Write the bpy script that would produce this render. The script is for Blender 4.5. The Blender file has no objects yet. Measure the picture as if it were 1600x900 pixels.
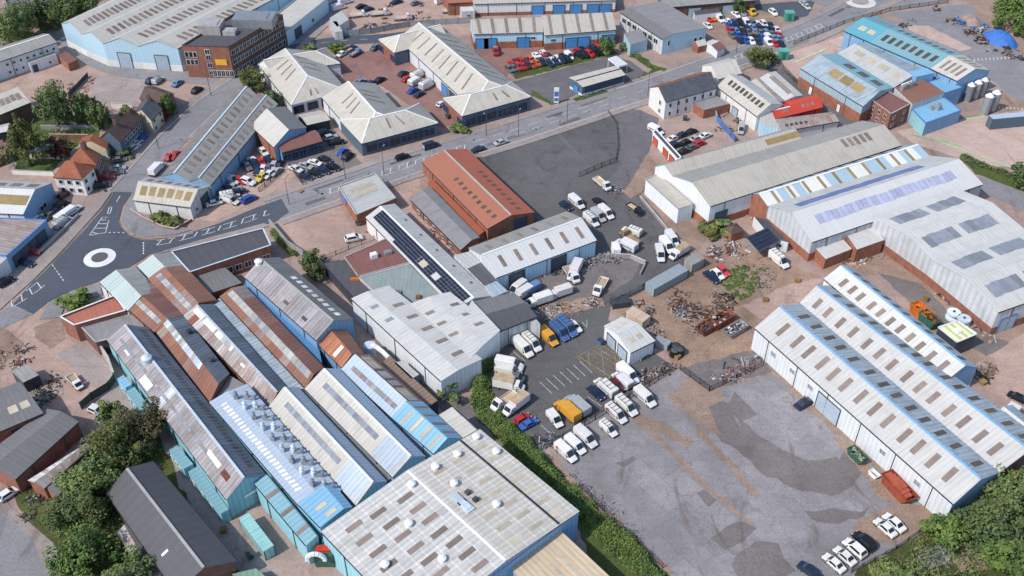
import bpy, math, random
from mathutils import Vector, Matrix
random.seed(7)
R=math.radians
S=bpy.context.scene
COL=S.collection
# ---------------------------------------------------------------- camera
F=1550.0; PITCH=R(39.8); CZ=150.0
cam=bpy.data.cameras.new('camera'); co=bpy.data.objects.new('camera',cam); COL.objects.link(co)
co.location=(0,0,CZ); co.rotation_euler=(R(90)-PITCH,0,0)
cam.sensor_width=36; cam.lens=F/1600*36; cam.clip_end=6000; cam.clip_start=1
S.camera=co
# ---------------------------------------------------------------- sky, sun, exposure
SUN_EL=R(47); SUN_DIR=Vector((-0.85,-0.53,0)).normalized()      # horizontal direction towards the sun
w=bpy.data.worlds.new('World'); S.world=w; w.use_nodes=True
nt=w.node_tree; bg=nt.nodes['Background']; sk=nt.nodes.new('ShaderNodeTexSky')
sk.sky_type='NISHITA'; sk.sun_disc=False; sk.sun_elevation=SUN_EL
sk.sun_rotation=math.atan2(SUN_DIR.x,SUN_DIR.y)
nt.links.new(sk.outputs[0],bg.inputs[0]); bg.inputs[1].default_value=0.15
sl=bpy.data.lights.new('sun','SUN'); sl.energy=3.1; sl.angle=R(0.7); sl.color=(1,0.95,0.88)
so=bpy.data.objects.new('sun',sl); COL.objects.link(so)
d=-(SUN_DIR*math.cos(SUN_EL)+Vector((0,0,math.sin(SUN_EL))))
so.rotation_euler=d.to_track_quat('-Z','Y').to_euler()
S.view_settings.view_transform='Standard'; S.view_settings.look='None'
S.view_settings.exposure=0.27; S.view_settings.gamma=1
# ---------------------------------------------------------------- place on the ground: survey point -> metres
_c,_s=math.cos(PITCH),math.sin(PITCH)
def P(x,y,z=0.0):
    u=x-800; v=y-450
    dx=u; dy=_c*F-_s*v; dz=-_s*F-_c*v
    k=(CZ-z)/-dz
    return Vector((dx*k,dy*k,z))
def V2(p): return Vector((p[0],p[1],0))
# ---------------------------------------------------------------- materials
def lin(h):
    h=h.lstrip('#'); o=[]
    for i in (0,2,4):
        c=int(h[i:i+2],16)/255
        o.append(c/12.92 if c<=0.04045 else ((c+0.055)/1.055)**2.4)
    return o
def rgba(h,k=1.0):
    l=lin(h); return (l[0]*k,l[1]*k,l[2]*k,1)
_M={}
class NT:
    def __init__(s,name):
        s.m=bpy.data.materials.new(name); s.m.use_nodes=True; s.t=s.m.node_tree
        s.b=s.t.nodes['Principled BSDF']
    def n(s,t,**k):
        x=s.t.nodes.new('ShaderNode'+t)
        for a,v in k.items(): setattr(x,a,v)
        return x
    def l(s,a,b): s.t.links.new(a,b)
    def noise(s,co,scale,detail=4,rough=0.6,dist=0.0):
        x=s.n('TexNoise'); x.inputs['Scale'].default_value=scale; x.inputs['Detail'].default_value=detail
        x.inputs['Roughness'].default_value=rough; x.inputs['Distortion'].default_value=dist
        s.l(co,x.inputs['Vector']); return x.outputs['Fac']
    def ramp(s,f,stops):
        x=s.n('ValToRGB'); e=x.color_ramp.elements
        while len(e)<len(stops): e.new(0.5)
        for i,(p,c) in enumerate(stops): e[i].position=p; e[i].color=c if len(c)==4 else (*c,1)
        s.l(f,x.inputs[0]); return x.outputs[0]
    def mix(s,f,a,b,mode='MIX'):
        x=s.n('MixRGB',blend_type=mode)
        for i,v in ((0,f),(1,a),(2,b)):
            if isinstance(v,(int,float)): x.inputs[i].default_value=v
            elif isinstance(v,tuple): x.inputs[i].default_value=v
            else: s.l(v,x.inputs[i])
        return x.outputs[0]
    def mapping(s,v,sc):
        x=s.n('Mapping'); x.inputs['Scale'].default_value=sc; s.l(v,x.inputs['Vector']); return x.outputs[0]
    def math(s,op,a,b):
        x=s.n('Math',operation=op)
        for i,v in ((0,a),(1,b)):
            if isinstance(v,(int,float)): x.inputs[i].default_value=v
            else: s.l(v,x.inputs[i])
        return x.outputs[0]
    def bump(s,h,st,dist=0.05):
        x=s.n('Bump'); x.inputs['Strength'].default_value=st; x.inputs['Distance'].default_value=dist
        s.l(h,x.inputs['Height']); s.l(x.outputs[0],s.b.inputs['Normal'])
    def fin(s,col,rough=0.7,spec=0.3,metal=0.0):
        if isinstance(col,tuple): s.b.inputs['Base Color'].default_value=col
        else: s.l(col,s.b.inputs['Base Color'])
        s.b.inputs['Roughness'].default_value=rough; s.b.inputs['Specular IOR Level'].default_value=spec
        s.b.inputs['Metallic'].default_value=metal
        return s.m
def grey(v): return (v,v,v,1)
def ground(name,col,k=0.85,var=0.35,stain='#5b4d48',st=0.5,crack=0.0,fine=0.25,slab=None):
    """worn ground: broad tone drift, blotches, stains, grit, optional slab joints"""
    key=('g',name)
    if key in _M: return _M[key]
    s=NT(name); g=s.n('NewGeometry').outputs['Position']
    a=s.noise(g,0.035,5,0.62,0.6); b=s.noise(g,0.22,6,0.68,0.4); c=s.noise(g,2.2,4,0.7); dd=s.noise(s.mapping(g,(0.35,0.12,1)),0.5,5,0.65,1.5)
    base=rgba(col,k)
    x=s.mix(1,base,s.ramp(a,[(0.3,grey(1-var)),(0.72,grey(1+var*0.7))]),'MULTIPLY')
    x=s.mix(1,x,s.ramp(b,[(0.28,grey(1-var*0.7)),(0.75,grey(1+var*0.5))]),'MULTIPLY')
    x=s.mix(1,x,s.ramp(c,[(0.25,grey(1-fine)),(0.8,grey(1+fine))]),'MULTIPLY')
    x=s.mix(s.math('MULTIPLY',s.ramp(dd,[(0.56,grey(0)),(0.72,grey(1))]),st),x,rgba(stain,0.7))
    if slab is not None:      # cast bays with dark joints, some bays relaid
        mp=s.n('Mapping'); mp.inputs['Rotation'].default_value=(0,0,slab); s.l(g,mp.inputs['Vector'])
        br=s.n('TexBrick'); br.inputs['Scale'].default_value=1; br.inputs['Brick Width'].default_value=9.0; br.inputs['Row Height'].default_value=4.6; br.offset=0.3
        br.inputs['Mortar Size'].default_value=0.05; br.inputs['Color1'].default_value=grey(0.9); br.inputs['Color2'].default_value=grey(1.08); br.inputs['Mortar'].default_value=grey(0.8); br.inputs['Bias'].default_value=0.0
        s.l(mp.outputs[0],br.inputs['Vector'])
        x=s.mix(crack,x,s.mix(1,x,br.outputs[0],'MULTIPLY'))
    # long drifts of grit and tyre marks
    mr=s.n('Mapping'); mr.inputs['Rotation'].default_value=(0,0,SLAB); mr.inputs['Scale'].default_value=(0.1,0.5,1); s.l(g,mr.inputs['Vector'])
    tk=s.noise(mr.outputs[0],0.5,6,0.72,3.0)
    x=s.mix(1,x,s.ramp(tk,[(0.36,grey(0.93)),(0.5,grey(1)),(0.66,grey(1.06))]),'MULTIPLY')
    pl=s.noise(g,0.9,5,0.75,1.0)
    if crack:      # wandering hairline cracks
        ds=s.n('TexNoise'); ds.inputs['Scale'].default_value=0.35; ds.inputs['Detail'].default_value=6; s.l(g,ds.inputs['Vector'])
        vm=s.n('VectorMath',operation='MULTIPLY_ADD'); s.l(ds.outputs['Color'],vm.inputs[0]); vm.inputs[1].default_value=(5,5,0); s.l(g,vm.inputs[2])
        vo=s.n('TexVoronoi',feature='DISTANCE_TO_EDGE'); vo.inputs['Scale'].default_value=0.16; s.l(vm.outputs[0],vo.inputs['Vector'])
        x=s.mix(s.math('MULTIPLY',s.math('MULTIPLY',s.ramp(vo.outputs['Distance'],[(0.006,grey(1)),(0.02,grey(0))]),s.ramp(b,[(0.45,grey(0)),(0.6,grey(1))])),0.45*crack),x,rgba(stain,0.7))
        sp=s.noise(g,1.6,2,0.5); x=s.mix(s.math('MULTIPLY',s.ramp(sp,[(0.7,grey(0)),(0.74,grey(1))]),0.4),x,rgba('#4b4744',0.8))
    x=s.mix(s.math('MULTIPLY',s.ramp(pl,[(0.62,grey(0)),(0.72,grey(1))]),st*0.7),x,rgba(stain,0.8))
    s.bump(c,0.35,0.06)
    _M[key]=s.fin(x,0.9,0.2); return _M[key]
def sheet(name,col,k=0.95,stripe=1.0,strength=0.10,streak=0.3,dirt='#6d655d',rust=0.0,rnd=0.08,alt=None,rough=0.55,cover=(0.55,0.75),cross=0.0):
    """profiled roof or wall sheet, ribs run down the slope (uv in metres), streaked and weathered"""
    key=('s',name)
    if key in _M: return _M[key]
    s=NT(name); uv=s.n('UVMap').outputs[0]; g=s.n('NewGeometry').outputs['Position']
    oi=s.n('ObjectInfo').outputs['Random']
    base=rgba(col,k)
    x=s.mix(1,base,s.ramp(oi,[(0,grey(1-rnd)),(1,grey(1+rnd))]),'MULTIPLY')
    if alt:
        for (lo,hi,ac) in alt:
            cr=s.n('ValToRGB'); cr.color_ramp.interpolation='CONSTANT'; e=cr.color_ramp.elements
            e[0].position=0; e[0].color=grey(0); e[1].position=lo; e[1].color=grey(1); t=e.new(hi); t.color=grey(0)
            s.l(oi,cr.inputs[0]); x=s.mix(cr.outputs[0],x,rgba(ac,k))
    wv=s.n('TexWave',wave_type='BANDS',bands_direction='X'); wv.inputs['Scale'].default_value=0.314*stripe; wv.inputs['Distortion'].default_value=0
    s.l(uv,wv.inputs['Vector'])
    x=s.mix(1,x,s.ramp(wv.outputs['Fac'],[(0,grey(1-strength)),(0.5,grey(1+strength*0.3)),(1,grey(1+strength))]),'MULTIPLY')
    if cross:      # lapped end joints across the sheets
        wc=s.n('TexWave',wave_type='BANDS',bands_direction='Y'); wc.inputs['Scale'].default_value=0.314*cross; s.l(uv,wc.inputs['Vector'])
        x=s.mix(1,x,s.ramp(wc.outputs['Fac'],[(0,grey(1.0)),(0.9,grey(0.97)),(0.97,grey(1.16))]),'MULTIPLY')
    st=s.noise(s.mapping(uv,(1.1,0.09,1)),1.0,5,0.65,0.3)
    blot=s.noise(g,0.3,5,0.65,0.5)
    fn=s.noise(g,2.5,3,0.6)
    x=s.mix(1,x,s.ramp(fn,[(0.25,grey(1-streak*0.3)),(0.8,grey(1+streak*0.2))]),'MULTIPLY')
    x=s.mix(s.math('MULTIPLY',s.ramp(st,[(0.48,grey(0)),(0.75,grey(1))]),streak),x,rgba(dirt,0.8))
    x=s.mix(s.math('MULTIPLY',s.ramp(blot,[(0.45,grey(0)),(0.8,grey(1))]),streak*0.9),x,rgba(dirt,0.9))
    if rust:
        rn=s.noise(s.mapping(uv,(0.5,0.16,1)),1.0,6,0.7,0.5)
        x=s.mix(s.math('MULTIPLY',s.ramp(rn,[(cover[0]-0.08,grey(0)),(cover[1]-0.08,grey(1))]),rust),x,s.mix(fn,rgba('#5e2f22'),rgba('#a5603f')))
    s.bump(wv.outputs['Fac'],0.12,0.05)
    _M[key]=s.fin(x,rough,0.35); return _M[key]
def plain(name,col,k=0.95,var=0.14,rough=0.6,spec=0.3,metal=0.0):
    key=('p',name)
    if key in _M: return _M[key]
    s=NT(name); g=s.n('NewGeometry').outputs['Position']; oi=s.n('ObjectInfo').outputs['Random']
    a=s.noise(g,0.6,5,0.65); b=s.noise(g,4,3)
    x=s.mix(1,rgba(col,k),s.ramp(a,[(0.3,grey(1-var)),(0.75,grey(1+var))]),'MULTIPLY')
    x=s.mix(1,x,s.ramp(b,[(0.3,grey(1-var*0.6)),(0.75,grey(1+var*0.6))]),'MULTIPLY')
    x=s.mix(1,x,s.ramp(oi,[(0,grey(1-var*1.3)),(1,grey(1+var*1.1))]),'MULTIPLY')
    _M[key]=s.fin(x,rough,spec,metal); return _M[key]
def brick(name,col,col2,mortar='#9a8d82',k=0.9):
    key=('b',name)
    if key in _M: return _M[key]
    s=NT(name); uv=s.n('UVMap').outputs[0]; g=s.n('NewGeometry').outputs['Position']
    br=s.n('TexBrick'); br.inputs['Scale'].default_value=1; br.inputs['Brick Width'].default_value=0.225; br.inputs['Row Height'].default_value=0.075
    br.inputs['Mortar Size'].default_value=0.008; br.inputs['Color1'].default_value=rgba(col,k); br.inputs['Color2'].default_value=rgba(col2,k); br.inputs['Mortar'].default_value=rgba(mortar,k)
    s.l(uv,br.inputs['Vector'])
    a=s.noise(g,0.7,6,0.65)
    x=s.mix(1,br.outputs[0],s.ramp(a,[(0.3,grey(0.72)),(0.75,grey(1.2))]),'MULTIPLY')
    b=s.noise(s.mapping(uv,(0.9,0.12,1)),1.0,4,0.6)
    x=s.mix(s.math('MULTIPLY',s.ramp(b,[(0.52,grey(0)),(0.75,grey(1))]),0.45),x,rgba('#4a3a34'))
    _M[key]=s.fin(x,0.85,0.2); return _M[key]
def tile(name,col,k=0.9):
    key=('t',name)
    if key in _M: return _M[key]
    s=NT(name); uv=s.n('UVMap').outputs[0]; g=s.n('NewGeometry').outputs['Position']
    br=s.n('TexBrick'); br.inputs['Scale'].default_value=1; br.inputs['Brick Width'].default_value=0.3; br.inputs['Row Height'].default_value=0.28
    br.inputs['Mortar Size'].default_value=0.02; br.inputs['Color1'].default_value=rgba(col,k); br.inputs['Color2'].default_value=rgba(col,k*0.82); br.inputs['Mortar'].default_value=rgba(col,k*0.45)
    s.l(uv,br.inputs['Vector'])
    a=s.noise(g,0.5,6,0.65); b=s.noise(g,3,3)
    x=s.mix(1,br.outputs[0],s.ramp(a,[(0.3,grey(0.75)),(0.75,grey(1.2))]),'MULTIPLY')
    x=s.mix(1,x,s.ramp(b,[(0.3,grey(0.85)),(0.75,grey(1.15))]),'MULTIPLY')
    _M[key]=s.fin(x,0.8,0.25); return _M[key]
def leafmat(name,hue):
    key=('l',name)
    if key in _M: return _M[key]
    s=NT(name); g=s.n('NewGeometry').outputs['Position']; oi=s.n('ObjectInfo')
    a=s.noise(g,0.7,4,0.6); b=s.noise(g,5,2)
    x=s.mix(1,s.mix(1,rgba(hue),oi.outputs['Color'],'MULTIPLY'),s.ramp(a,[(0.3,grey(0.55)),(0.7,grey(1.35))]),'MULTIPLY')
    x=s.mix(1,x,s.ramp(b,[(0.3,(0.6,0.68,0.66)),(0.7,(1.35,1.25,1.05))]),'MULTIPLY')
    hv=s.noise(g,0.22,3,0.5); x=s.mix(1,x,s.ramp(hv,[(0.3,(0.75,0.85,0.95)),(0.7,(1.3,1.12,0.85))]),'MULTIPLY')
    s.b.inputs['Subsurface Weight'].default_value=0
    _M[key]=s.fin(x,0.75,0.2); return _M[key]
def paint(name):
    key=('c',name)
    if key in _M: return _M[key]
    s=NT(name); oi=s.n('ObjectInfo'); g=s.n('NewGeometry').outputs['Position']
    a=s.noise(g,1.2,4,0.6)
    x=s.mix(1,oi.outputs['Color'],s.ramp(a,[(0.3,grey(0.86)),(0.75,grey(1.06))]),'MULTIPLY')
    _M[key]=s.fin(x,0.35,0.5); return _M[key]
# setting
SLAB=-math.atan2((P(1182,822)-P(1015,675)).y,(P(1182,822)-P(1015,675)).x)
M_ground=ground('bare_ground','#b39c92',var=0.26)
M_dirt=ground('trodden_dirt','#ad9484',var=0.3,st=0.45,fine=0.35,stain='#7b6459')
M_brown=ground('brown_scrap_ground','#ad927f',var=0.34,st=0.5,fine=0.4,stain='#755f54')
M_conc=ground('pale_concrete','#b0a49f',var=0.18,crack=0.7,slab=0.5)
M_pink=ground('pink_concrete','#c0a598',var=0.18,crack=0.8,slab=0.3,stain='#83695e')
M_pinkl=ground('pale_pink_concrete','#cfb5aa',var=0.14,crack=0.6,slab=0.9,stain='#9c8176')
M_gconc=ground('grey_concrete','#9d999b',var=0.24,crack=1.0,slab=SLAB,stain='#7d6d64',st=0.75)
M_dconc=ground('dark_worn_concrete','#837c7a',var=0.24,stain='#6a605b',st=0.6,fine=0.3,crack=0.6)
M_old=ground('old_tarmac','#959396',var=0.13,stain='#67666a',st=0.5)
M_new=ground('fresh_tarmac','#5a606b',var=0.1,stain='#3b4150',st=0.4,fine=0.15)
M_yard=ground('yard_tarmac','#6b696a',var=0.17,stain='#46434a',st=0.6)
M_yard2=ground('worn_yard_tarmac','#767376',var=0.2,stain='#4c484b',st=0.6)
M_strip=ground('grit_strip','#a58f80',var=0.3,st=0.5,fine=0.35,stain='#7d7068')
M_pave=ground('pavement_slabs','#a79b96',var=0.18,stain='#6e625d')
M_court=ground('red_block_paving','#9a7770',var=0.18,stain='#63504f',st=0.5)
M_grass=ground('rough_grass','#5d6e3c',k=0.8,var=0.45,stain='#8a7f52',st=0.6,fine=0.5)
M_scrub=ground('scrub_floor','#66703f',k=0.75,var=0.5,stain='#7a6647',st=0.7,fine=0.5)
M_green=plain('green_line_paint','#a0cf98',var=0.3)
def worn_paint():
    s=NT('road_paint'); g=s.n('NewGeometry').outputs['Position']; a=s.noise(g,2.2,5,0.75)
    return s.fin(s.mix(s.ramp(a,[(0.42,grey(0)),(0.62,grey(1))]),rgba('#e2e3e3',0.9),rgba('#a2a3a6',0.85)),0.8,0.2)
M_line=worn_paint()
M_ring=plain('roundabout_paint','#dedede',k=0.9,var=0.12)
M_faint=ground('faded_bay_paint','#868588',var=0.3)
M_yel=plain('yellow_paint','#b9a06a',k=0.8,var=0.35)
M_kerb=plain('kerb_stone','#b0aaa6',var=0.2)
# sheets
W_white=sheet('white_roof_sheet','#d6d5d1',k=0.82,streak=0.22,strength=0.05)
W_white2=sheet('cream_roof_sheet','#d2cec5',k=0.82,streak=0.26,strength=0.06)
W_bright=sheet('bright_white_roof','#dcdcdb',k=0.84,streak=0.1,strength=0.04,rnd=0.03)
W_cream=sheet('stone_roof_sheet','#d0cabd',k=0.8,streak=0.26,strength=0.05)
W_greyd=sheet('weathered_shaded_grey_roof','#9d9c97',streak=0.4,strength=0.1)  # weathered grey roofs, also painted shade on far slopes of cream and white roofs
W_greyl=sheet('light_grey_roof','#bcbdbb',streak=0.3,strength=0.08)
W_dark=sheet('charcoal_felt_roof','#56565c',streak=0.3,strength=0.05,stripe=0.5)
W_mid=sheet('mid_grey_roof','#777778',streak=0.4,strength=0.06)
W_blue=sheet('weathered_blue_roof','#a8b7c1',streak=0.6,dirt='#6e6a60',strength=0.12)
W_teal=sheet('teal_roof_sheet','#7fa9b4',streak=0.2,dirt='#8d9a9a',strength=0.1)
W_teald=sheet('deep_teal_roof','#5f9dad',streak=0.2,dirt='#77979e',strength=0.08)
W_lblue=sheet('pale_blue_roof','#b0bfd0',k=0.88,streak=0.25,strength=0.08,dirt='#90989f')
W_sky=sheet('sky_blue_sheet','#7fb0cf',streak=0.28,strength=0.12,dirt='#7f9db0')
W_rust=sheet('rusted_roof_sheet','#946f5e',streak=0.55,rust=0.5,rnd=0.26,alt=[(0.66,0.78,'#9a8f89'),(0.9,0.96,'#b3ada8')],cover=(0.4,0.65),dirt='#7f7571',strength=0.14)
W_patch=sheet('patched_rusty_roof','#aaa39e',streak=0.5,rust=0.5,rnd=0.18,cover=(0.52,0.7),alt=[(0.86,0.93,'#cfd4d6'),(0.93,0.97,'#8a4f3c')],strength=0.14)
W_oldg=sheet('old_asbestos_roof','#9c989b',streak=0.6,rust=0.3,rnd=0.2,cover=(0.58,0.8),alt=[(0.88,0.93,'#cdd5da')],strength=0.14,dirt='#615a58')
W_oldd=sheet('old_shaded_slope','#66707e',streak=0.5,rnd=0.16,strength=0.14,dirt='#4a4a4e')  # darker copy of the old sheets, paints shade on far slopes and in a valley
W_maroon=sheet('maroon_roof_sheet','#866258',streak=0.5,rust=0.4,rnd=0.2,alt=[(0.8,0.9,'#8f8682')],dirt='#6b5a55',strength=0.12)
W_orange=sheet('rust_orange_roof','#ad7355',streak=0.35,rust=0.5,rnd=0.2,cover=(0.45,0.65),strength=0.2,dirt='#7f6a60')
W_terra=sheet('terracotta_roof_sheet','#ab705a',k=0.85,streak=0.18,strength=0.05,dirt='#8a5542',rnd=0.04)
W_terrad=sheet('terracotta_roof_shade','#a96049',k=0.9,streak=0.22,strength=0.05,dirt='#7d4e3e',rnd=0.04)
W_red=sheet('red_roof_sheet','#cd4a38',streak=0.35,strength=0.1,dirt='#96463a')
W_strip=sheet('pale_green_roof','#b4c2bf',streak=0.2,strength=0.08,rnd=0.05,dirt='#98a09c')
W_bigA=sheet('big_roof_pale_sheet','#d2d0cc',k=0.84,streak=0.42,strength=0.1,rnd=0.07,dirt='#8f8a86',cross=0.45)
W_bigB=sheet('big_roof_warm_sheet','#d4cfc6',k=0.84,streak=0.34,strength=0.1,rnd=0.06,dirt='#9b9489',cross=0.45)
W_beige=sheet('beige_roof_sheet','#cdb99c',streak=0.3,strength=0.1,rnd=0.06)
W_stripe=sheet('striped_roof_sheet','#e6e7e2',streak=0.1,strength=0.05,rnd=0.04,alt=[(0.5,0.92,'#a9c2d0')])
W_asph=sheet('grey_mineral_roof','#918f90',streak=0.4,strength=0.03,stripe=0.3)
W_brownf=sheet('brown_flat_roof','#8a5f58',streak=0.45,strength=0.05,dirt='#5f4b47')
W_ggreen=sheet('grey_green_flat_roof','#94a09c',streak=0.4,strength=0.03,dirt='#6c736f')
# wall sheets
C_white=sheet('white_wall_sheet','#dfe3e6',streak=0.16,strength=0.07)
C_lblue=sheet('light_blue_wall','#b4d3e4',streak=0.12,strength=0.07,dirt='#90a6b0')
C_blue=sheet('blue_wall_sheet','#7ea4c6',streak=0.2,strength=0.1,dirt='#4c6a88')
C_teal=sheet('turquoise_wall_sheet','#94cad6',streak=0.25,strength=0.1,dirt='#7b8f90')
C_grey=sheet('grey_wall_sheet','#c6c9cc',streak=0.3,strength=0.1,stripe=0.6)
C_bgrey=sheet('blue_grey_wall','#9db3bd',streak=0.25,strength=0.08)
C_dark=sheet('dark_wall_sheet','#3e4450',streak=0.3,strength=0.05)
C_navy=sheet('navy_wall_sheet','#566b7c',streak=0.2,strength=0.06)
C_render=plain('white_render','#e2e0dc',var=0.1)
C_cream=plain('cream_render','#d9cdb2',var=0.1)
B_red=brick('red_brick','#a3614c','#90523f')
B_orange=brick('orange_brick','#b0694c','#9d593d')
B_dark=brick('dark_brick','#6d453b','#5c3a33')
T_red=tile('red_clay_tile','#ab6a52'); T_brown=tile('brown_roof_tile','#6f5a55'); T_slate=tile('slate_roof_tile','#62666f'); T_brick=tile('rust_brick_tile','#a5674e')
G_glass=plain('dark_glass','#2b3640',k=0.8,var=0.2,rough=0.12,spec=0.6)
G_roof=plain('fibreglass_rooflight','#8d7f76',k=0.9,var=0.16,rough=0.45)
G_rooft=plain('tan_rooflight','#a58f63',k=0.85,var=0.16,rough=0.45)
G_roofp=plain('weathered_rooflight','#b4b4b0',k=0.85,var=0.2)
G_roofl=plain('pale_rooflight','#c3b8a4',k=0.9,var=0.16,rough=0.45)
G_roofd=plain('dark_rooflight','#5e564f',k=0.85,var=0.16,rough=0.45)
G_roofg=plain('grey_rooflight','#8f949d',k=0.9,var=0.16,rough=0.4)
G_roofv=plain('lavender_rooflight','#b5bad2',k=0.9,var=0.12,rough=0.4)
G_roofw=plain('white_rooflight','#ecebe6',k=0.95,var=0.1,rough=0.4)
G_solar=plain('solar_glass','#272f42',k=0.9,var=0.15,rough=0.18,spec=0.5)
G_solarb=plain('blue_solar_glass','#5068a8',k=0.9,var=0.12,rough=0.25,spec=0.5)
X_gut=plain('gutter_black','#2f3238'); X_frame=plain('frame_grey','#dcdcda'); X_door=plain('door_grey','#a7b4c2',var=0.1)
X_bdoor=plain('door_blue','#4d8fcb',var=0.12); X_ddoor=plain('door_dark','#4a5566',var=0.12); X_cap=plain('ridge_cap_pale','#c8d4de'); X_capb=plain('ridge_cap_blue','#8fc0ee')
X_capg=plain('ridge_cap_grey','#a9a8a4'); X_steel=plain('galvanised_steel','#a6aab0',rough=0.4,metal=0.4); X_wood=plain('timber','#a07e55',var=0.25)
X_black=plain('black_rubber','#1d1f22'); X_rustm=plain('rusty_steel','#7a4433',var=0.35); X_greyw=plain('grey_wall_concrete','#a5a3a1',var=0.2)
X_wht=plain('white_paint_metal','#e9e9e8',var=0.08); X_yel=plain('yellow_paint_metal','#e0a838',var=0.12); X_redp=plain('red_paint_metal','#d04331',var=0.15); X_bluep=plain('blue_paint_metal','#5479b8',var=0.15)
X_dgrey=plain('dark_grey_metal','#4a4d52',var=0.25); X_green=plain('dark_green_metal','#3f6b5d',var=0.2); X_org=plain('orange_paint_metal','#d2752e',var=0.2); X_tan=plain('tan_board','#bda68a',var=0.25)
X_brn=plain('brown_scrap','#6d4a3a',var=0.4); X_bark=plain('bark','#4f4236',var=0.25)
L_green=leafmat('green_leaves','#84966a')
PAINT=paint('vehicle_paint')
X_kerb=M_kerb
X_dust=plain('dusty_scrap','#8f7d72',var=0.3)
X_pale=plain('pale_scrap','#b9b6b2',var=0.25)
X_lb=sheet('pale_blue_panel','#b9c6d4',k=0.85,streak=0.3)
W_valb=sheet('deep_blue_valley','#4f7fa8',streak=0.3)
X_skip=plain('faded_red_steel','#a5543f',var=0.2)
# ---------------------------------------------------------------- mesh helpers
class MB:
    def __init__(s): s.v=[]; s.f=[]; s.uv=[]; s.mi=[]
    def face(s,pts,uv=None,mi=0):
        i=len(s.v); s.v+= [tuple(p) for p in pts]; s.f.append(list(range(i,i+len(pts)))); s.mi.append(mi)
        if uv is None:
            a=Vector(pts[0]); ex=(Vector(pts[1])-a)
            ex=ex.normalized() if ex.length>1e-6 else Vector((1,0,0))
            n=ex.cross(Vector(pts[2])-a); n=n.normalized() if n.length>1e-9 else Vector((0,0,1))
            ey=n.cross(ex); uv=[((Vector(p)-a).dot(ex),(Vector(p)-a).dot(ey)) for p in pts]
        s.uv+=uv
    def hexa(s,b,t,mi=0):
        """closed block between bottom ring b and top ring t (same count)"""
        n=len(b)
        s.face(t,mi=mi); s.face(b[::-1],mi=mi)
        for i in range(n):
            j=(i+1)%n; s.face([b[i],b[j],t[j],t[i]],mi=mi)
    def box(s,c,sz,rz=0,mi=0,tilt=None):
        m=Matrix.Rotation(rz,3,'Z')
        if tilt: m=m@Matrix.Rotation(tilt,3,'Y')
        x,y,z=sz[0]/2,sz[1]/2,sz[2]/2; c=Vector(c)
        q=[(-x,-y),(x,-y),(x,y),(-x,y)]
        s.hexa([c+m@Vector((a,b,-z)) for a,b in q],[c+m@Vector((a,b,z)) for a,b in q],mi)
    def cyl(s,c,r0,r1,h,n=10,mi=0,cap=True):
        c=Vector(c); a=[(math.cos(2*math.pi*i/n),math.sin(2*math.pi*i/n)) for i in range(n)]
        b=[c+Vector((r0*x,r0*y,0)) for x,y in a]; t=[c+Vector((r1*x,r1*y,h)) for x,y in a]
        for i in range(n):
            j=(i+1)%n; s.face([b[i],b[j],t[j],t[i]],mi=mi)
        if cap: s.face(t,mi=mi); s.face(b[::-1],mi=mi)
    def beam(s,a,b,w,h,mi=0):
        a=Vector(a); b=Vector(b); dd=(b-a)
        if dd.length<1e-4: return
        ex=dd.normalized(); sd=Vector((-ex.y,ex.x,0)); sd=sd.normalized() if sd.length>1e-4 else Vector((1,0,0))
        up=ex.cross(sd)*-1
        up=up if up.z>=0 else -up
        if abs(ex.z)>0.95: up=Vector((0,1,0)); sd=Vector((1,0,0))
        q=[-sd*w/2-up*h/2,sd*w/2-up*h/2,sd*w/2+up*h/2,-sd*w/2+up*h/2]
        s.hexa([a+k for k in q],[b+k for k in q],mi)
    def mesh(s,name,mats):
        m=bpy.data.meshes.new(name); m.from_pydata(s.v,[],s.f)
        u=m.uv_layers.new(name='UVMap'); k=0
        flat=[c for p in s.uv for c in p]
        u.data.foreach_set('uv',flat)
        for x in mats: m.materials.append(x)
        if len(mats)>1: m.polygons.foreach_set('material_index',s.mi)
        m.update(); return m
    def build(s,name,mats,parent=None,loc=(0,0,0),rz=0):
        if not isinstance(mats,(list,tuple)): mats=[mats]
        return link(name,s.mesh(name,mats),parent,loc,rz)
def link(name,mesh,parent=None,loc=(0,0,0),rz=0,mw=None):
    o=bpy.data.objects.new(name,mesh); COL.objects.link(o)
    if parent: o.parent=parent
    if mw is not None: o.matrix_local=mw
    else: o.location=loc; o.rotation_euler=(0,0,rz)
    return o
def tag(o,label=None,cat=None,group=None,kind=None):
    if label: o['label']=label
    if cat: o['category']=cat
    if group: o['group']=group
    if kind: o['kind']=kind
    return o
def root(name,loc,label,cat,group=None,rz=0):
    o=link(name,None,None,loc,rz); o.empty_display_size=1; return tag(o,label,cat,group)
_mc={}
def shared(key,fn):
    if key not in _mc: _mc[key]=fn()
    return _mc[key]
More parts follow.
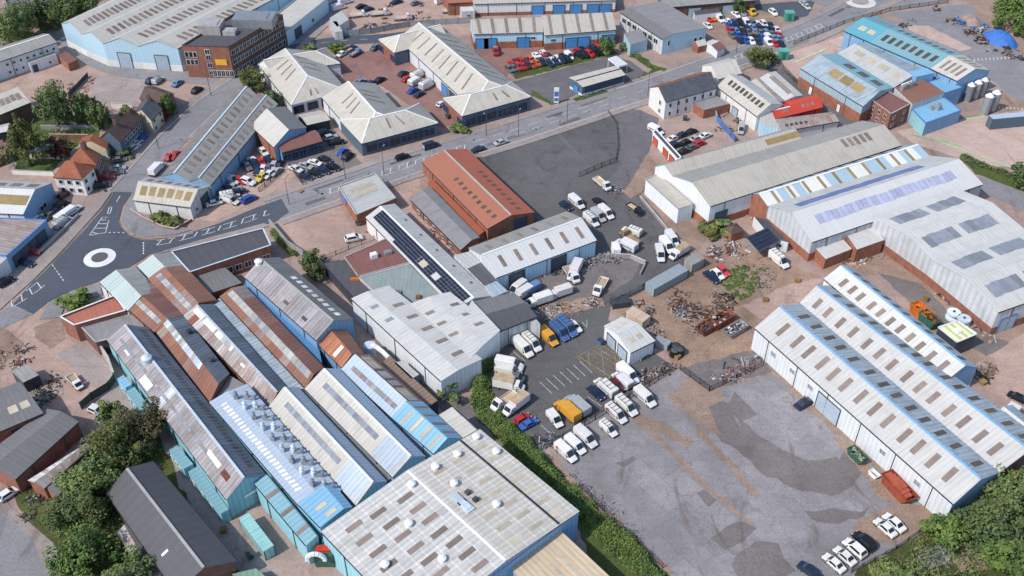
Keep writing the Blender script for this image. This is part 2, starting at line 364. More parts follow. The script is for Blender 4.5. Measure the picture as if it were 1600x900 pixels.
# ---------------------------------------------------------------- sheets of ground
_z=[0.0]
def rough_edge(pts,amp,step=1.6):
    out=[]; n=len(pts)
    for i in range(n):
        a,b=pts[i],pts[(i+1)%n]; k=max(1,int((b-a).length/step)); pr=Vector((-(b-a).y,(b-a).x,0)); pr=pr.normalized() if pr.length else pr
        for j in range(k):
            out.append(a.lerp(b,j/k)+pr*random.uniform(-amp,amp))
    return out
_pl=[]
def patch(*a,**k): _pl.append((a,k))
def lay_patches():
    for i,(a,k) in enumerate(sorted(_pl,key=lambda t:t[0][3])):
        a=list(a); a[3]=0.004+i*0.001; _patch(*a,**k)
def _patch(name,pts,mat,z,rough=0.0,kind='structure',label=None,parent=None):
    w=[P(x,y,0) for x,y in pts]
    if rough: w=rough_edge(w,rough)
    c=sum(w,Vector())/len(w)
    m=MB(); m.face([(p.x-c.x,p.y-c.y,0) for p in w],uv=[(p.x,p.y) for p in w])
    o=m.build(name,mat,parent,(c.x,c.y,z)); 
    if not parent: tag(o,label,None,None,kind)
    return o
def smooth(pts,n=8):
    w=[P(x,y,0) for x,y in pts]; out=[]
    for i in range(len(w)-1):
        p0=w[max(0,i-1)];p1=w[i];p2=w[i+1];p3=w[min(len(w)-1,i+2)]
        for j in range(n):
            t=j/n
            out.append(0.5*((2*p1)+(p2-p0)*t+(2*p0-5*p1+4*p2-p3)*t*t+(3*p1-p0-3*p2+p3)*t**3))
    out.append(w[-1]); return out
def offs(line,o):
    r=[]
    for i,p in enumerate(line):
        a=line[max(0,i-1)]; b=line[min(len(line)-1,i+1)]; dd=(b-a).normalized(); r.append(p+Vector((-dd.y,dd.x,0))*o)
    return r
def ribbon(name,line,o0,o1,z,mat,h=0.0,label=None,parent=None,top=None):
    a=offs(line,o0); b=offs(line,o1); m=MB(); zt=z+h
    for i in range(len(line)-1):
        m.face([(a[i].x,a[i].y,zt),(a[i+1].x,a[i+1].y,zt),(b[i+1].x,b[i+1].y,zt),(b[i].x,b[i].y,zt)])
        if h:
            for e in (a,b): m.face([(e[i].x,e[i].y,z-0.02),(e[i+1].x,e[i+1].y,z-0.02),(e[i+1].x,e[i+1].y,zt),(e[i].x,e[i].y,zt)])
    if h:
        for k in (0,-1): m.face([(a[k].x,a[k].y,0),(b[k].x,b[k].y,0),(b[k].x,b[k].y,zt),(a[k].x,a[k].y,zt)])
    o=m.build(name,mat,parent)
    if not parent: tag(o,label,None,None,'structure')
    return o
def pts_along(line,d0,d1):
    """sub-line between two distances"""
    out=[]; acc=0
    for i in range(len(line)-1):
        L=(line[i+1]-line[i]).length
        for d in ([d0] if acc<=d0<acc+L else []): out.append(line[i].lerp(line[i+1],(d-acc)/L))
        if d0<acc+L<d1: out.append(line[i+1])
        if acc<=d1<acc+L: out.append(line[i].lerp(line[i+1],(d1-acc)/L)); break
        acc+=L
    return out
def length(line): return sum((line[i+1]-line[i]).length for i in range(len(line)-1))
# ---------------------------------------------------------------- buildings
class Wing: pass
def house(name,label,cat,A,h,group=None):
    a=P(A[0],A[1],h); return root(name,(a.x,a.y,0),label,cat,group)
def wing(rt,A,B,C,D=None,h=5,rise=2,roof=(None,None),wall=None,rf=0.5,hip=(0,0),plinth=None,ov=0.25,oe=0.15,strip=0,cap=None,gutter=True,z0=0.0,flat=False,par=0.0,parm=None,fascia=None,wmats=None,ends=(1,1)):
    """four eave corners (A-B near eave, D-C far eave) surveyed at eave height h"""
    o=rt.location
    a,b,c=[P(x[0],x[1],h) for x in (A,B,C)]
    dd=P(D[0],D[1],h) if D else a+c-b
    a,b,c,dd=[Vector((p.x-o.x,p.y-o.y,0)) for p in (a,b,c,dd)]
    W=Wing(); W.c=[a,b,c,dd]; W.h=h; W.rt=rt; W.rise=rise
    Z=Vector((0,0,1)); ex=(b-a).normalized(); L=(b-a).length
    H=h+rise
    r0=a.lerp(dd,rf)+Z*H; r1=b.lerp(c,rf)+Z*H
    if hip[0]: r0=r0+(r1-r0).normalized()*hip[0]
    if hip[1]: r1=r1-(r1-r0).normalized()*hip[1]
    ctr=(a+b+c+dd)/4; W.ctr=ctr; W.L=L
    # walls
    m=MB(); e=[p+Z*h for p in W.c]; g=[p+Z*z0 for p in W.c]
    def wl(i,j,extra=None,mi=0):
        u=(W.c[j]-W.c[i]).length
        pts=[g[i],g[j],e[j]]+([extra] if extra is not None else [])+[e[i]]
        uv=[((p-g[i]).xy.length if k not in (0,) else 0,p.z) for k,p in enumerate(pts)]
        m.face(pts,uv,mi)
    if flat:
        for i in range(4):
            j=(i+1)%4; pts=[g[i],g[j],e[j]+Z*par,e[i]+Z*par]; u=(W.c[j]-W.c[i]).length
            m.face(pts,[(0,z0),(u,z0),(u,h+par),(0,h+par)],(wmats[i] if wmats else 0))
    else:
        wm=wmats or (0,0,0,0)
        wl(0,1,None,wm[0]); wl(1,2,None if hip[1] else r1-Z*0.05,wm[1]); wl(2,3,None,wm[2]); wl(3,0,None if hip[0] else r0-Z*0.05,wm[3])
    m.build('wall',wall if isinstance(wall,(list,tuple)) else [wall],rt)
    # plinth
    if plinth:
        pm,ph=plinth; m=MB()
        for i in range(4):
            j=(i+1)%4; n=Vector(((W.c[j]-W.c[i]).y,-(W.c[j]-W.c[i]).x,0)).normalized()
            if n.dot((W.c[i]+W.c[j])/2-ctr)<0: n=-n
            q=[W.c[i],W.c[j]]; t=0.06
            m.face([q[0]+n*t,q[1]+n*t,q[1]+n*t+Z*ph,q[0]+n*t+Z*ph],[(0,0),((q[1]-q[0]).length,0),((q[1]-q[0]).length,ph),(0,ph)])
            m.face([q[0]+n*t+Z*ph,q[1]+n*t+Z*ph,q[1]+Z*ph,q[0]+Z*ph])
        m.build('plinth',pm,rt)
    # roof
    W.slopes={}
    if flat:
        m=MB(); m.face([p*1+Z*(h+0.02) for p in W.c],[(p.dot(ex),p.dot(Vector((-ex.y,ex.x,0)))) for p in W.c])
        m.build('flat_roof',roof[0],rt)
        W.slopes['near']=[p+Z*(h+0.03) for p in (a,b,c,dd)]
        if par:
            m=MB()
            for i in range(4):
                j=(i+1)%4; m.beam(W.c[i]+Z*(h+par),W.c[j]+Z*(h+par),0.35,0.12)
            m.build('coping',parm or X_kerb,rt)
        return W
    def slope(e0,e1,t1,t0,mat,key):
        dn=(e0-t0); dn=dn.normalized() if dn.length else dn; dn1=(e1-t1).normalized()
        E0=e0+dn*ov; E1=e1+dn1*ov
        al=(e1-e0).normalized()
        if not hip[0]: E0=E0-al*oe; T0=t0-al*oe
        else: T0=t0
        if not hip[1]: E1=E1+al*oe; T1=t1+al*oe
        else: T1=t1
        n=(T1-E0).cross(T0-E1); n=n.normalized(); n=n if n.z>0 else -n
        W.slopes[key]=[e0+n*0.1,e1+n*0.1,t1+n*0.1,t0+n*0.1]
        th=n*0.1
        sl=(E0-T0).length
        if strip and not (hip[0] or hip[1]):
            k=max(1,round((E1-E0).length/strip))
            def mk():
                mm=MB(); return mm
            for i in range(k):
                u0,u1=i/k,(i+1)/k; mm=MB()
                q=[E0.lerp(E1,u0),E0.lerp(E1,u1),T0.lerp(T1,u1),T0.lerp(T1,u0)]
                j=n*random.uniform(0,0.05); base=q[0]; q2=[p-base for p in q]
                mm.hexa([p for p in q2],[p+th for p in q2])
                w_=(q[1]-q[0]).length; u=i*w_
                mm.uv[0:4]=[(u,0),(u+w_,0),(u+w_,sl),(u,sl)]
                mm.build('roof_sheet',mat,rt,base+j)
        else:
            mm=MB(); K=14
            for i in range(K):
                q=[E0.lerp(E1,i/K),E0.lerp(E1,(i+1)/K),T0.lerp(T1,(i+1)/K),T0.lerp(T1,i/K)]
                uvq=[((p-E0).dot(al),(p-E0-al*((p-E0).dot(al))).length) for p in q]
                mm.face([p+th for p in q],uvq); mm.face([q[1],q[0],q[0]+th,q[1]+th]); mm.face([q[3],q[2],q[2]+th,q[3]+th])
            for p,t in ((E0,T0),(E1,T1)): mm.face([p,t,t+th,p+th])
            mm.build('roof_slope',mat,rt)
    slope(e[0],e[1],r1,r0,roof[0],'near')
    slope(e[3],e[2],r1,r0,roof[1] or roof[0],'far')
    for k,(p,q,t) in ((0,(e[0],e[3],r0)),(1,(e[1],e[2],r1))):
        if hip[k]:
            dv=(p+q)/2; out=(dv-t); out.z=0; out=out.normalized()
            n=(q-p).cross(t-p).normalized(); n=n if n.z>0 else -n
            P0=p+(p-t).normalized()*ov; Q0=q+(q-t).normalized()*ov
            mm=MB(); mm.hexa([P0,Q0,t],[P0+n*0.1,Q0+n*0.1,t+n*0.1])
            al=(q-p).normalized(); mm.uv[0:3]=[((x-p).dot(al),(x-p-al*((x-p).dot(al))).length) for x in (P0,Q0,t)]
            mm.build('hip_slope',roof[2+k] if len(roof)>2+k else roof[0],rt)
            if k==0: W.slopes['hip0']=[p+n*.1,q+n*.1,t+n*.1,t+n*.1]
            else: W.slopes['hip1']=[p+n*.1,q+n*.1,t+n*.1,t+n*.1]
    if cap is not None:
        mm=MB(); mm.beam(r0+Z*0.12,r1+Z*0.12,0.5,0.1)
        for k,(p,q,t) in ((0,(e[0],e[3],r0)),(1,(e[1],e[2],r1))):
            if hip[k]: mm.beam(p+Z*0.14,t+Z*0.12,0.4,0.1); mm.beam(q+Z*0.14,t+Z*0.12,0.4,0.1)
        mm.build('ridge_cap',cap,rt)
    if gutter and L>8:
        for p,q,sg in ((e[0],e[1],1),(e[3],e[2],-1)):
            out=(p-(e[3] if sg==1 else e[0])); out.z=0; out=out.normalized(); nd=max(2,int((q-p).length/9))
            for i in range(nd):
                pp=p.lerp(q,(i+0.5)/nd)+out*0.1; link('downpipe',shared(('dp',h,z0),lambda:boxmesh('downpipe',(0.12,0.12,h-z0-0.2),X_dgrey)),rt,Vector((pp.x,pp.y,(h+z0)/2-0.1)))
    if gutter:
        for p,q,sg in ((e[0],e[1],1),(e[3],e[2],-1)):
            out=(p-(e[3] if sg==1 else e[0])); out.z=0; out=out.normalized()
            mm=MB(); mm.beam(p+out*(ov+0.06)-Z*0.12,q+out*(ov+0.06)-Z*0.12,0.16,0.16); mm.build('gutter',X_gut,rt)
    return W
def rl(W,key,n,u0,u1,v0,v1,wu,mat=None,skip=(),jit=0.0):
    """n rooflights along a slope (fractions), each wu metres wide, spanning v0..v1 up the slope"""
    q=W.slopes[key]; mat=mat or G_roof
    for i in range(n):
        if i in skip: continue
        u=u0+(u1-u0)*(i+0.5)/n
        jv=random.uniform(-0.02,0.02) if n>3 and v1-v0<0.9 else 0
        def pt(u,v): return q[0].lerp(q[1],u).lerp(q[3].lerp(q[2],u),v)
        du=wu/2/max(0.1,(q[1]-q[0]).length)
        uu=u+random.uniform(-jit,jit)
        a,b,c,d_=pt(uu-du,v0+jv),pt(uu+du,v0+jv),pt(uu+du,v1+jv),pt(uu-du,v1+jv)
        nn=(b-a).cross(d_-a).normalized(); nn=nn if nn.z>0 else -nn
        o=a; m=MB(); m.hexa([p-o-nn*0.04 for p in (a,b,c,d_)],[p-o+nn*0.06 for p in (a,b,c,d_)])
        m.build('rooflight',mat,W.rt,o)
SIDES={'AB':(0,1),'BC':(1,2),'CD':(2,3),'DA':(3,0)}
def opening(W,side,u,z,wd,ht,kind='window',mat=None,n=1,u1=None,fm=None):
    i,j=SIDES[side]; p,q=W.c[i],W.c[j]; al=(q-p).normalized(); nn=Vector((al.y,-al.x,0))
    if nn.dot((p+q)/2-W.ctr)<0: nn=-nn
    L=(q-p).length
    for k in range(n):
        f=u if n==1 else u+(u1-u)*k/(n-1)
        c=p+al*(L*f)+nn*0.09+Vector((0,0,z))
        rot=math.atan2(nn.y,nn.x)-math.pi/2   # local y -> outward
        if kind=='window':
            def mf():
                m=MB(); t=0.09
                m.box((0,0.03,-ht/2+t/2),(wd,0.1,t)); m.box((0,0.03,ht/2-t/2),(wd,0.1,t)); m.box((-wd/2+t/2,0.03,0),(t,0.1,ht-2*t)); m.box((wd/2-t/2,0.03,0),(t,0.1,ht-2*t))
                if wd>1.2: m.box((0,0.02,0),(0.07,0.08,ht-2*t))
                return m.mesh('window',[fm or X_frame])
            def mp():
                m=MB(); m.box((0,0,0),(wd-0.16,0.04,ht-0.16)); return m.mesh('pane',[mat or G_glass])
            w_=link('window',shared(('w',wd,ht,id(fm)),mf),W.rt,c+Vector((0,0,ht/2)),rot)
            link('pane',shared(('pn',wd,ht,id(mat)),mp),w_)
        else:
            mt=mat or X_door
            def md():
                m=MB(); r=max(3,int(ht/0.5))
                for k2 in range(r): m.box((0,0.02+0.02*(k2%2),-ht/2+(k2+0.5)*ht/r),(wd,0.06,ht/r))
                return m.mesh('door',[mt])
            def mfr():
                m=MB(); m.box((0,0.04,ht/2+0.1),(wd+0.4,0.14,0.2)); m.box((-wd/2-0.1,0.04,0),(0.2,0.14,ht)); m.box((wd/2+0.1,0.04,0),(0.2,0.14,ht)); return m.mesh('door_frame',[fm or X_dgrey])
            d_=link('roller_door' if wd>2 else 'door',shared(('d',wd,ht,id(mt)),md),W.rt,c+Vector((0,0,ht/2)),rot)
            link('door_frame',shared(('df',wd,ht,id(fm)),mfr),d_)
def shed(name,label,cat,A,B,C,D=None,h=5,rise=2,near=None,far=None,wall=None,group=None,**k):
    rt=house(name,label,cat,A,h,group); return wing(rt,A,B,C,D,h,rise,(near,far),wall,**k)
def flatb(name,label,cat,A,B,C,D=None,h=4,roofm=None,wall=None,group=None,par=0.0,**k):
    rt=house(name,label,cat,A,h,group); return wing(rt,A,B,C,D,h,0,(roofm,roofm),wall,flat=True,par=par,gutter=False,**k)
def sign(W,side,u,z,wd,ht,mat,name='sign_board'):
    i,j=SIDES[side]; p,q=W.c[i],W.c[j]; al=(q-p).normalized(); nn=Vector((al.y,-al.x,0))
    if nn.dot((p+q)/2-W.ctr)<0: nn=-nn
    m=MB(); m.box((0,0.06,0),(wd,0.12,ht)); m.build(name,mat,W.rt,p+al*((q-p).length*u)+nn*0.08+Vector((0,0,z+ht/2)),math.atan2(nn.y,nn.x)-math.pi/2)
def roofbox(W,key,u,v,sz,mat,name='roof_unit',rz=0):
    q=W.slopes[key]; p=q[0].lerp(q[1],u).lerp(q[3].lerp(q[2],u),v); al=(q[1]-q[0])
    m=MB(); m.box((0,0,sz[2]/2-0.15),sz); m.box((0,0,sz[2]-0.08),(sz[0]*0.7,sz[1]*0.7,0.2)); m.build(name,mat,W.rt,p,math.atan2(al.y,al.x)+rz)
def stack(W,key,u,v,r,hh,mat,name='vent_cowl'):
    q=W.slopes[key]; p=q[0].lerp(q[1],u).lerp(q[3].lerp(q[2],u),v)
    m=MB(); m.cyl((0,0,-0.3),r*0.8,r*0.8,hh*0.5+0.3,12); m.cyl((0,0,hh*0.5),r,r,hh*0.25,12); m.cyl((0,0,hh*0.75),r,r*0.35,hh*0.25,12); m.build(name,mat,W.rt,p)
# ---------------------------------------------------------------- vehicles
def loft(st,m,mi=0):
    """st: list of rings (same count) of Vector, closed ends"""
    for a,b in zip(st,st[1:]):
        n=len(a)
        for i in range(n):
            j=(i+1)%n; m.face([a[i],a[j],b[j],b[i]],mi=mi)
    m.face(st[0][::-1],mi=mi); m.face(st[-1],mi=mi)
def prof(L,W,stations,zb=0.28):
    rings=[]
    for x,zt,hw in stations:
        hw=hw*W/2; zm=zb+(zt-zb)*0.55
        rings.append([Vector((x,-hw*0.9,zb)),Vector((x,-hw,zm)),Vector((x,-hw*0.93,zt-0.05)),Vector((x,-hw*0.8,zt)),Vector((x,hw*0.8,zt)),Vector((x,hw*0.93,zt-0.05)),Vector((x,hw,zm)),Vector((x,hw*0.9,zb))])
    return rings
def greenhouse(m,b0,b1,t0,t1,zb,zt,wb,wt,mi=0):
    b=[Vector((b0,-wb,zb)),Vector((b1,-wb,zb)),Vector((b1,wb,zb)),Vector((b0,wb,zb))]
    t=[Vector((t0,-wt,zt)),Vector((t1,-wt,zt)),Vector((t1,wt,zt)),Vector((t0,wt,zt))]
    m.hexa(b,t,mi)
    return b,t
def pane(b0,b1,t1,t0,lo=0.12,hi=0.9,s0=0.08,s1=0.92,d=0.025):
    def pt(u,v): return b0.lerp(b1,u).lerp(t0.lerp(t1,u),v)
    q=[pt(s0,lo),pt(s1,lo),pt(s1,hi),pt(s0,hi)]
    n=(q[1]-q[0]).cross(q[3]-q[0]).normalized()
    c=(q[0]+q[1])/2
    if n.dot(Vector((c.x,c.y,0)))<0: n=-n
    return [x+n*d for x in q]
def carmodel(kind):
    tan=kind.endswith('+'); kind=kind.rstrip('+')
    """body mesh + named glass quads + wheel spots; front towards +x, centred"""
    m=MB(); gl={}
    if kind in('hatch','saloon','suv','estate'):
        L,W,H,bl={'hatch':(4.1,1.8,1.48,0.95),'saloon':(4.6,1.82,1.44,0.93),'suv':(4.5,1.9,1.68,1.08),'estate':(4.6,1.82,1.48,0.95)}[kind]
        f=L/2
        rear={'hatch':(-f+0.15,-f+0.65),'saloon':(-f+0.75,-f+1.45),'suv':(-f+0.15,-f+0.6),'estate':(-f+0.12,-f+0.5)}[kind]
        st=[(-f,0.62,0.86),(-f+0.12,bl-0.05,0.95),(-f+0.8,bl,1),(0,bl,1),(f-1.25,bl,1),(f-0.5,bl-0.14,0.97),(f-0.12,0.68,0.9),(f,0.5,0.78)]
        loft(prof(L,W,st),m)
        b,t=greenhouse(m,rear[0],f-1.05,rear[1],f-1.85,bl-0.03,H,W*0.455,W*0.36)
        gl['windscreen']=pane(b[1],b[2],t[2],t[1]); gl['rear_window']=pane(b[3],b[0],t[0],t[3])
        gl['side_window']=[pane(b[0],b[1],t[1],t[0],s0=0.1,s1=0.9),pane(b[2],b[3],t[3],t[2],s0=0.1,s1=0.9)]
        wh=[(f-0.85,W/2-0.1,0.32),(-f+0.8,W/2-0.1,0.32)]
    elif kind in('van','bigvan','smallvan','coach'):
        L,W,H={'van':(5.5,1.95,2.1),'bigvan':(6.0,2.0,2.35),'smallvan':(4.5,1.85,1.85),'coach':(7.4,2.2,2.7)}[kind]; f=L/2; bn=H*0.5
        st=[(-f,H-0.12,0.94),(-f+0.15,H,1),(f-2.25,H,1),(f-1.9,H-0.08,1)]
        r=prof(L,W,st,0.32); loft(r,m)
        loft(prof(L,W,[(f-1.9,H-0.08,1),(f-1.05,bn,1),(f-0.3,bn-0.28,0.95),(f,0.62,0.82)],0.32),m)
        a,c=f-1.02,f-1.82; hw=W*0.40; hw2=W*0.36
        gl['windscreen']=[Vector((a,-hw,bn+0.03)),Vector((a,hw,bn+0.03)),Vector((c,hw2,H-0.13)),Vector((c,-hw2,H-0.13))]
        gl['windscreen']=[p+Vector((0.035,0,0.035)) for p in gl['windscreen']]
        y=W/2*0.985
        sw=[]
        for sg in(-1,1): sw.append([Vector((f-2.2,sg*y,bn+0.08)),Vector((f-1.25,sg*y,bn+0.08)),Vector((f-1.75,sg*y*0.97,H-0.4)),Vector((f-2.2,sg*y*0.97,H-0.4))])
        gl['side_window']=sw
        wh=[(f-0.95,W/2-0.1,0.35),(-f+1.1,W/2-0.1,0.35)]
    elif kind in('truck','flatbed','pickup'):
        L,W,H={'truck':(6.6,2.15,2.6),'flatbed':(6.6,2.1,2.3),'pickup':(5.2,1.9,1.75)}[kind]; f=L/2
        ch=H*0.78 if kind=='truck' else H
        loft(prof(L,W*0.95,[(f-2.0,ch,1),(f-1.1,ch-0.05,1),(f-0.55,ch*0.58,0.98),(f,ch*0.45,0.85)],0.4),m)
        m.box((-1.0,0,0.62),(L-2.2,W*0.5,0.25),mi=1)
        if kind=='truck':
            m.box((-1.05,0,1.65),(L-2.3,W,1.8),mi=0); m.box((-1.05,0,2.58),(L-2.4,W*0.96,0.06),mi=2 if tan else 0)
        else:
            m.box((-1.05,0,0.85),(L-2.3,W,0.1),mi=2)
            for sg in(-1,1): m.box((-1.05,sg*(W/2-0.04),1.08),(L-2.3,0.07,0.4),mi=0)
            m.box((-f+0.1,0,1.08),(0.07,W,0.4),mi=0)
        a,c=f-0.53,f-1.08; hw=W*0.38
        gl['windscreen']=[p+Vector((0.05,0,0.03)) for p in [Vector((a,-hw,ch*0.58+0.04)),Vector((a,hw,ch*0.58+0.04)),Vector((c,hw*0.92,ch-0.12)),Vector((c,-hw*0.92,ch-0.12))]]
        y=W*0.95/2*0.985
        gl['side_window']=[[Vector((f-1.8,sg*y,ch*0.6)),Vector((f-0.85,sg*y,ch*0.6)),Vector((f-1.15,sg*y*0.97,ch-0.25)),Vector((f-1.8,sg*y*0.97,ch-0.25))] for sg in(-1,1)]
        wh=[(f-0.8,W/2-0.15,0.4),(-f+1.2,W/2-0.15,0.4)]
    return m,gl,wh
def boxmesh(name,sz,mat):
    m=MB(); m.box((0,0,0),sz); return m.mesh(name,[mat])
def wheelmesh():
    m=MB(); n=12; r=0.33
    for sg,w0 in ((1,0.1),):
        a=[Vector((r*math.cos(2*math.pi*i/n),-0.1,r*math.sin(2*math.pi*i/n))) for i in range(n)]; b=[p+Vector((0,0.2,0)) for p in a]
        for i in range(n): m.face([a[i],a[(i+1)%n],b[(i+1)%n],b[i]])
        for q,y in((a,-0.105),(b,0.105)):
            m.face(q); m.face([Vector((p.x*0.6,y,p.z*0.6)) for p in q],mi=1)
    return m.mesh('wheel',[X_black,X_steel])
_cm={}
def vehicle(x,y,hx,hy,kind,col,label,cat=None,group=None,full=True,name=None,z=0.06,scale=1.0):
    if kind not in _cm:
        m,gl,wh=carmodel(kind); bm=m.mesh('body',[PAINT,X_dgrey,X_tan]); g={}
        for k,v in gl.items():
            qs=v if isinstance(v[0],list) else [v]; g[k]=[]
            for q in qs:
                mm=MB(); mm.face(q); g[k].append(mm.mesh(k,[G_glass]))
        mm=MB()
        for k,v in gl.items():
            for q in (v if isinstance(v[0],list) else [v]): mm.face(q)
        lm=MB()
        for sg in(-1,1): lm.box((0,0,0),(0.1,0.34,0.16)); break
        _cm[kind]=(bm,g,wh,mm.mesh('windows',[G_glass]),shared('hl',lambda:lm.mesh('headlight',[X_wht])),max(v[0] for v in m.v),max(v[1] for v in m.v))
    bm,g,wh,allg,hl,fx,wy=_cm[kind]
    p=P(x,y,0.6); q=P(x+hx,y+hy,0.6); rz=math.atan2(q.y-p.y,q.x-p.x)
    nm=name or {'van':'van','bigvan':'van','smallvan':'van','coach':'minibus','truck':'box_truck','truck+':'box_truck','flatbed':'flatbed_truck','pickup':'pickup_truck'}.get(kind,'car')
    rt=root(nm,(p.x,p.y,z),label,cat or nm.replace('_',' '),group,rz)
    if scale!=1: rt.scale=(scale,)*3
    rv=random.Random(int(x*31+y*17)); kk=rv.uniform(0.78,0.95); b=link('body',bm,rt); b.color=rgba(col,kk); b.color=(b.color[0],b.color[1]*rv.uniform(0.96,1.0),b.color[2]*rv.uniform(0.9,1.02),1)
    if scale==1: sc_=rv.uniform(0.93,1.05); rt.scale=(sc_,sc_*rv.uniform(0.97,1.03),sc_*rv.uniform(0.94,1.06))
    if full and kind in('van','bigvan','smallvan'):
        hz_=max(v.co.z for v in bm.vertices)
        if rv.random()<0.35:
            cm_=rv.choice([X_bluep,X_dgrey,X_steel,X_green])
            for sg in(-1,1): link('livery_stripe',shared(('lv',kind,id(cm_)),lambda:boxmesh('livery_stripe',(fx*1.05,0.03,0.28),cm_)),rt,(-fx*0.3,sg*(wy+0.005),hz_*0.52))
        if rv.random()<0.3:
            def rk():
                m=MB()
                for i in range(4): m.box((-fx*0.7+i*fx*0.35,0,0.1),(0.06,wy*1.6,0.06))
                for sg in(-1,1): m.box((-fx*0.18,sg*wy*0.7,0.14),(fx*1.15,0.06,0.06))
                return m.mesh('roof_rack',[X_dgrey])
            link('roof_rack',shared(('rk',kind),rk),rt,(0,0,hz_))
        link('rear_door',shared(('rd',kind),lambda:boxmesh('rear_door',(0.03,wy*1.5,hz_*0.55),X_pale)),rt,(-fx-0.01,0,hz_*0.55))
    if not full:
        link('windows',allg,rt); return rt
    for k,ms in g.items():
        for me in ms: link(k,me,rt)
    wm=shared('wheel',wheelmesh)
    for wx,wyy,r in wh:
        for sg in(-1,1): link('wheel',wm,rt,(wx,sg*wyy,r))
    for sg in(-1,1):
        link('headlight',hl,rt,(fx-0.1,sg*wy*0.62,0.62))
        link('wing_mirror',shared('mirror',lambda:boxmesh('wing_mirror',(0.16,0.22,0.2),X_black)),rt,(fx-1.35,sg*(wy+0.1),1.05 if wy<0.97 else 1.35))
    link('bumper',shared(('bmp',kind),lambda:boxmesh('bumper',(0.22,wy*1.75,0.24),X_dgrey)),rt,(fx-0.04,0,0.42))
    link('bumper',shared(('bmp',kind),None),rt,(-fx+0.06,0,0.45))
    return rt
CC={'white':'#eeeeee','silver':'#b4b9bf','grey':'#6c7178','black':'#1e2126','red':'#c92f2a','blue':'#2f58b8','navy':'#243350','dark blue':'#22304a','maroon':'#6b2529','yellow':'#e2bf3c','orange':'#d86b25','green':'#2e5a45','tan':'#a6906c','light blue':'#6d93bd','pale':'#cfd3d4'}
ORD=['first','second','third','fourth','fifth','sixth','seventh','eighth','ninth','tenth','eleventh','twelfth','thirteenth','fourteenth','fifteenth','sixteenth','seventeenth','eighteenth','nineteenth','twentieth']
KW={'hatch':'hatchback','saloon':'saloon car','suv':'tall car','estate':'estate car','van':'panel van','bigvan':'high-roofed van','smallvan':'small van','truck':'box truck','flatbed':'flatbed truck','pickup':'pickup truck','coach':'minibus'}
def row(desc,x0,y0,x1,y1,hx,hy,items,group,side='left',full=True,jit=1.0,hj=0.08):
    n=len(items)
    for i,it in enumerate(items):
        if it is None: continue
        col,kind=it.split('/'); t=i/(n-1) if n>1 else 0
        k=1+sum(1 for b in items[:i] if b); x=x0+(x1-x0)*t+random.uniform(-jit,jit)*0.5; y=y0+(y1-y0)*t+random.uniform(-jit,jit)*0.5
        vehicle(x,y,hx+random.uniform(-hj,hj)*abs(hy),hy+random.uniform(-hj,hj)*abs(hx),kind,CC[col],f'{col} {KW[kind]}, {ORD[k-1]} from the {side} {desc}',None,group,full)
# ---------------------------------------------------------------- trees and plants
def leafball(seed,nb,nl,rx,rz,leaf,cone=False):
    rnd=random.Random(seed); m=MB()
    blobs=[]
    for i in range(nb):
        a=rnd.uniform(0,2*math.pi); u=rnd.uniform(-0.8,1); r=rnd.uniform(0.3,0.98)
        s_=math.sqrt(max(0,1-u*u))
        blobs.append((Vector((rx*r*s_*math.cos(a),rx*r*s_*math.sin(a),rz*r*u)),rnd.uniform(0.13,0.4)*rx))
    for i in range(nl):
        c,br=blobs[rnd.randrange(nb)]
        dv=Vector((rnd.gauss(0,1),rnd.gauss(0,1),rnd.gauss(0,1))).normalized()
        p=c+dv*br*rnd.uniform(0.75,1.12)
        if cone: kz=(p.z/rz+1)/2; f_=max(0.25,1.3-kz); p=Vector((p.x*f_*1.15,p.y*f_*1.15,p.z))
        n=(dv+Vector((rnd.gauss(0,.5),rnd.gauss(0,.5),rnd.gauss(0,.5)+0.3))).normalized()
        t=n.orthogonal().normalized(); t=(Matrix.Rotation(rnd.uniform(0,6.28),3,n)@t); b=n.cross(t); s_=leaf*rnd.uniform(0.6,1.4)
        m.face([p-t*s_,p+b*s_*0.6,p+t*s_,p-b*s_*0.6],uv=[(0,0)]*4)
    return m.mesh('crown',[L_green])
def trunkmesh(h,r,seed):
    rnd=random.Random(seed); m=MB(); m.cyl((0,0,-0.2),r,r*0.6,h*0.6,8)
    for i in range(6):
        a=rnd.uniform(0,6.28); l=h*rnd.uniform(0.35,0.6); b=Vector((0,0,h*rnd.uniform(0.35,0.58))); e=b+Vector((math.cos(a)*l*0.6,math.sin(a)*l*0.6,l*0.6))
        m.beam(b,e,r*0.5,r*0.5)
    return m.mesh('trunk',[X_bark])
TINT={'mid':(0.62,0.66,0.62,1),'dark':(0.48,0.53,0.52,1),'bright':(0.5,0.6,0.42,1),'yellow':(0.75,0.62,0.4,1),'olive':(0.55,0.5,0.45,1),'purple':(0.42,0.16,0.35,1),'brown':(0.62,0.42,0.5,1),'red':(1.1,0.22,0.3,1),'lime':(0.8,0.8,0.5,1)}
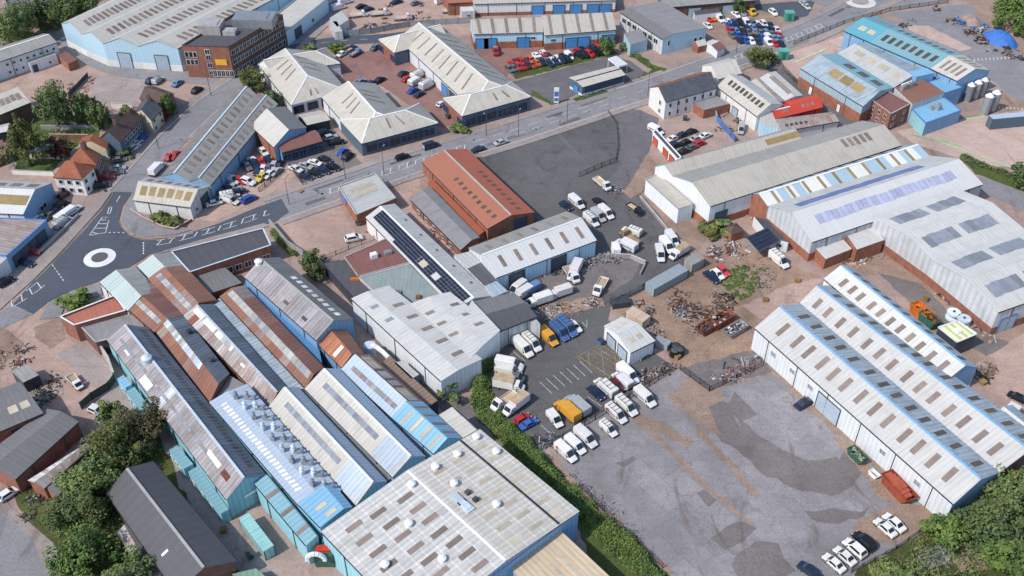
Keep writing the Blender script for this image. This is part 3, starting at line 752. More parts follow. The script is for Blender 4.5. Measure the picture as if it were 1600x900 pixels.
def tree(x,y,rad,ht,tint,label,kind='round',cat='tree',name=None):
    """x,y: survey point of the crown's middle"""
    zc=ht*0.52; p=P(x,y,zc)
    nm=name or ('tree' if cat=='tree' else 'shrub')
    rt=root(nm,(p.x,p.y,0),label,cat)
    v=random.randrange(4)
    if cat=='shrub':
        me=shared(('shrub',v),lambda:leafball(50+v,14,900,1.0,1.0,0.17)); c=link('foliage',me,rt,(0,0,ht*0.45)); c.scale=(rad,rad,ht*0.55)
        link('stem',shared('stem',lambda:trunkmesh(1.0,0.06,3)),rt,(0,0,0))
    else:
        nl=7000 if rad>4 else 3200
        key=('crown',v,kind,nl)
        me=shared(key,lambda:leafball(v+11*(kind=='cone')+nl,34,nl,1.0,1.0,0.052 if rad>4 else 0.08,kind=='cone'))
        c=link('crown',me,rt,(0,0,zc)); c.scale=(rad*1.05,rad*1.05,ht*0.5)
        t=link('trunk',shared(('trunk',v),lambda:trunkmesh(1.0,0.035,v)),rt); t.scale=(ht,ht,ht)
    k=random.uniform(0.9,1.1); tt=TINT[tint]; c.color=(tt[0]*k,tt[1]*k,tt[2]*k,1); c.rotation_euler=(0,0,random.uniform(0,6.28))
    return rt
def foliage_strip(name,line,w,h,dens,leaf,tint,label,cat=None,kind=None,seed=1):
    rnd=random.Random(seed); m=MB(); L=length(line); n=int(L*w*dens)
    for i in range(n):
        d0=rnd.uniform(0,L*0.999); pp=pts_along(line,d0,d0+0.01); 
        if not pp: continue
        p=pp[0]; k=0; acc=0
        for j in range(len(line)-1):
            l_=(line[j+1]-line[j]).length
            if acc+l_>=d0: k=j; break
            acc+=l_
        dd=(line[k+1]-line[k]).normalized(); s_=rnd.uniform(-1,1); wv_=0.78+0.2*math.sin(d0*0.31+2)*math.sin(d0*0.13)+0.12*math.sin(d0*1.3); hh=h*(1-abs(s_)**2.2)*(0.6+0.3*math.sin(d0*0.9)*math.sin(d0*0.37+1)+0.25*math.sin(d0*0.21+s_*2))+0.12; s_*=wv_
        q=p+Vector((-dd.y,dd.x,0))*(s_*w/2+rnd.gauss(0,0.15)); z=hh*rnd.uniform(0.5,1.05)
        q=Vector((q.x,q.y,z)); nn=Vector((rnd.gauss(0,.6),rnd.gauss(0,.6),1)).normalized(); t=nn.orthogonal().normalized(); t=Matrix.Rotation(rnd.uniform(0,6.28),3,nn)@t; b=nn.cross(t); sz=leaf*rnd.uniform(0.6,1.4)
        m.face([q-t*sz,q+b*sz*0.6,q+t*sz,q-b*sz*0.6],uv=[(0,0)]*4)
    o=m.build(name,L_green); o.color=TINT[tint]; return tag(o,label,cat,None,kind)
def inpoly(p,poly):
    c=False; j=len(poly)-1
    for i in range(len(poly)):
        a,b=poly[i],poly[j]
        if (a.y>p.y)!=(b.y>p.y) and p.x<(b.x-a.x)*(p.y-a.y)/(b.y-a.y)+a.x: c=not c
        j=i
    return c
def sample(poly,rnd):
    x0=min(p.x for p in poly);x1=max(p.x for p in poly);y0=min(p.y for p in poly);y1=max(p.y for p in poly)
    while True:
        p=Vector((rnd.uniform(x0,x1),rnd.uniform(y0,y1),0))
        if inpoly(p,poly): return p
def foliage_area(name,pts,h,n,leaf,tint,label,seed=1,kind='stuff',cat=None):
    rnd=random.Random(seed); poly=[P(x,y,0) for x,y in pts]; m=MB()
    cl=[(sample(poly,rnd),rnd.uniform(0.35,1)) for _ in range(max(6,n//48))]
    for i in range(n):
        c,k=cl[rnd.randrange(len(cl))]; rr=rnd.uniform(0.6,2.0)*(0.6+0.4*k)*min(1.6,max(0.5,h))*0.8
        dv=Vector((rnd.gauss(0,1),rnd.gauss(0,1),rnd.gauss(0,1))).normalized()
        q=Vector((c.x+dv.x*rr,c.y+dv.y*rr,max(0.1,h*k*0.5+dv.z*h*k*0.5)))
        nn=(dv+Vector((0,0,0.6))).normalized(); t=nn.orthogonal().normalized(); t=Matrix.Rotation(rnd.uniform(0,6.28),3,nn)@t; b=nn.cross(t); sz=leaf*rnd.uniform(0.6,1.4)
        m.face([q-t*sz,q+b*sz*0.6,q+t*sz,q-b*sz*0.6],uv=[(0,0)]*4)
    o=m.build(name,L_green); o.color=TINT[tint]; return tag(o,label,cat,None,kind)
# ---------------------------------------------------------------- scrap, walls, containers
def debris(name,pts,n,mats,label,smin=0.15,smax=0.9,h=0.8,longk=0.4,seed=1):
    rnd=random.Random(seed); smax*=0.5; smin*=0.7; n=int(n*0.62); h*=0.55; mats=list(mats)+[X_dgrey,X_brn,X_greyw,X_dust]; mats=[X_pale if q is X_wht else q for q in mats]
    poly=[P(x,y,0) for x,y in pts]; m=MB(); c0=sum(poly,Vector())/len(poly)
    cl=[(sample(poly,rnd)-c0,rnd.uniform(0,3.14),rnd.uniform(0.3,1.0),rnd.randrange(len(mats))) for _ in range(max(4,n//11))]
    for i in range(n):
        cc,ca,ck,cm_=cl[rnd.randrange(len(cl))]; p=cc+Vector((rnd.gauss(0,0.75),rnd.gauss(0,0.75),0)); a=rnd.uniform(smin,smax)*(0.7+ck*0.8); b=rnd.uniform(smin,smax)*(0.35 if rnd.random()<longk else 1); l=a*(3.2 if b<a*0.4 else 1.2); z=max(0,h*ck*rnd.random()**2*0.9)
        m.box((p.x,p.y,z+0.1),(l,b,rnd.uniform(0.06,0.5)*min(1,a+0.3)),ca+rnd.gauss(0,0.25)+(1.57 if rnd.random()<0.3 else 0),cm_ if rnd.random()<0.55 else rnd.randrange(len(mats)),rnd.uniform(-0.2,0.2))
    return tag(m.build(name,mats,None,(c0.x,c0.y,0)),label,None,None,'stuff')
def wallline(name,pts,h,t,mat,label,cat='wall',cop=X_kerb,closed=False,posts=0,pm=None,panel=None):
    w=[P(x,y,0) for x,y in pts]; o=w[0]; rt=root(name,(o.x,o.y,0),label,cat)
    for a,b in zip(w,w[1:]):
        a=a-o; b=b-o; L=(b-a).length
        if posts:
            k=max(1,round(L/posts))
            for i in range(k+1):
                p=a.lerp(b,i/k); m=MB(); m.box((0,0,h/2),(0.12,0.12,h+0.2)); m.build('fence_post',pm or X_dgrey,rt,p)
            for i in range(k):
                m=MB(); p=a.lerp(b,i/k); q=a.lerp(b,(i+1)/k); dd=(q-p)
                for zz in (0.3,h-0.2): m.beam(Vector((0,0,zz)),dd+Vector((0,0,zz)),0.05,0.06)
                nb=max(2,int(dd.length/0.35)) if not panel else 0
                for j in range(nb): m.box(dd*((j+0.5)/nb)+Vector((0,0,h/2)),(0.07,0.04,h),math.atan2(dd.y,dd.x))
                if panel: m.beam(Vector((0,0,h/2)),dd+Vector((0,0,h/2)),0.05,h*0.94)
                m.build('fence_panel',mat,rt,p)
        else:
            m=MB(); m.beam(a+Vector((0,0,h/2)),b+Vector((0,0,h/2)),t,h); m.build('wall_length',mat,rt)
            if cop:
                m=MB(); m.beam(a+Vector((0,0,h+0.05)),b+Vector((0,0,h+0.05)),t+0.12,0.1); m.build('coping',cop,rt)
    return rt
def mound(name,x,y,x2,y2,wd,h,mat,label,cat='heap',seed=1):
    """lumpy heap stretched between two survey points"""
    a,b=P(x,y),P(x2,y2); c=(a+b)/2; L=(b-a).length; rz=math.atan2((b-a).y,(b-a).x); rnd=random.Random(seed); m=MB(); NR,NA=7,22
    off=[[rnd.uniform(0.75,1.15) for _ in range(NA)] for _ in range(NR+1)]
    def pt(i,j):
        j%=NA; r=i/NR; t=2*math.pi*j/NA; k=off[i][j]
        return Vector((math.cos(t)*r*L/2*(0.9+0.1*k),math.sin(t)*r*wd/2*(0.9+0.1*k),max(-0.05,h*(1-r**2.2)*(0.8+0.25*k) if i<NR else -0.05)))
    for i in range(NR):
        for j in range(NA): m.face([pt(i,j),pt(i+1,j),pt(i+1,j+1),pt(i,j+1)])
    return tag(m.build(name,mat,None,(c.x,c.y,0),rz),label,cat)
def container(A,B,C,h,mat,label,name='shipping_container',cat='container',roofm=None,group=None):
    """ribbed steel container; three roof corners surveyed at height h"""
    a,b,c=[P(p[0],p[1],h) for p in (A,B,C)]; dx=V2(b)-V2(a); L=dx.length; ex=dx.normalized(); ey=Vector((-ex.y,ex.x,0)); wv=(V2(c)-V2(b)).dot(ey); W=abs(wv); sg=1 if wv>0 else -1
    ctr=V2(a)+dx/2+ey*wv/2; rz=math.atan2(ex.y,ex.x)
    rt=root(name,(ctr.x,ctr.y,0),label,cat,group,rz)
    m=MB(); m.box((0,0,h/2),(L-0.06,W-0.06,h-0.1))
    k=int(L/0.6)
    for i in range(k):
        for s_ in(-1,1): m.box((-L/2+(i+0.5)*L/k,s_*(W/2-0.02),h/2),(0.3,0.06,h-0.4))
    m.build('shell',mat,rt)
    m=MB(); m.box((0,0,h-0.03),(L,W,0.12)); 
    for i in range(k): m.box((-L/2+(i+0.5)*L/k,0,h+0.05),(0.3,W-0.2,0.05))
    m.build('roof_panel',roofm or mat,rt)
    for e in(-1,1):
        for s_ in(-1,1): m=MB(); m.box((0,0,h/2),(0.16,0.16,h)); m.build('corner_post',X_dgrey,rt,(e*(L/2-0.05),s_*(W/2-0.05),0))
    for s_ in(-1,1): m=MB(); m.box((0,0,0),(0.06,W/2-0.1,h-0.35)); m.box((0.05,0,0),(0.05,0.05,h-0.3)); m.build('door',mat,rt,(L/2,s_*W/4,h/2))
    return rt
def skip(x,y,hx,hy,L,W,H,mat,label,fill=None,cat='skip',name='skip'):
    p=P(x,y,H*0.6); q=P(x+hx,y+hy,H*0.6); rz=math.atan2(q.y-p.y,q.x-p.x); rt=root(name,(p.x,p.y,0),label,cat,None,rz)
    m=MB(); t=0.08
    b=[(-L/2*0.7,-W/2,0),(L/2*0.7,-W/2,0),(L/2*0.7,W/2,0),(-L/2*0.7,W/2,0)]; tp=[(-L/2,-W/2,H),(L/2,-W/2,H),(L/2,W/2,H),(-L/2,W/2,H)]
    b=[Vector(v) for v in b]; tp=[Vector(v) for v in tp]
    m.face(b)
    for i in range(4):
        j=(i+1)%4; m.face([b[i],b[j],tp[j],tp[i]])
        ib,jb,it,jt=[v*0.95+Vector((0,0,v.z*0.05+0.05)) for v in (b[i],b[j],tp[i],tp[j])]; m.face([ib,jb,jt,it]); m.beam(tp[i],tp[j],0.14,0.14)
    for k in range(4): m.box((-L/2+L*(k+0.5)/4,-W/2-0.03,H*0.55),(0.12,0.1,H*0.8)); m.box((-L/2+L*(k+0.5)/4,W/2+0.03,H*0.55),(0.12,0.1,H*0.8))
    m.build('bin',mat,rt)
    if fill:
        m=MB(); rnd=random.Random(int(x))
        for i in range(40): m.box((rnd.uniform(-.42,.42)*L,rnd.uniform(-.4,.4)*W,H*rnd.uniform(.6,1.0)),(rnd.uniform(.2,.9),rnd.uniform(.15,.5),rnd.uniform(.1,.4)),rnd.uniform(0,3),rnd.randrange(len(fill)),rnd.uniform(-.4,.4))
        tag(m.build('load',fill,rt),None,None,None,'stuff')
    return rt
# ================================================================ THE SETTING
m=MB(); m.face([(-2500,-1200,0),(2500,-1200,0),(2500,3500,0),(-2500,3500,0)]); tag(m.build('ground',M_ground),None,None,None,'structure')
Z0=0.006
# yards, forecourts and bare areas
patch('yard_surface',[(0,100),(90,80),(165,105),(280,118),(360,125),(330,150),(230,205),(150,150),(60,150),(0,140)],M_pink,Z0,0.4)
patch('yard_surface',[(150,118),(240,125),(220,152),(205,172),(140,160)],M_conc,Z0*2,0.3)
patch('yard_surface',[(505,0),(740,0),(740,55),(530,60),(505,50)],M_pink,Z0,0.4)
patch('forecourt',[(530,92),(610,70),(700,140),(730,190),(690,200),(590,130),(540,140)],M_court,Z0)
patch('yard_surface',[(735,60),(970,55),(960,80),(800,112),(780,130),(745,90)],M_court,Z0)
patch('car_park',[(800,128),(950,88),(985,95),(1015,118),(975,135),(900,148),(868,165),(830,150)],M_yard2,Z0)
patch('grass_verge',[(800,112),(955,78),(965,84),(830,118),(806,124)],M_grass,Z0*2,0.3)
patch('grass_verge',[(832,140),(862,160),(900,153),(985,130),(1018,110),(1000,84),(985,86),(1012,105),(1040,108),(1045,112),(985,136),(868,167),(830,148)],M_grass,Z0*2,0.2)
patch('yard_surface',[(1060,20),(1250,0),(1265,30),(1150,75),(1110,75),(1085,40)],M_dirt,Z0,0.5)
patch('car_park',[(1165,8),(1275,0),(1262,25),(1235,30),(1200,20)],M_new,Z0*2)
patch('yard_surface',[(1225,85),(1320,55),(1335,70),(1255,110),(1248,125),(1215,100)],M_pinkl,Z0,0.2)
patch('lane',[(1120,92),(1200,92),(1250,128),(1350,185),(1400,198),(1375,208),(1300,190),(1215,120),(1180,100)],M_yard2,Z0)
patch('car_park',[(1390,20),(1520,5),(1700,75),(1700,185),(1590,158),(1480,70)],M_old,Z0)
patch('yard_surface',[(1415,40),(1450,40),(1520,75),(1500,80),(1425,50)],M_pinkl,Z0*2,0.3)
patch('yard_surface',[(1530,130),(1600,160),(1650,180),(1600,175),(1545,175)],M_dirt,Z0*2,0.4)
patch('yard_surface',[(1400,205),(1510,185),(1640,165),(1700,250),(1600,262),(1530,258),(1430,225)],M_pinkl,Z0*2,0.2)
patch('yard_surface',[(1510,0),(1600,0),(1600,95),(1570,60),(1530,25)],M_dirt,Z0*2,0.5)
patch('grass_verge',[(1500,248),(1530,258),(1600,285),(1600,300),(1525,272)],M_grass,Z0*3,0.3)
patch('grass_bank',[(1560,0),(1640,0),(1640,60),(1600,55),(1575,30)],M_grass,Z0*3,0.4)
patch('road',[(1530,275),(1600,300),(1700,330),(1700,360),(1600,330),(1530,298)],M_old,Z0*4)
# left gardens
patch('grass_lawn',[(30,248),(100,245),(82,268),(20,272)],M_grass,Z0*2,0.3)
patch('garden',[(30,180),(170,180),(155,212),(100,240),(25,255),(10,215)],M_grass,Z0,0.4)
patch('yard_surface',[(0,340),(90,300),(150,300),(60,420),(0,470)],M_conc,Z0,0.2)
patch('yard_surface',[(95,300),(150,290),(130,320),(75,380),(60,345)],M_ground,Z0*2,0.2)
# the yards along the main road
patch('yard_surface',[(330,300),(400,240),(440,235),(480,260),(440,292),(340,345),(300,345)],M_pink,Z0,0.3)
patch('car_park',[(450,255),(480,225),(520,200),(560,250),(570,258),(475,290)],M_dconc,Z0*2)
patch('yard_surface',[(425,350),(530,320),(560,370),(590,372),(505,405),(470,390)],M_pink,Z0,0.2)
patch('yard_surface',[(610,275),(650,262),(660,300),(640,310),(720,395),(735,410),(700,400),(620,320)],M_pink,Z0,0.2)
# big tarmac yard
patch('yard_surface',[(745,247),(866,208),(1000,335),(1078,395),(1085,410),(1015,445),(1000,462),(955,480),(950,500),(1055,575),(845,703),(768,640),(762,570),(800,530),(840,515),(790,460),(760,380)],M_yard,Z0*2)
patch('car_park',[(866,208),(955,165),(1000,172),(1030,185),(1010,250),(1035,270),(1005,300),(1078,392),(1060,398),(985,330)],M_yard2,Z0*1.5)
patch('yard_surface',[(870,205),(930,180),(965,190),(965,265),(945,285)],M_yard,Z0*3)
patch('pavement_strip',[(1012,240),(1030,262),(1003,300),(985,310),(975,300)],M_dirt,Z0*4,0.2)
patch('yard_surface',[(1000,300),(1030,310),(1105,370),(1090,395),(1075,390)],M_dirt,Z0*4,0.3)
patch('yard_surface',[(790,455),(850,405),(940,395),(1000,412),(985,440),(930,470),(840,500)],M_dconc,Z0*3,0.3)
patch('yard_surface',[(842,480),(935,462),(945,478),(850,500)],M_brown,Z0*4,0.4)
# scrap yard
patch('yard_surface',[(952,480),(1010,452),(1090,408),(1150,380),(1300,440),(1230,485),(1180,520),(1205,585),(1110,610),(1062,578),(1010,520)],M_brown,Z0*2,0.3)
patch('yard_surface',[(1110,430),(1160,412),(1200,420),(1215,450),(1165,475),(1130,455)],M_dirt,Z0*3,0.6)
patch('yard_surface',[(1160,478),(1230,445),(1290,432),(1255,470),(1190,500)],M_pink,Z0*3,0.3)
patch('yard_surface',[(1060,575),(1185,545),(1205,580),(1110,612)],M_dconc,Z0*4,0.5)
patch('yard_surface',[(1240,385),(1370,380),(1460,450),(1560,510),(1600,490),(1700,540),(1700,660),(1600,640),(1500,575),(1380,430),(1290,430)],M_dirt,Z0*2,0.2)
patch('yard_surface',[(1370,425),(1440,445),(1500,505),(1590,540),(1560,565),(1470,520)],M_dconc,Z0*3,0.3)
patch('yard_surface',[(1515,575),(1600,520),(1700,560),(1700,640),(1600,640),(1540,610)],M_pink,Z0*4,0.3)
# big concrete yard
patch('concrete_yard',[(905,660),(1060,580),(1110,612),(1205,582),(1480,810),(1330,900),(1260,960),(1060,960),(905,760),(860,705)],M_gconc,Z0)
patch('worn_track',[(1090,625),(1135,615),(1205,650),(1265,690),(1310,700),(1350,715),(1345,745),(1310,772),(1255,768),(1200,745),(1130,690),(1095,650)],M_dconc,Z0*2,0.5)
patch('concrete_patch',[(1185,585),(1260,620),(1305,660),(1320,705),(1300,745),(1258,742),(1215,715),(1150,660),(1130,620)],M_gconc,Z0*3,0.3)
patch('worn_track',[(1150,650),(1200,690),(1260,720),(1305,715),(1345,745),(1300,775),(1240,760),(1180,715)],M_dconc,Z0*3.5,0.3)
patch('tarmac_patch',[(1133,642),(1148,612),(1183,648),(1160,658)],M_dconc,Z0*4)
patch('concrete_patch',[(1062,600),(1090,585),(1140,625),(1100,640)],M_dirt,Z0*2,0.5)
patch('dirt_strip',[(1015,675),(1022,672),(1110,760),(1182,822),(1176,826),(1100,762)],M_strip,Z0*4,0.25)
patch('dirt_strip',[(1085,672),(1092,668),(1150,728),(1188,775),(1180,780),(1140,735)],M_strip,Z0*4,0.35)
patch('tarmac_patch',[(1088,770),(1100,765),(1119,782),(1106,793)],M_dconc,Z0*4,0.1)
patch('tarmac_patch',[(1110,840),(1150,815),(1162,815),(1181,825),(1160,845),(1131,860)],M_dconc,Z0*4,0.15)
patch('worn_track',[(1140,880),(1180,845),(1215,850),(1225,870),(1240,890),(1215,915),(1160,905)],M_dconc,Z0*4,0.5)
patch('worn_track',[(1258,800),(1300,792),(1345,800),(1362,792),(1350,808),(1300,818),(1265,812)],M_dconc,Z0*4,0.4)
patch('dirt_patch',[(1330,830),(1345,812),(1390,790),(1460,800),(1475,808),(1420,840),(1370,850)],M_dirt,Z0*3,0.4)
patch('dirt_strip',[(1300,680),(1330,700),(1400,775),(1470,805),(1430,800),(1370,775),(1345,735)],M_brown,Z0*4,0.5)
patch('dirt_strip',[(1190,560),(1215,575),(1300,650),(1380,720),(1475,800),(1455,800),(1330,700),(1250,628)],M_strip,Z0*5,0.3)
patch('dirt_bank',[(860,705),(905,760),(1060,900),(1040,895),(930,800),(870,735)],M_brown,Z0*5,0.5)
patch('dirt_strip',[(985,640),(1012,650),(1050,668),(1085,690),(1075,700),(1030,678),(1000,668),(985,655)],M_strip,Z0*3,0.5)
patch('dirt_patch',[(1040,615),(1075,605),(1110,640),(1130,680),(1100,670),(1060,640)],M_strip,Z0*3,0.7)
patch('oil_stain',[(962,725),(990,712),(995,718),(975,730)],M_dconc,Z0*5,0.2)
patch('scrub_ground',[(1330,900),(1475,810),(1600,700),(1700,650),(1700,1000),(1250,1000)],M_scrub,Z0*5,0.5)
patch('dirt_bank',[(1488,870),(1510,845),(1540,870),(1560,885),(1500,895)],M_dirt,Z0*6,0.4)
patch('rubble_track',[(1430,875),(1460,850),(1500,850),(1480,880),(1450,890)],M_gconc,Z0*6,0.4)
# left lower yards
patch('yard_surface',[(0,500),(60,480),(100,520),(180,585),(165,605),(60,660),(0,600)],M_pink,Z0,0.3)
patch('yard_surface',[(88,553),(128,535),(172,572),(178,590),(150,605)],M_conc,Z0*2,0.1)
patch('planting_bed',[(52,512),(95,495),(103,530),(80,545),(55,528)],M_dirt,Z0*3,0.2)
patch('yard_surface',[(150,610),(185,590),(235,655),(215,680),(170,660)],M_conc,Z0*2,0.4)
patch('lane',[(240,700),(262,690),(350,800),(420,880),(480,960),(400,960)],M_conc,Z0)
patch('garden',[(0,740),(90,760),(160,680),(230,640),(300,800),(260,960),(60,900),(70,860)],M_scrub,Z0*2,0.5)
patch('road',[(0,790),(45,820),(80,870),(100,960),(-80,960),(-80,780)],M_old,Z0*3)
patch('pavement_strip',[(0,770),(15,790),(85,850),(105,900),(75,900),(50,840),(0,802)],M_pave,Z0*4)
patch('yard_surface',[(0,505),(45,545),(20,560),(0,560)],M_dirt,Z0*4,0.4)
patch('embankment',[(738,560),(770,560),(785,650),(850,710),(1040,890),(1060,960),(960,960),(905,830),(800,720),(740,640)],M_scrub,Z0,0.3)
patch('service_lane',[(580,525),(600,515),(700,610),(740,640),(800,700),(780,715),(700,650),(600,560)],M_dconc,Z0,0.3)
lay_patches(); _pl.clear()
Z0=0.012
BASE=0.085
# roads
main=smooth([(425,330),(495,306),(560,284),(625,262),(700,238),(800,208),(887,180),(960,156),(1012,140),(1100,108),(1200,73),(1262,49),(1312,26),(1350,6),(1420,-25)])
mainroad=ribbon('road',main,-5.0,5.0,BASE+0.006,M_old)
nw=smooth([(192,304),(230,262),(280,207),(330,162),(385,124),(435,82),(485,38),(540,-15)])
ribbon('road',nw,-4.3,4.3,BASE+0.004,M_old)
side=smooth([(455,78),(500,68),(545,63),(600,60),(640,55)])
ribbon('side_road',side,-3.2,3.2,BASE+0.008,M_new)
lane=smooth([(70,45),(110,66),(150,95),(200,112),(280,120),(370,128)])
ribbon('lane',lane,-3.5,3.5,BASE+0.002,M_old)
tr=smooth([(1345,4),(1420,2),(1500,-15),(1600,-40)])
ribbon('road',tr,-5,5,BASE+0.005,M_old)
tr2=smooth([(1345,4),(1290,0),(1250,-30)])
ribbon('road',tr2,-5,5,BASE+0.003,M_old)
junction=_patch('roundabout_junction',[(177,300),(207,301),(192,322),(186,345),(190,356),(202,367),(225,374),(275,371),(340,350),(400,325),(440,311),(452,332),(425,350),(330,375),(267,390),(235,397),(212,412),(180,430),(150,442),(110,455),(75,472),(52,491),(20,476),(55,437),(82,410),(97,395),(125,365),(160,325)],M_new,BASE+0.012)
_patch('road',[(20,476),(52,491),(0,515),(-60,545),(-80,520),(0,488)],M_old,BASE+0.010)
# pavements with kerbs
pv=smooth([(440,352),(500,330),(560,309),(640,282)])
ribbon('pavement',pts_along(main,0,52),-5.0,-7.4,0,M_pave,0.22)
ribbon('pavement',pts_along(main,60,175),-5.0,-7.6,0,M_pave,0.22)
ribbon('pavement',pts_along(main,0,70),5.0,7.2,0,M_pave,0.22)
ribbon('pavement',pts_along(main,74,100),5.0,7.2,0,M_pave,0.22)
ribbon('pavement',pts_along(main,112,185),5.0,7.2,0,M_pave,0.22)
ribbon('pavement',pts_along(main,185,330),5.0,7.6,0,M_pave,0.22)
ribbon('pavement',pts_along(main,190,330),-5.0,-7.6,0,M_pave,0.22)
ribbon('pavement',pts_along(nw,0,150),4.3,7.5,0,M_pave,0.22)
ribbon('pavement',pts_along(nw,30,110),-4.3,-6.5,0,M_pave,0.22)
def slab(name,pts,mat,h=0.22,z=0.0):
    w=[P(x,y,0) for x,y in pts]; c=sum(w,Vector())/len(w); mm=MB(); b=[(p-c) for p in w]
    mm.face([(p.x,p.y,h) for p in b],uv=[(p.x,p.y) for p in b])
    for i in range(len(b)):
        j=(i+1)%len(b); mm.face([(b[i].x,b[i].y,-0.02),(b[j].x,b[j].y,-0.02),(b[j].x,b[j].y,h),(b[i].x,b[i].y,h)])
    return tag(mm.build(name,mat,None,(c.x,c.y,z)),None,None,None,'structure')
slab('pavement',[(209,302),(196,322),(190,345),(200,361),(225,371),(275,367),(300,360),(268,350),(235,340),(214,330),(212,318)],M_old)
slab('pavement',[(50,440),(80,410),(95,395),(122,365),(158,325),(175,301),(165,298),(140,320),(105,350),(70,392),(30,440),(0,470),(0,485)],M_pave)
slab('pavement',[(78,472),(112,457),(152,445),(158,448),(160,462),(120,470),(100,482),(95,496),(62,500)],M_old)
slab('pavement',[(240,399),(330,378),(425,353),(412,350),(330,371),(262,391)],M_pave,0.23)
# kerb stones along the pavements and worn repairs in the carriageway
for a_,b_,o_ in ((0,52,-5.0),(60,175,-5.0),(0,70,5.0),(74,100,5.0),(112,185,5.0),(185,330,5.0),(190,330,-5.0)): ribbon('kerb',pts_along(main,a_,b_),o_-0.15,o_+0.15,0,M_kerb,0.235)
ribbon('kerb',pts_along(nw,0,150),4.15,4.45,0,M_kerb,0.235); ribbon('kerb',pts_along(nw,30,110),-4.45,-4.15,0,M_kerb,0.235)
_r=random.Random(5)
for i in range(16):
    d_=_r.uniform(5,280); o_=_r.choice([-3.2,-2.4,2.2,3.0]); l_=offs(pts_along(main,d_,d_+_r.uniform(2,11)),o_)
    if len(l_)>1: ribbon('tarmac_repair',l_,-_r.uniform(0.3,1.1),_r.uniform(0.3,1.1),BASE+0.009+i*0.0002,_r.choice([M_yard,M_yard2,M_dconc]),parent=mainroad)
for i in range(14):
    d_=_r.uniform(5,280); l_=offs(pts_along(main,d_,d_+2),_r.choice([-1.8,2.0])); mm=MB(); p_=l_[0] if l_ else main[9]; mm.cyl((0,0,0),0.38,0.38,0.01,12); mm.build('manhole_cover',X_dgrey,mainroad,(p_.x,p_.y,BASE+0.012))
# mini roundabout
c=P(156,403); m=MB(); n=28; rA,rB=3.8,2.0
def ringpt(r,i,z): return (r*math.cos(2*math.pi*i/n),r*math.sin(2*math.pi*i/n),z)
for i in range(n): m.face([ringpt(rA,i,0),ringpt(rA,i+1,0),ringpt(rB,i+1,0.12),ringpt(rB,i,0.12)])
isl=tag(m.build('roundabout_ring',M_ring,None,(c.x,c.y,BASE+0.016)),None,None,None,'structure')
m=MB(); m.face([ringpt(rB,i,0.13) for i in range(n)]); tag(m.build('roundabout_top',M_yard,None,(c.x,c.y,BASE+0.016)),None,None,None,'structure')
c=P(1344,3); m=MB()
for i in range(n): m.face([ringpt(5.5,i,0),ringpt(5.5,i+1,0),ringpt(3.0,i+1,0.12),ringpt(3.0,i,0.12)])
tag(m.build('roundabout_ring',M_ring,None,(c.x,c.y,BASE+0.016)),None,None,None,'structure')
m=MB(); m.face([ringpt(3.0,i,0.13) for i in range(n)]); tag(m.build('roundabout_top',M_conc,None,(c.x,c.y,BASE+0.016)),None,None,None,'structure')
# painted markings
MZ=BASE+0.02
def mark(pts,w,mat=None,name='road_marking'):
    l=[P(x,y,0) for x,y in pts]; return ribbon(name,l,-w/2,w/2,MZ,mat or M_line,parent=mainroad)
def dashes(line,d0,d1,ln,gap,w,off=0,mat=None,z=MZ):
    a=offs(line,off); d=d0
    while d+ln<d1:
        s=pts_along(a,d,d+ln)
        if len(s)>1: ribbon('road_marking',s,-w/2,w/2,z,mat or M_line,parent=mainroad)
        d+=ln+gap
def hatch(line,d0,d1,step,w,lean):
    """centre hatching: two broken edge lines and slanting bars"""
    dashes(line,d0,d1,3.5,2.0,0.16,w/2); dashes(line,d0,d1,3.5,2.0,0.16,-w/2)
    d=d0
    while d+2<d1:
        s=pts_along(line,d,d+lean)
        if len(s)>1:
            a=s[0]; b=s[-1]; dd=(b-a).normalized(); nn=Vector((-dd.y,dd.x,0)); m=MB()
            p=a+nn*(-w/2+0.1); q=b+nn*(w/2-0.1); ribbon('road_marking',[p,q],-0.13,0.13,MZ,M_line,parent=mainroad)
        d+=step
hatch(main,16,60,2.6,2.2,1.2)
hatch(main,150,205,2.6,2.2,1.2)
hatch(main,230,300,2.6,2.2,1.2)
dashes(main,62,112,3.5,2.5,0.16,1.2); dashes(main,62,112,3.5,2.5,0.16,-1.2)
dashes(main,112,150,3.0,4,0.15)
left_arm=smooth([(232,382),(262,377),(300,368),(360,352),(420,332)])
hatch(left_arm,2,48,3.0,2.0,1.2)
arm2=smooth([(78,432),(60,447),(40,462),(10,480)])
hatch(arm2,3,30,2.6,2.4,1.2)
for pts in ([(140,368),(160,340),(168,340)],[(140,368),(165,364),(170,345)],[(149,357),(167,357)],[(153,350),(169,350)],[(157,344),(166,344)],[(145,363),(153,366)],[(168,334),(171,324)],[(172,334),(175,324)],[(168,334),(172,334)],[(171,324),(175,324)],[(182,316),(188,306)]): mark(pts,0.22)
for i in range(4): mark([(170+i*7,363.5),(173+i*7,364)],0.25)
for i in range(6): mark([(82+i*3.2,414+i*4.5),(83.5+i*3.2,417+i*4.5)],0.25)
for i in range(5): mark([(224,393+i*4-14),(224.5,395.5+i*4-14)],0.3)
for a,b in (((190,356),(202,368)),((202,368),(225,375.5)),((225,375.5),(275,373)),((186,345),(190,356))): mark([a,b],0.14,M_yel)
for a,b in (((55,438),(83,411)),((83,411),(126,366)),((126,366),(161,326)),((161,326),(176,303))): mark([a,b],0.14,M_yel)
dashes(side,4,28,2.5,4,0.15,z=BASE+0.022)
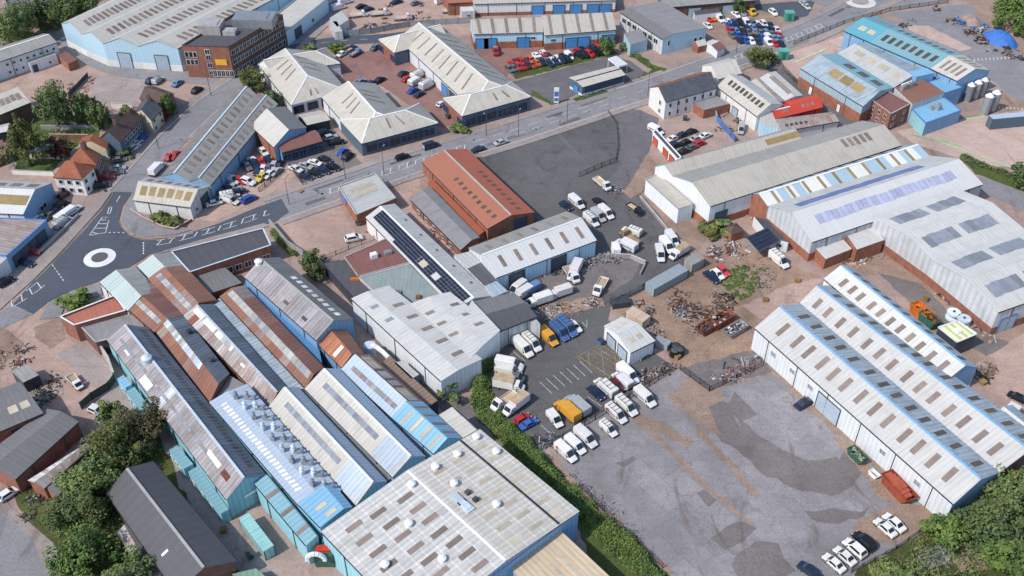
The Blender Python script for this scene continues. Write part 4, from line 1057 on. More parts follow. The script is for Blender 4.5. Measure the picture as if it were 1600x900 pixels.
# car-park bays in the lower tarmac yard
for i in range(7):
    x,y=843+i*10.6,597-i*5.3; mark([(x,y),(x+19,y+18)],0.11,M_line,'bay_line')
for a,b in (((802,550),(822,566)),((878,510),(888,520)),((910,504),(917,513)),((917,513),(917,500)),((905,640),(925,660)),((918,620),(940,636)),((846,665),(858,677))): mark([a,b],0.11,M_line,'bay_line')
# yellow box hatching by the small white unit
bx=[(899,559),(943,536),(985,562),(950,592)]
for i in range(4): mark([bx[i],bx[(i+1)%4]],0.13,M_yel,'box_marking')
def lerp2(a,b,t): return (a[0]+(b[0]-a[0])*t,a[1]+(b[1]-a[1])*t)
for t in (0.12,0.28,0.44,0.6,0.76,0.9):
    mark([lerp2(bx[0],bx[1],t),lerp2(bx[0],bx[3],t)],0.11,M_yel,'box_marking'); mark([lerp2(bx[2],bx[1],t),lerp2(bx[2],bx[3],t)],0.11,M_yel,'box_marking')
    mark([lerp2(bx[0],bx[1],1-t),lerp2(bx[3],bx[2],t*0+0.0+1-t)],0.11,M_yel,'box_marking')
# faint bay lines in the upper tarmac yard
for a,b in (((800,285),(875,258)),((830,300),(895,276)),((795,262),(870,238))): mark([a,b],0.1,M_faint,'bay_line')
# green walkway lines at the blue factory
for a,b in (((1243,97),(1290,77)),((1300,70),(1318,76)),((1423,210),(1470,223)),((1428,205),(1500,228)),((1470,223),(1580,262)),((1505,187),(1540,182))): mark([a,b],0.5,M_green,'walkway_line')
for i in range(14): mark([(1522+i*6,92-i*0.35),(1523+i*6,96-i*0.35)],0.35,M_line,'bay_line')
for i in range(9): mark([(1560+i*6,167+i*0.3),(1561.5+i*6,170+i*0.3)],0.35,M_line,'bay_line')
# ================================================================ BUILDINGS, far to near
# -- light blue four-bay warehouse, top left
v=[((96,37),(238,-30)),((127,53),(300,-28)),((161,68),(362,-28)),((216,72),(417,-28)),((278,76),(479,-28))]
rt=house('warehouse','light blue four-bay warehouse with long pale roofs and rows of rooflights','warehouse',(216,72),8)
for i in range(4):
    (a,b),(c2,d2)=v[i+1],v[i]
    W=wing(rt,a,b,d2,c2,h=8,rise=2.3,roof=(W_white2,W_greyl),wall=C_lblue,plinth=(C_render,2.2),ov=0.0,oe=0.2,cap=None)
    rl(W,'near',22,0.08,0.98,0.25,0.72,1.3)
    if i>=2: opening(W,'DA',0.52,0,4.2,5.2,'door',X_door)
# -- brick office block
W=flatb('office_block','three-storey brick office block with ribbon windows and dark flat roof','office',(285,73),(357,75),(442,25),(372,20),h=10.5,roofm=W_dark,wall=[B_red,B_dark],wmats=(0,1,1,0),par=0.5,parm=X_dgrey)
for z in (1.0,4.4,7.6):
    for k in range(14): opening(W,'BC',0.06+k*0.067,z,2.1,1.7,'window')
for z in (1.2,3.6,6.2,8.2): opening(W,'AB',0.52,z,1.6,1.7,'window')
for k in range(3):
    for z in (4.4,7.0): opening(W,'AB',0.06+k*0.09,z,1.2,1.9,'window')
for k in range(5): opening(W,'AB',0.6+k*0.09,0.6,1.5,2.2,'window')
sign(W,'AB',0.78,4.6,3.6,2.0,X_yel)
roofbox(W,'near',0.1,0.45,(7,6,3.2),X_greyw,'lift_housing'); roofbox(W,'near',0.72,0.72,(13,7,3.0),X_steel,'plant_room'); roofbox(W,'near',0.55,0.4,(4,3,1.6),X_greyw,'plant_unit')
# -- low building along the street behind the office
W=flatb('workshop','pale low workshop along the street behind the brick office block','workshop',(447,50),(512,-2),(480,-14),(430,25),h=5,roofm=W_white2,wall=C_lblue,par=0.3)
opening(W,'AB',0.25,0,4,3.4,'door',X_ddoor); opening(W,'AB',0.6,1.2,1.6,1.4,'window',n=1)
W=flatb('workshop','grey flat-roofed workshop at the top edge, left of the street','workshop',(498,-8),(560,-40),(520,-60),(455,-20),h=5,roofm=W_greyl,wall=C_grey)
# -- grey-blue roofed building far left
W=shed('workshop','white building with grey ridged roof and round windows, far left','workshop',(-60,116),(88,66),(68,53),(-60,92),h=6,rise=1.2,near=W_greyd,far=W_greyd,wall=C_white,cap=X_wht)
for z in (1.2,3.8): opening(W,'AB',0.45,z,0.9,0.9,'window',n=8,u1=0.95)
W=flatb('annexe','small white flat-roofed annexe in front of the grey ridged building','annexe',(46,100),(88,85),(80,75),(38,90),h=3.2,roofm=W_greyd,wall=C_white)
opening(W,'AB',0.7,1.0,0.9,0.9,'window'); opening(W,'AB',0.15,0,1.2,2.2,'door',X_ddoor)
W=flatb('brick_outbuilding','low orange brick outbuilding by the lane','outbuilding',(106,100),(121,93),(103,80),(90,86),h=2.6,roofm=W_brownf,wall=B_orange)
# -- brown walled shed far left
W=shed('shed','brown-walled shed with cream corrugated roof, left edge','shed',(-40,195),(47,160),(26,138),(-40,165),h=5.5,rise=0.8,near=W_cream,far=W_cream,wall=B_dark,rf=0.9)
rl(W,'near',6,0.3,0.95,0.35,0.7,1.5)
W=shed('shed','small shed with white sheet roof at the left edge below the brown shed','shed',(-40,215),(20,203),(14,193),(-40,205),h=3,rise=0.5,near=W_white,far=W_white,wall=C_dark)
W=flatb('garage','brick garage at the left edge beside the conifer','garage',(-30,255),(10,240),(4,218),(-40,230),h=3,roofm=W_brownf,wall=B_dark)
# -- houses beside the left street
def homes(label,A,B,C,D,h,rise,roof,wall,hip=(0,0),chim=((0.3,0.5),),n=3,name='house'):
    rt=house(name,label,'house',A,h); W=wing(rt,A,B,C,D,h,rise,(roof,roof),wall,hip=hip,cap=None,ov=0.3)
    for side,nn in (('AB',n),('BC',2)):
        for z in (0.9,3.3):
            if z+1.3<h: opening(W,side,0.2,z,1.2,1.3,'window',n=nn,u1=0.8)
    for u,vv in chim:
        q=W.slopes['near']; p=q[3].lerp(q[2],u); m=MB(); m.box((0,0,0.5),(0.9,0.6,2.0)); m.cyl((-0.2,0,1.5),0.12,0.1,0.4,8); m.cyl((0.2,0,1.5),0.12,0.1,0.4,8); m.build('chimney',B_dark,rt,p)
    return W
homes('orange brick house with brown roof beside the yard of parked cars',(219,153),(250,164),(271,147),(239,135),4.2,1.8,T_brown,B_orange,chim=())
homes('house with cream gable end and dark roof, nearest the green tree',(236,188),(252,170),(225,157),(211,175),4.8,2.2,T_slate,C_cream,chim=((0.8,0.5),),n=2)
homes('long terraced house with brown roof and two chimneys facing the street',(187,222),(222,184),(196,179),(158,215),5.2,2.6,T_brown,C_navy,chim=((0.3,0.5),(0.85,0.5)),n=6)
homes('low brick wing with pinkish roof behind the long brown terrace',(165,232),(168,222),(130,215),(122,225),4.2,1.8,T_brick,C_cream,hip=(0,0),chim=())
homes('semi-detached house with hipped red tile roof and two chimneys',(150,257),(155,240),(128,228),(108,252),5.4,2.6,T_red,B_dark,hip=(2.2,2.2),chim=((0.3,.5),(0.8,.5)))
homes('white-rendered house with hipped red tile roof beside the white warehouse',(84,276),(128,279),(146,262),(102,252),5.4,3.0,T_red,C_render,hip=(3.2,3.2),chim=())
# -- white warehouse and blue workshop by the left kerb
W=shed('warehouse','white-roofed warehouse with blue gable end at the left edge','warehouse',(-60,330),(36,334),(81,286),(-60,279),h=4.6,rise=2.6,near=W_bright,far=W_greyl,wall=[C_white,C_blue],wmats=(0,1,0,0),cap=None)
rl(W,'near',4,0.2,0.98,0.35,0.75,3.2,G_rooft); rl(W,'far',4,0.2,0.98,0.35,0.75,3.0,G_roof)
opening(W,'BC',0.55,0.6,3,1.6,'window'); opening(W,'BC',0.25,1.0,1,1,'window')
W=flatb('workshop','dark blue fronted workshop with patched grey roof, left edge','workshop',(10,400),(73,344),(0,341),(-60,390),h=4.6,roofm=W_patch,wall=C_blue,par=0.1,parm=X_bluep)
for k in range(4): opening(W,'AB',0.2+0.19*k,0,3.2,3,'door',X_ddoor)
W=flatb('workshop','small pale workshop at the left edge below the blue fronted one','workshop',(-20,432),(12,402),(-20,385),(-60,420),h=4,roofm=W_white2,wall=C_white)
# -- twin bay sheds behind the triangle and the white corner unit
rt=house('shed','long twin-ridged grey shed running up the street from the white corner unit','shed',(329,289),4.6)
for A,B,C,D in (((296,284),(402,150),(372,136),(252,275)),((329,290),(434,163),(402,150),(296,284))):
    W=wing(rt,A,B,C,D,h=4.6,rise=1.7,roof=(W_greyd,W_mid),wall=C_blue,ov=0.0,cap=X_cap)
    rl(W,'near',15,0.04,0.98,0.25,0.75,1.1); rl(W,'far',15,0.04,0.98,0.25,0.75,1.1)
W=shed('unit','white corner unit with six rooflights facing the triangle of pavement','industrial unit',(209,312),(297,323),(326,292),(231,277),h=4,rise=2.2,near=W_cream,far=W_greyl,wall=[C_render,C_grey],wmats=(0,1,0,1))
rl(W,'near',6,0.05,0.97,0.3,0.8,1.6,G_rooft); rl(W,'far',6,0.05,0.97,0.3,0.8,1.4,G_roof)
opening(W,'BC',0.7,0,3.2,3.2,'door',X_ddoor); opening(W,'BC',0.25,1.2,1,1,'window')
# -- hipped trade units; grey far slopes and hips paint in their shaded side
def trim(W,side,n,z=0.7,wd=3.4,ht=2.6):
    opening(W,side,0.12,z,wd,ht,'window',n=n,u1=0.88,fm=X_bluep)
rt=house('trade_unit','cream hipped trade unit nearest the street junction at left','trade unit',(455,164),4)
W=wing(rt,(455,164),(404,100),(490,80),(541,141),4,3,(W_cream,W_greyd,W_cream,W_cream),[C_white,B_red],hip=(9,0),cap=X_wht,wmats=(0,0,1,0)); trim(W,'DA',4)
rl(W,'near',3,0.3,0.75,0.35,0.85,0.7); rl(W,'far',3,0.3,0.8,0.35,0.85,0.5,G_roofd); rl(W,'hip0',2,0.3,0.6,0.15,0.42,0.7)
W=wing(rt,(424,112),(531,99),(507,76),(404,100),4,2.6,(W_cream,W_cream,W_cream,W_greyd),C_white,hip=(0,5),cap=X_wht)
rt=house('trade_unit','cream L-shaped hipped trade unit beside the main road','trade unit',(565,224),4.2)
W=wing(rt,(565,224),(504,152),(586,131),(650,200),4.2,3,(W_cream,W_greyd,W_cream,W_cream),[C_white,C_navy],hip=(9,0),cap=X_wht,wmats=(0,0,0,1))
rl(W,'near',3,0.38,0.75,0.35,0.85,0.7); rl(W,'far',3,0.4,0.8,0.35,0.85,0.5,G_roofd)
W=wing(rt,(565,224),(684,192),(655,162),(531,187),4.2,2.6,(W_cream,W_greyd,W_cream,W_greyd),[C_navy,B_red],hip=(6,7),cap=X_wht,wmats=(0,1,0,0)); trim(W,'AB',6)
rl(W,'near',2,0.3,0.75,0.35,0.85,0.8)
rt=house('trade_unit','longest cream hipped trade unit with many rooflights around the red courtyard','trade unit',(736,168),4.6)
W=wing(rt,(738,168),(622,60),(687,40),(829,151),4.6,3.2,(W_cream,W_greyd,W_cream,W_cream),[C_white,C_white],hip=(8,0),cap=X_wht)
rl(W,'near',8,0.12,0.92,0.2,0.85,0.7); rl(W,'far',9,0.12,0.95,0.2,0.85,0.5,G_roofd)
opening(W,'AB',0.35,0,3.6,3.4,'door',X_bdoor); opening(W,'AB',0.25,0,3.6,3.4,'door',X_ddoor)
W=wing(rt,(722,181),(829,151),(800,128),(693,154),4.6,2.6,(W_cream,W_greyd,W_cream,W_cream),[C_navy,B_red],hip=(6,5),cap=X_wht,wmats=(0,1,0,1)); trim(W,'AB',6); trim(W,'DA',2)
rl(W,'near',2,0.45,0.85,0.3,0.75,0.8)
W=wing(rt,(616,82),(700,60),(678,41),(592,62),4.6,2.6,(W_cream,W_cream,W_cream,W_cream),[C_navy,B_red],hip=(5,0),cap=X_wht,wmats=(0,0,0,1)); trim(W,'DA',2)
# -- gabled showroom with dark glazed front
rt=house('showroom','gabled car showroom with dark glazed front and cream left roof','showroom',(428,229),5)
W=wing(rt,(428,229),(393,196),(421+24,167),(478,200),5,2.4,(W_white2,W_mid),[B_orange,C_blue],cap=None,wmats=(0,0,0,1))
W=wing(rt,(440,238),(503,220),(492,204),(430,221),3.6,0.9,(W_brownf,W_brownf),[C_dark,C_blue],cap=None,wmats=(0,0,0,1)); trim(W,'AB',5,0.4,2.4,2.2)
W=shed('canopy','curved cream canopy between the showroom and the L-shaped trade unit','canopy',(480,195),(515,187),(500,173),(466,180),h=3.2,rise=0.7,near=W_cream,far=W_cream,wall=C_dark,cap=None)
# -- blue-door units
for A,B,C,D,lab in (((740,53),(848,50),(846,30),(735,34),'left half of the cream-roofed units with blue roller doors'),((851,55),(962,46),(955,22),(846,27),'right half of the cream-roofed units with blue roller doors')):
    W=shed('unit',lab,'industrial unit',A,B,C,D,h=5.4,rise=1.0,near=W_cream,far=W_cream,wall=C_lblue,rf=0.92,plinth=(B_orange,2.4),group='units with blue doors',cap=None)
    rl(W,'near',5,0.0,0.98,0.0,1.0,1.0)
    for u in ((0.12,0.24,0.72) if 'left' in lab else (0.38,0.55,0.9)): opening(W,'AB',u,0,4.0,3.6,'door',X_bdoor)
    opening(W,'AB',0.86 if 'left' in lab else 0.12,2.9,1.6,1.0,'window')
W=shed('unit','long beige unit with blue doors along the top edge','industrial unit',(740,6),(962,0),(955,-25),(735,-18),h=4.6,rise=0.8,near=W_cream,far=W_cream,wall=[C_white],rf=0.9,plinth=(B_red,1.2),cap=None)
for u in (0.45,0.6,0.72,0.84,0.93): opening(W,'AB',u,0,4,3.2,'door',X_bdoor)
W=shed('unit','red brick unit with white doors along the top edge, right','industrial unit',(1035,12),(1180,0),(1170,-25),(1030,-18),h=4.5,rise=0.8,near=W_greyd,far=W_greyd,wall=B_dark,rf=0.9,cap=None)
for u in (0.35,0.72): opening(W,'AB',u,0,4.5,3.4,'door',X_door)
W=shed('unit','terracotta-roofed unit at the top edge above the blue-door units','industrial unit',(700,5),(740,3),(735,-20),(690,-18),h=4.6,rise=1,near=W_terra,far=W_terra,wall=B_red,rf=.9)
# -- grey workshop
W=shed('workshop','large workshop with grey mineral roof and pale blue front wall','workshop',(1036,61),(970,19),(1034,2),(1104,44),h=5.6,rise=0.9,near=W_mid,far=W_asph,wall=[C_grey,C_lblue],rf=0.22,wmats=(0,0,0,1),cap=None)
opening(W,'AB',0.15,2.6,2.2,1.7,'window',n=7,u1=0.9); opening(W,'DA',0.86,2.6,1.0,2.0,'window'); opening(W,'DA',0.12,1.6,1.2,1.6,'window',n=2,u1=0.24)
W=flatb('annexe','pale blue annexe against the grey mineral-roofed workshop','annexe',(985,70),(1012,62),(1000,45),(975,52),h=4,roofm=W_asph,wall=C_lblue)
W=shed('hut','small brick hut with pale ridged roof by the main road','hut',(1091,72),(1104,69),(1096,64),(1082,68),h=2.6,rise=1.2,near=W_white2,far=W_white2,wall=B_red,gutter=False)
W=shed('hut','small white kiosk hut with brown lean-to by the main road','hut',(1121,80),(1133,74),(1114,62),(1102,67),h=2.6,rise=0.7,near=W_brownf,far=W_white,wall=C_white,gutter=False)
W=flatb('portable_cabin','dark-roofed portable cabin behind the crowd of parked cars','cabin',(1086,24),(1127,19),(1123,12),(1084,17),h=2.8,roofm=W_dark,wall=C_white)
# -- drive-through beside the verge
W=shed('drive_through','blue roadside showroom with low cream roof on the grass-edged plot','showroom',(910,135),(976,116),(962,104),(891,122),h=3.4,rise=0.4,near=W_cream,far=W_cream,wall=C_navy,plinth=(C_white,0.7),ov=0.5,cap=X_gut)
opening(W,'AB',0.12,0.9,2.4,1.9,'window',n=8,u1=0.88,fm=X_bluep); opening(W,'DA',0.5,0,2.2,2.4,'door',X_bdoor)
rt=house('canopy','white square canopy beside the blue roadside showroom','canopy',(967,104),3.2)
W=wing(rt,(967,104),(981,100),(963,87),(950,91),3.2,0,(W_bright,),C_white,flat=True,z0=2.7,gutter=False)
for p in W.c: m=MB(); m.cyl((0,0,0),0.12,0.12,2.8,8); m.build('post',X_wht,rt,p*0.94+W.ctr*0.06)
p=P(869,162); rt=root('totem_sign',(p.x,p.y,0),'tall blue and white totem sign on the grass corner','sign'); m=MB(); m.box((0,0,2.9),(1.5,0.35,5.0)); m.build('panel',X_wht,rt); m=MB(); m.box((0,0,0.3),(1.1,0.3,0.6)); m.build('base',X_bluep,rt); m=MB(); m.box((0,-0.19,3.4),(1.3,0.05,1.6)); m.box((0,-0.19,1.5),(1.3,0.05,1.0)); m.build('sign_face',X_bluep,rt)
# -- white pub and barns
W=shed('pub','white rendered public house with slate roof beside the main road','pub',(1040,159),(1119,137),(1099,113),(1016,137),h=6,rise=2.6,near=T_slate,far=T_brick,wall=C_render,cap=None)
for z in (0.9,3.6): opening(W,'AB',0.1,z,1.0,1.5,'window',n=6,u1=0.9)
for z in (0.9,3.6): opening(W,'DA',0.7,z,1.0,1.5,'window')
W=shed('barn','white gabled barn at the end of the white public house','barn',(1122,123),(1158,114),(1136,92),(1098,102),h=6,rise=2.2,near=W_white2,far=W_white2,wall=C_render,cap=None)
W=flatb('brick_outbuilding','brick outhouse with grey mineral roof behind the white public house','outbuilding',(1100,172),(1140,162),(1118,149),(1080,158),h=3,roofm=W_asph,wall=B_orange)
W=flatb('brick_outbuilding','tiny orange brick store beside the white public house','outbuilding',(1083,163),(1098,158),(1092,153),(1079,157),h=2.6,roofm=W_brownf,wall=C_render)
W=shed('workshop','long white workshop with a row of dark rooflights behind the brick outhouse','workshop',(1121,135),(1183,181),(1222,163),(1155,116),h=5,rise=2.0,near=W_cream,far=W_greyl,wall=C_render,cap=None)
rl(W,'near',9,0.1,0.95,0.45,0.8,1.1,G_roofd)
opening(W,'AB',0.5,0,2.4,2.6,'door',X_door)
W=shed('workshop','white workshop with long brown rooflight between barn and red roofs','workshop',(1188,122),(1227,157),(1253,149),(1211,112),h=3.8,rise=0.5,near=W_white,far=W_white2,wall=C_render,cap=None); rl(W,'near',1,0.1,0.9,0.7,0.98,W.L*0.75,G_roof); rl(W,'far',1,0.1,0.9,0.75,0.98,W.L*0.75,G_roof)
W=shed('workshop','low white workshop with patched roof between the long workshop and the brown-rooflight one','workshop',(1172,128),(1206,163),(1226,158),(1190,122),h=3.6,rise=0.4,near=W_white2,far=W_patch,wall=C_render,cap=None)
W=shed('workshop','red-roofed workshop, the smaller left one','workshop',(1209,186),(1240,178),(1234,162),(1200,169),h=3.4,rise=0.8,near=W_red,far=W_red,wall=C_lblue,cap=X_wht); rl(W,'near',2,0.5,0.8,0.4,0.8,0.9)
W=shed('workshop','red-roofed workshop, the larger right one','workshop',(1241,178),(1285,167),(1274,149),(1226,159),h=3.6,rise=0.9,near=W_red,far=W_red,wall=sheet('red_wall_sheet','#c4382c',streak=0.2),cap=None); rl(W,'near',3,0.3,0.8,0.4,0.8,0.9)
W=shed('workshop','pale blue workshop with rust-stained roof below the red roofs','workshop',(1220,205),(1310,189),(1298,176),(1212,187),h=4,rise=0.7,near=W_patch,far=W_patch,wall=C_white,cap=None); rl(W,'near',5,0.08,0.5,0.4,0.75,1.0,G_roofd)
W=flatb('annexe','white lean-to annexe at the gable end of the red-roofed workshop','annexe',(1190,196),(1217,199),(1207,176),(1185,172),h=4.2,roofm=W_white2,wall=C_lblue)
# -- blue factory top right
rt=house('factory','blue factory of parallel bays with teal and grey roofs, brick base and silos','factory',(1251,106),7)
W=wing(rt,(1251,107),(1348,166),(1396,137),(1309,84),6,2,(W_blue,W_teal),[C_bgrey,C_grey],plinth=(B_orange,3.4),ov=0,cap=None); rl(W,'near',3,0.3,0.85,0.4,0.8,4.2,G_rooft); rl(W,'far',3,0.25,0.95,0.3,0.7,3.6,G_roofd); opening(W,'AB',0.22,0,1.2,2.4,'door',X_wht); opening(W,'AB',0.68,0,1.2,2.4,'door',X_wht)
W=wing(rt,(1309,84),(1396,137),(1452,112),(1360,66),6,1.4,(W_greyl,W_blue),C_grey,ov=0,cap=None); rl(W,'near',4,0.1,0.95,0.45,0.75,3.4,G_roofl)
W=wing(rt,(1320,48),(1360,66),(1408,44),(1372,27),7.4,2.2,(W_teald,W_teald),C_blue,ov=0.2,cap=None); rl(W,'near',2,0.2,0.9,0.35,0.6,2.6,G_roofl); rl(W,'far',2,0.2,0.9,0.35,0.6,2.2,G_roof)
W=wing(rt,(1360,66),(1455,107),(1506,87),(1408,44),7.4,2.2,(W_teal,W_teal),C_blue,ov=0.2,cap=None,oe=0.0); rl(W,'near',8,0.05,0.95,0.3,0.7,1.3,G_roofd); rl(W,'far',8,0.05,0.95,0.3,0.7,1.3,G_roofd)
W=wing(rt,(1455,107),(1496,126),(1546,110),(1506,87),7.4,2.2,(W_white2,W_cream),C_blue,ov=0.2,cap=None,oe=0.0); rl(W,'near',4,0.1,0.9,0.2,0.8,0.9); rl(W,'far',4,0.1,0.9,0.2,0.8,0.9)
W=flatb('brick_factory_block','square brick block with flat maroon roof in front of the blue factory','office',(1392,179),(1422,163),(1382,141),(1360,156),h=5.6,roofm=W_brownf,wall=B_red,par=0.3)
for z in (0.9,3.4): opening(W,'AB',0.2,z,1.4,1.2,'window',n=2,u1=0.75); opening(W,'DA',0.2,z,1.4,1.2,'window',n=3,u1=0.8)
W=flatb('plant_building','rust-roofed flat block with pipework behind the maroon brick block','plant building',(1426,163),(1476,144),(1438,122),(1398,137),h=6.2,roofm=W_rust,wall=C_grey)
for k in range(7): roofbox(W,'near',0.15+0.06*k,0.78+0.04*(k%2),(1.6,1.2,1.5),X_wht if k%2 else X_steel)
W=flatb('plant_building','sky blue flat-roofed block with a roof air unit','plant building',(1446,193),(1502,173),(1472,150),(1424,170),h=4.2,roofm=W_sky,wall=[C_blue,C_teal],wmats=(0,0,0,1),par=0.15,parm=X_bluep)
for u,vv,sz in ((0.5,0.55,(3,0.8,0.8)),(0.55,0.45,(1.6,1.4,1.4)),(0.62,0.62,(1.4,1.2,1.2)),(0.42,0.62,(1.2,1.2,1.0))): roofbox(W,'near',u,vv,sz,X_steel,'air_unit')
W=flatb('plant_building','blue stepped block between the white factory end and the sky blue roof','plant building',(1476,146),(1504,137),(1478,120),(1450,128),h=5.6,roofm=W_sky,wall=C_blue,par=0.1,parm=X_bluep)
W=flatb('plant_building','low blue flat block tucked behind the stepped blue block','plant building',(1432,120),(1460,114),(1448,106),(1420,112),h=8.0,roofm=W_sky,wall=C_blue)
def silo(x,y,r,hh,mat,lab):
    p=P(x,y,0); rt=root('silo',(p.x,p.y,0),lab,'silo','silos of the blue factory'); m=MB(); m.cyl((0,0,0.6),r,r,hh-1.2,16); m.build('tank',mat,rt); m=MB(); m.cyl((0,0,hh-0.6),r,r*0.25,0.9,16); m.build('cone_top',X_wht,rt); m=MB(); m.cyl((0,0,0),r*0.9,r*0.9,0.6,12); m.build('base',X_greyw,rt)
    m=MB(); m.box((r+0.1,0,hh/2),(0.1,0.45,hh)); m.build('ladder',X_dgrey,rt)
silo(1510,158,1.15,6,X_steel,'grey steel silo, left one of the row of three behind the blue wall'); silo(1521,154,1.15,6,X_steel,'grey steel silo, middle one of the row of three behind the blue wall'); silo(1531,150,1.15,6,X_steel,'grey steel silo, right one of the row of three behind the blue wall')
silo(1537,178,1.3,6.6,X_steel,'taller pale silo nearest the pink yard'); silo(1548,173,1.3,6.6,X_steel,'taller pale silo behind the one nearest the pink yard')
# -- white twin shed in the right middle
rt=house('warehouse','pair of long cream-roofed sheds with pale gables, one longer than the other','warehouse',(1110,322),7)
W=wing(rt,(1110,322),(1408,227),(1347,189),(1051,275),7,2.6,(W_cream,W_greyd),C_white,ov=0.1,cap=None,plinth=(B_orange,2.2)); rl(W,'near',5,0.74,0.9,0.55,0.9,1.2)
opening(W,'AB',0.06,1,3.5,3.2,'door',X_ddoor); opening(W,'DA',0.3,3.2,2,1.2,'window')
W=wing(rt,(1051,275),(1252,219),(1228,202),(1024,260),7,2.0,(W_cream,W_greyd),C_white,ov=0.1,cap=None); rl(W,'near',1,0.78,0.97,0.3,0.75,11,G_rooft)
W=flatb('annexe','low pale flat-roofed annexe along the gables of the cream-roofed sheds','annexe',(1060,327),(1009,281),(1029,272),(1083,319),h=4.6,roofm=W_cream,wall=C_white,par=0.1)
W=shed('shed','narrow shed roofed in alternating blue, white and tan sheets','shed',(1200,322),(1451,244),(1412,227),(1170,303),h=6,rise=1.8,near=W_stripe,far=W_blue,wall=[C_white,B_orange],strip=2.6,ov=0.05,cap=X_wht,wmats=(0,0,0,1)); rl(W,'near',10,0.02,0.95,0.0,1.0,0.9,G_rooft); rl(W,'far',10,0.02,0.95,0.1,1.0,0.9,G_roofd)
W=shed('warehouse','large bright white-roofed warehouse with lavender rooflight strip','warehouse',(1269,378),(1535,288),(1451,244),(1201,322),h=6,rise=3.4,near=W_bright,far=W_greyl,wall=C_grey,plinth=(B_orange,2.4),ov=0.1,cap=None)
rl(W,'near',28,0.09,0.9,0.42,0.72,2.0,G_roofv); rl(W,'far',40,0.08,0.82,0.5,0.78,1.7,G_solarb)
W=flatb('annexe','upper white flat-roofed brick annexe beside the bright white warehouse','annexe',(1339,390),(1381,375),(1366,347),(1321,364),h=4.2,roofm=W_white,wall=B_orange)
W=flatb('annexe','lower white flat-roofed brick annexe beside the bright white warehouse','annexe',(1290,405),(1331,389),(1316,372),(1275,389),h=3.2,roofm=W_white,wall=B_orange)
rt=house('warehouse','twin-bay white warehouse with grey rooflight panels and red brick base','warehouse',(1459,407),7)
W=wing(rt,(1459,407),(1598,357),(1497,296),(1365,341),7,1.7,(W_white,W_white),C_grey,plinth=(B_red,2.3),ov=0.05,cap=None)
def panels(W,key,us,v0,v1,L):
    for u in us: rl(W,key,5,u-L/2,u+L/2,v0,v1,2.1,G_roofg)
panels(W,'near',(0.26,0.68),0.35,0.72,0.34); panels(W,'far',(0.26,0.68),0.25,0.62,0.34)
W=wing(rt,(1560,488),(1702,438),(1598,357),(1459,407),7,1.7,(W_white,W_white),[C_grey,C_blue],plinth=(B_red,2.3),ov=0.05,cap=None)
panels(W,'near',(0.26,0.68),0.35,0.72,0.34); panels(W,'far',(0.26,0.68),0.25,0.62,0.34)
opening(W,'AB',0.16,0,4.5,4.2,'door',X_door,fm=X_bluep)
# -- triple white warehouse lower right; far slopes' blue adds shade to weathering
rt=house('warehouse','three-bay white warehouse with blue ridges, rows of rooflights and weathered, shade-darkened blue slopes','warehouse',(1180,512),6)
q=[((1180,513),(1489,787),(1561,738),(1250,474)),((1250,474),(1561,738),(1640,696),(1296,447)),((1288,436),(1477,595),(1527,574),(1334,421))]
for i,(A,B,C,D) in enumerate(q):
    W=wing(rt,A,B,C,D,6,2.5,(W_white,W_blue),[C_white,C_blue,B_dark],ov=0.05,cap=X_capb,wmats=((0,1,0,0),(0,2,0,0),(0,1,0,0))[i],plinth=((C_white,0.8)) if i else None)
    n=(13,14,11)[i]; rl(W,'near',n,0.06 if i!=1 else 0.02,0.96,0.28 if i==0 else 0.2,0.78 if i==0 else 0.68,1.15,jit=0.008); rl(W,'far',n,0.04,0.97,0.25,0.75,1.1,G_roofd,jit=0.01)
    if i==0:
        opening(W,'AB',0.43,0,6.0,4.6,'door',X_door); 
        for u in (0.12,0.23,0.33,0.7,0.86): opening(W,'AB',u,3.0,1.5,1.4,'window',G_roofg)
        opening(W,'DA',0.5,0,6,4.4,'door',plain('cream_door','#d8d6c0'))
W=shed('unit','small white unit with dark rooflights at the right edge','industrial unit',(1550,655),(1625,715),(1655,693),(1580,634),h=4.5,rise=1.5,near=W_white,far=W_blue,wall=C_white); rl(W,'near',6,0.05,0.95,0.25,0.8,1.5,G_roofd)
W=flatb('tank_house','square grey tank house with yellow-green grid roof and central hatch','tank house',(1495,535),(1526,522),(1496,502),(1466,512),h=4.6,roofm=sheet('yellow_green_roof','#d3d6a8',strength=0.25,stripe=0.6,streak=0.15),wall=C_dark,par=0.12,parm=X_wht); roofbox(W,'near',0.5,0.5,(1.5,1.5,0.5),X_wht,'hatch')
# -- terracotta workshop
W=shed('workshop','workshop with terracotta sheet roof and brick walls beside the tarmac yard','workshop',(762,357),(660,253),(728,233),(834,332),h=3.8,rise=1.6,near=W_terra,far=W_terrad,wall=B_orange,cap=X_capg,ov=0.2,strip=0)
rl(W,'near',9,0.04,0.66,0.4,0.58,1.0,G_roofd); rl(W,'far',9,0.04,0.66,0.35,0.55,1.0,G_roofd); opening(W,'DA',0.3,0,3.5,3.5,'door',X_ddoor)
W=flatb('lean_to','low terracotta lean-to strip along the terracotta workshop','lean-to',(748,368),(668,284),(676,280),(757,361),h=2.6,roofm=W_terrad,wall=B_orange)
W=shed('shed','dark slate-roofed brick shed left of the terracotta workshop','shed',(720,390),(643,312),(672,293),(748,371),h=2.8,rise=0.7,near=W_asph,far=W_asph,wall=B_red,cap=None,rf=0.6)
opening(W,'AB',0.2,0.6,1.4,1.2,'window',n=5,u1=0.85)
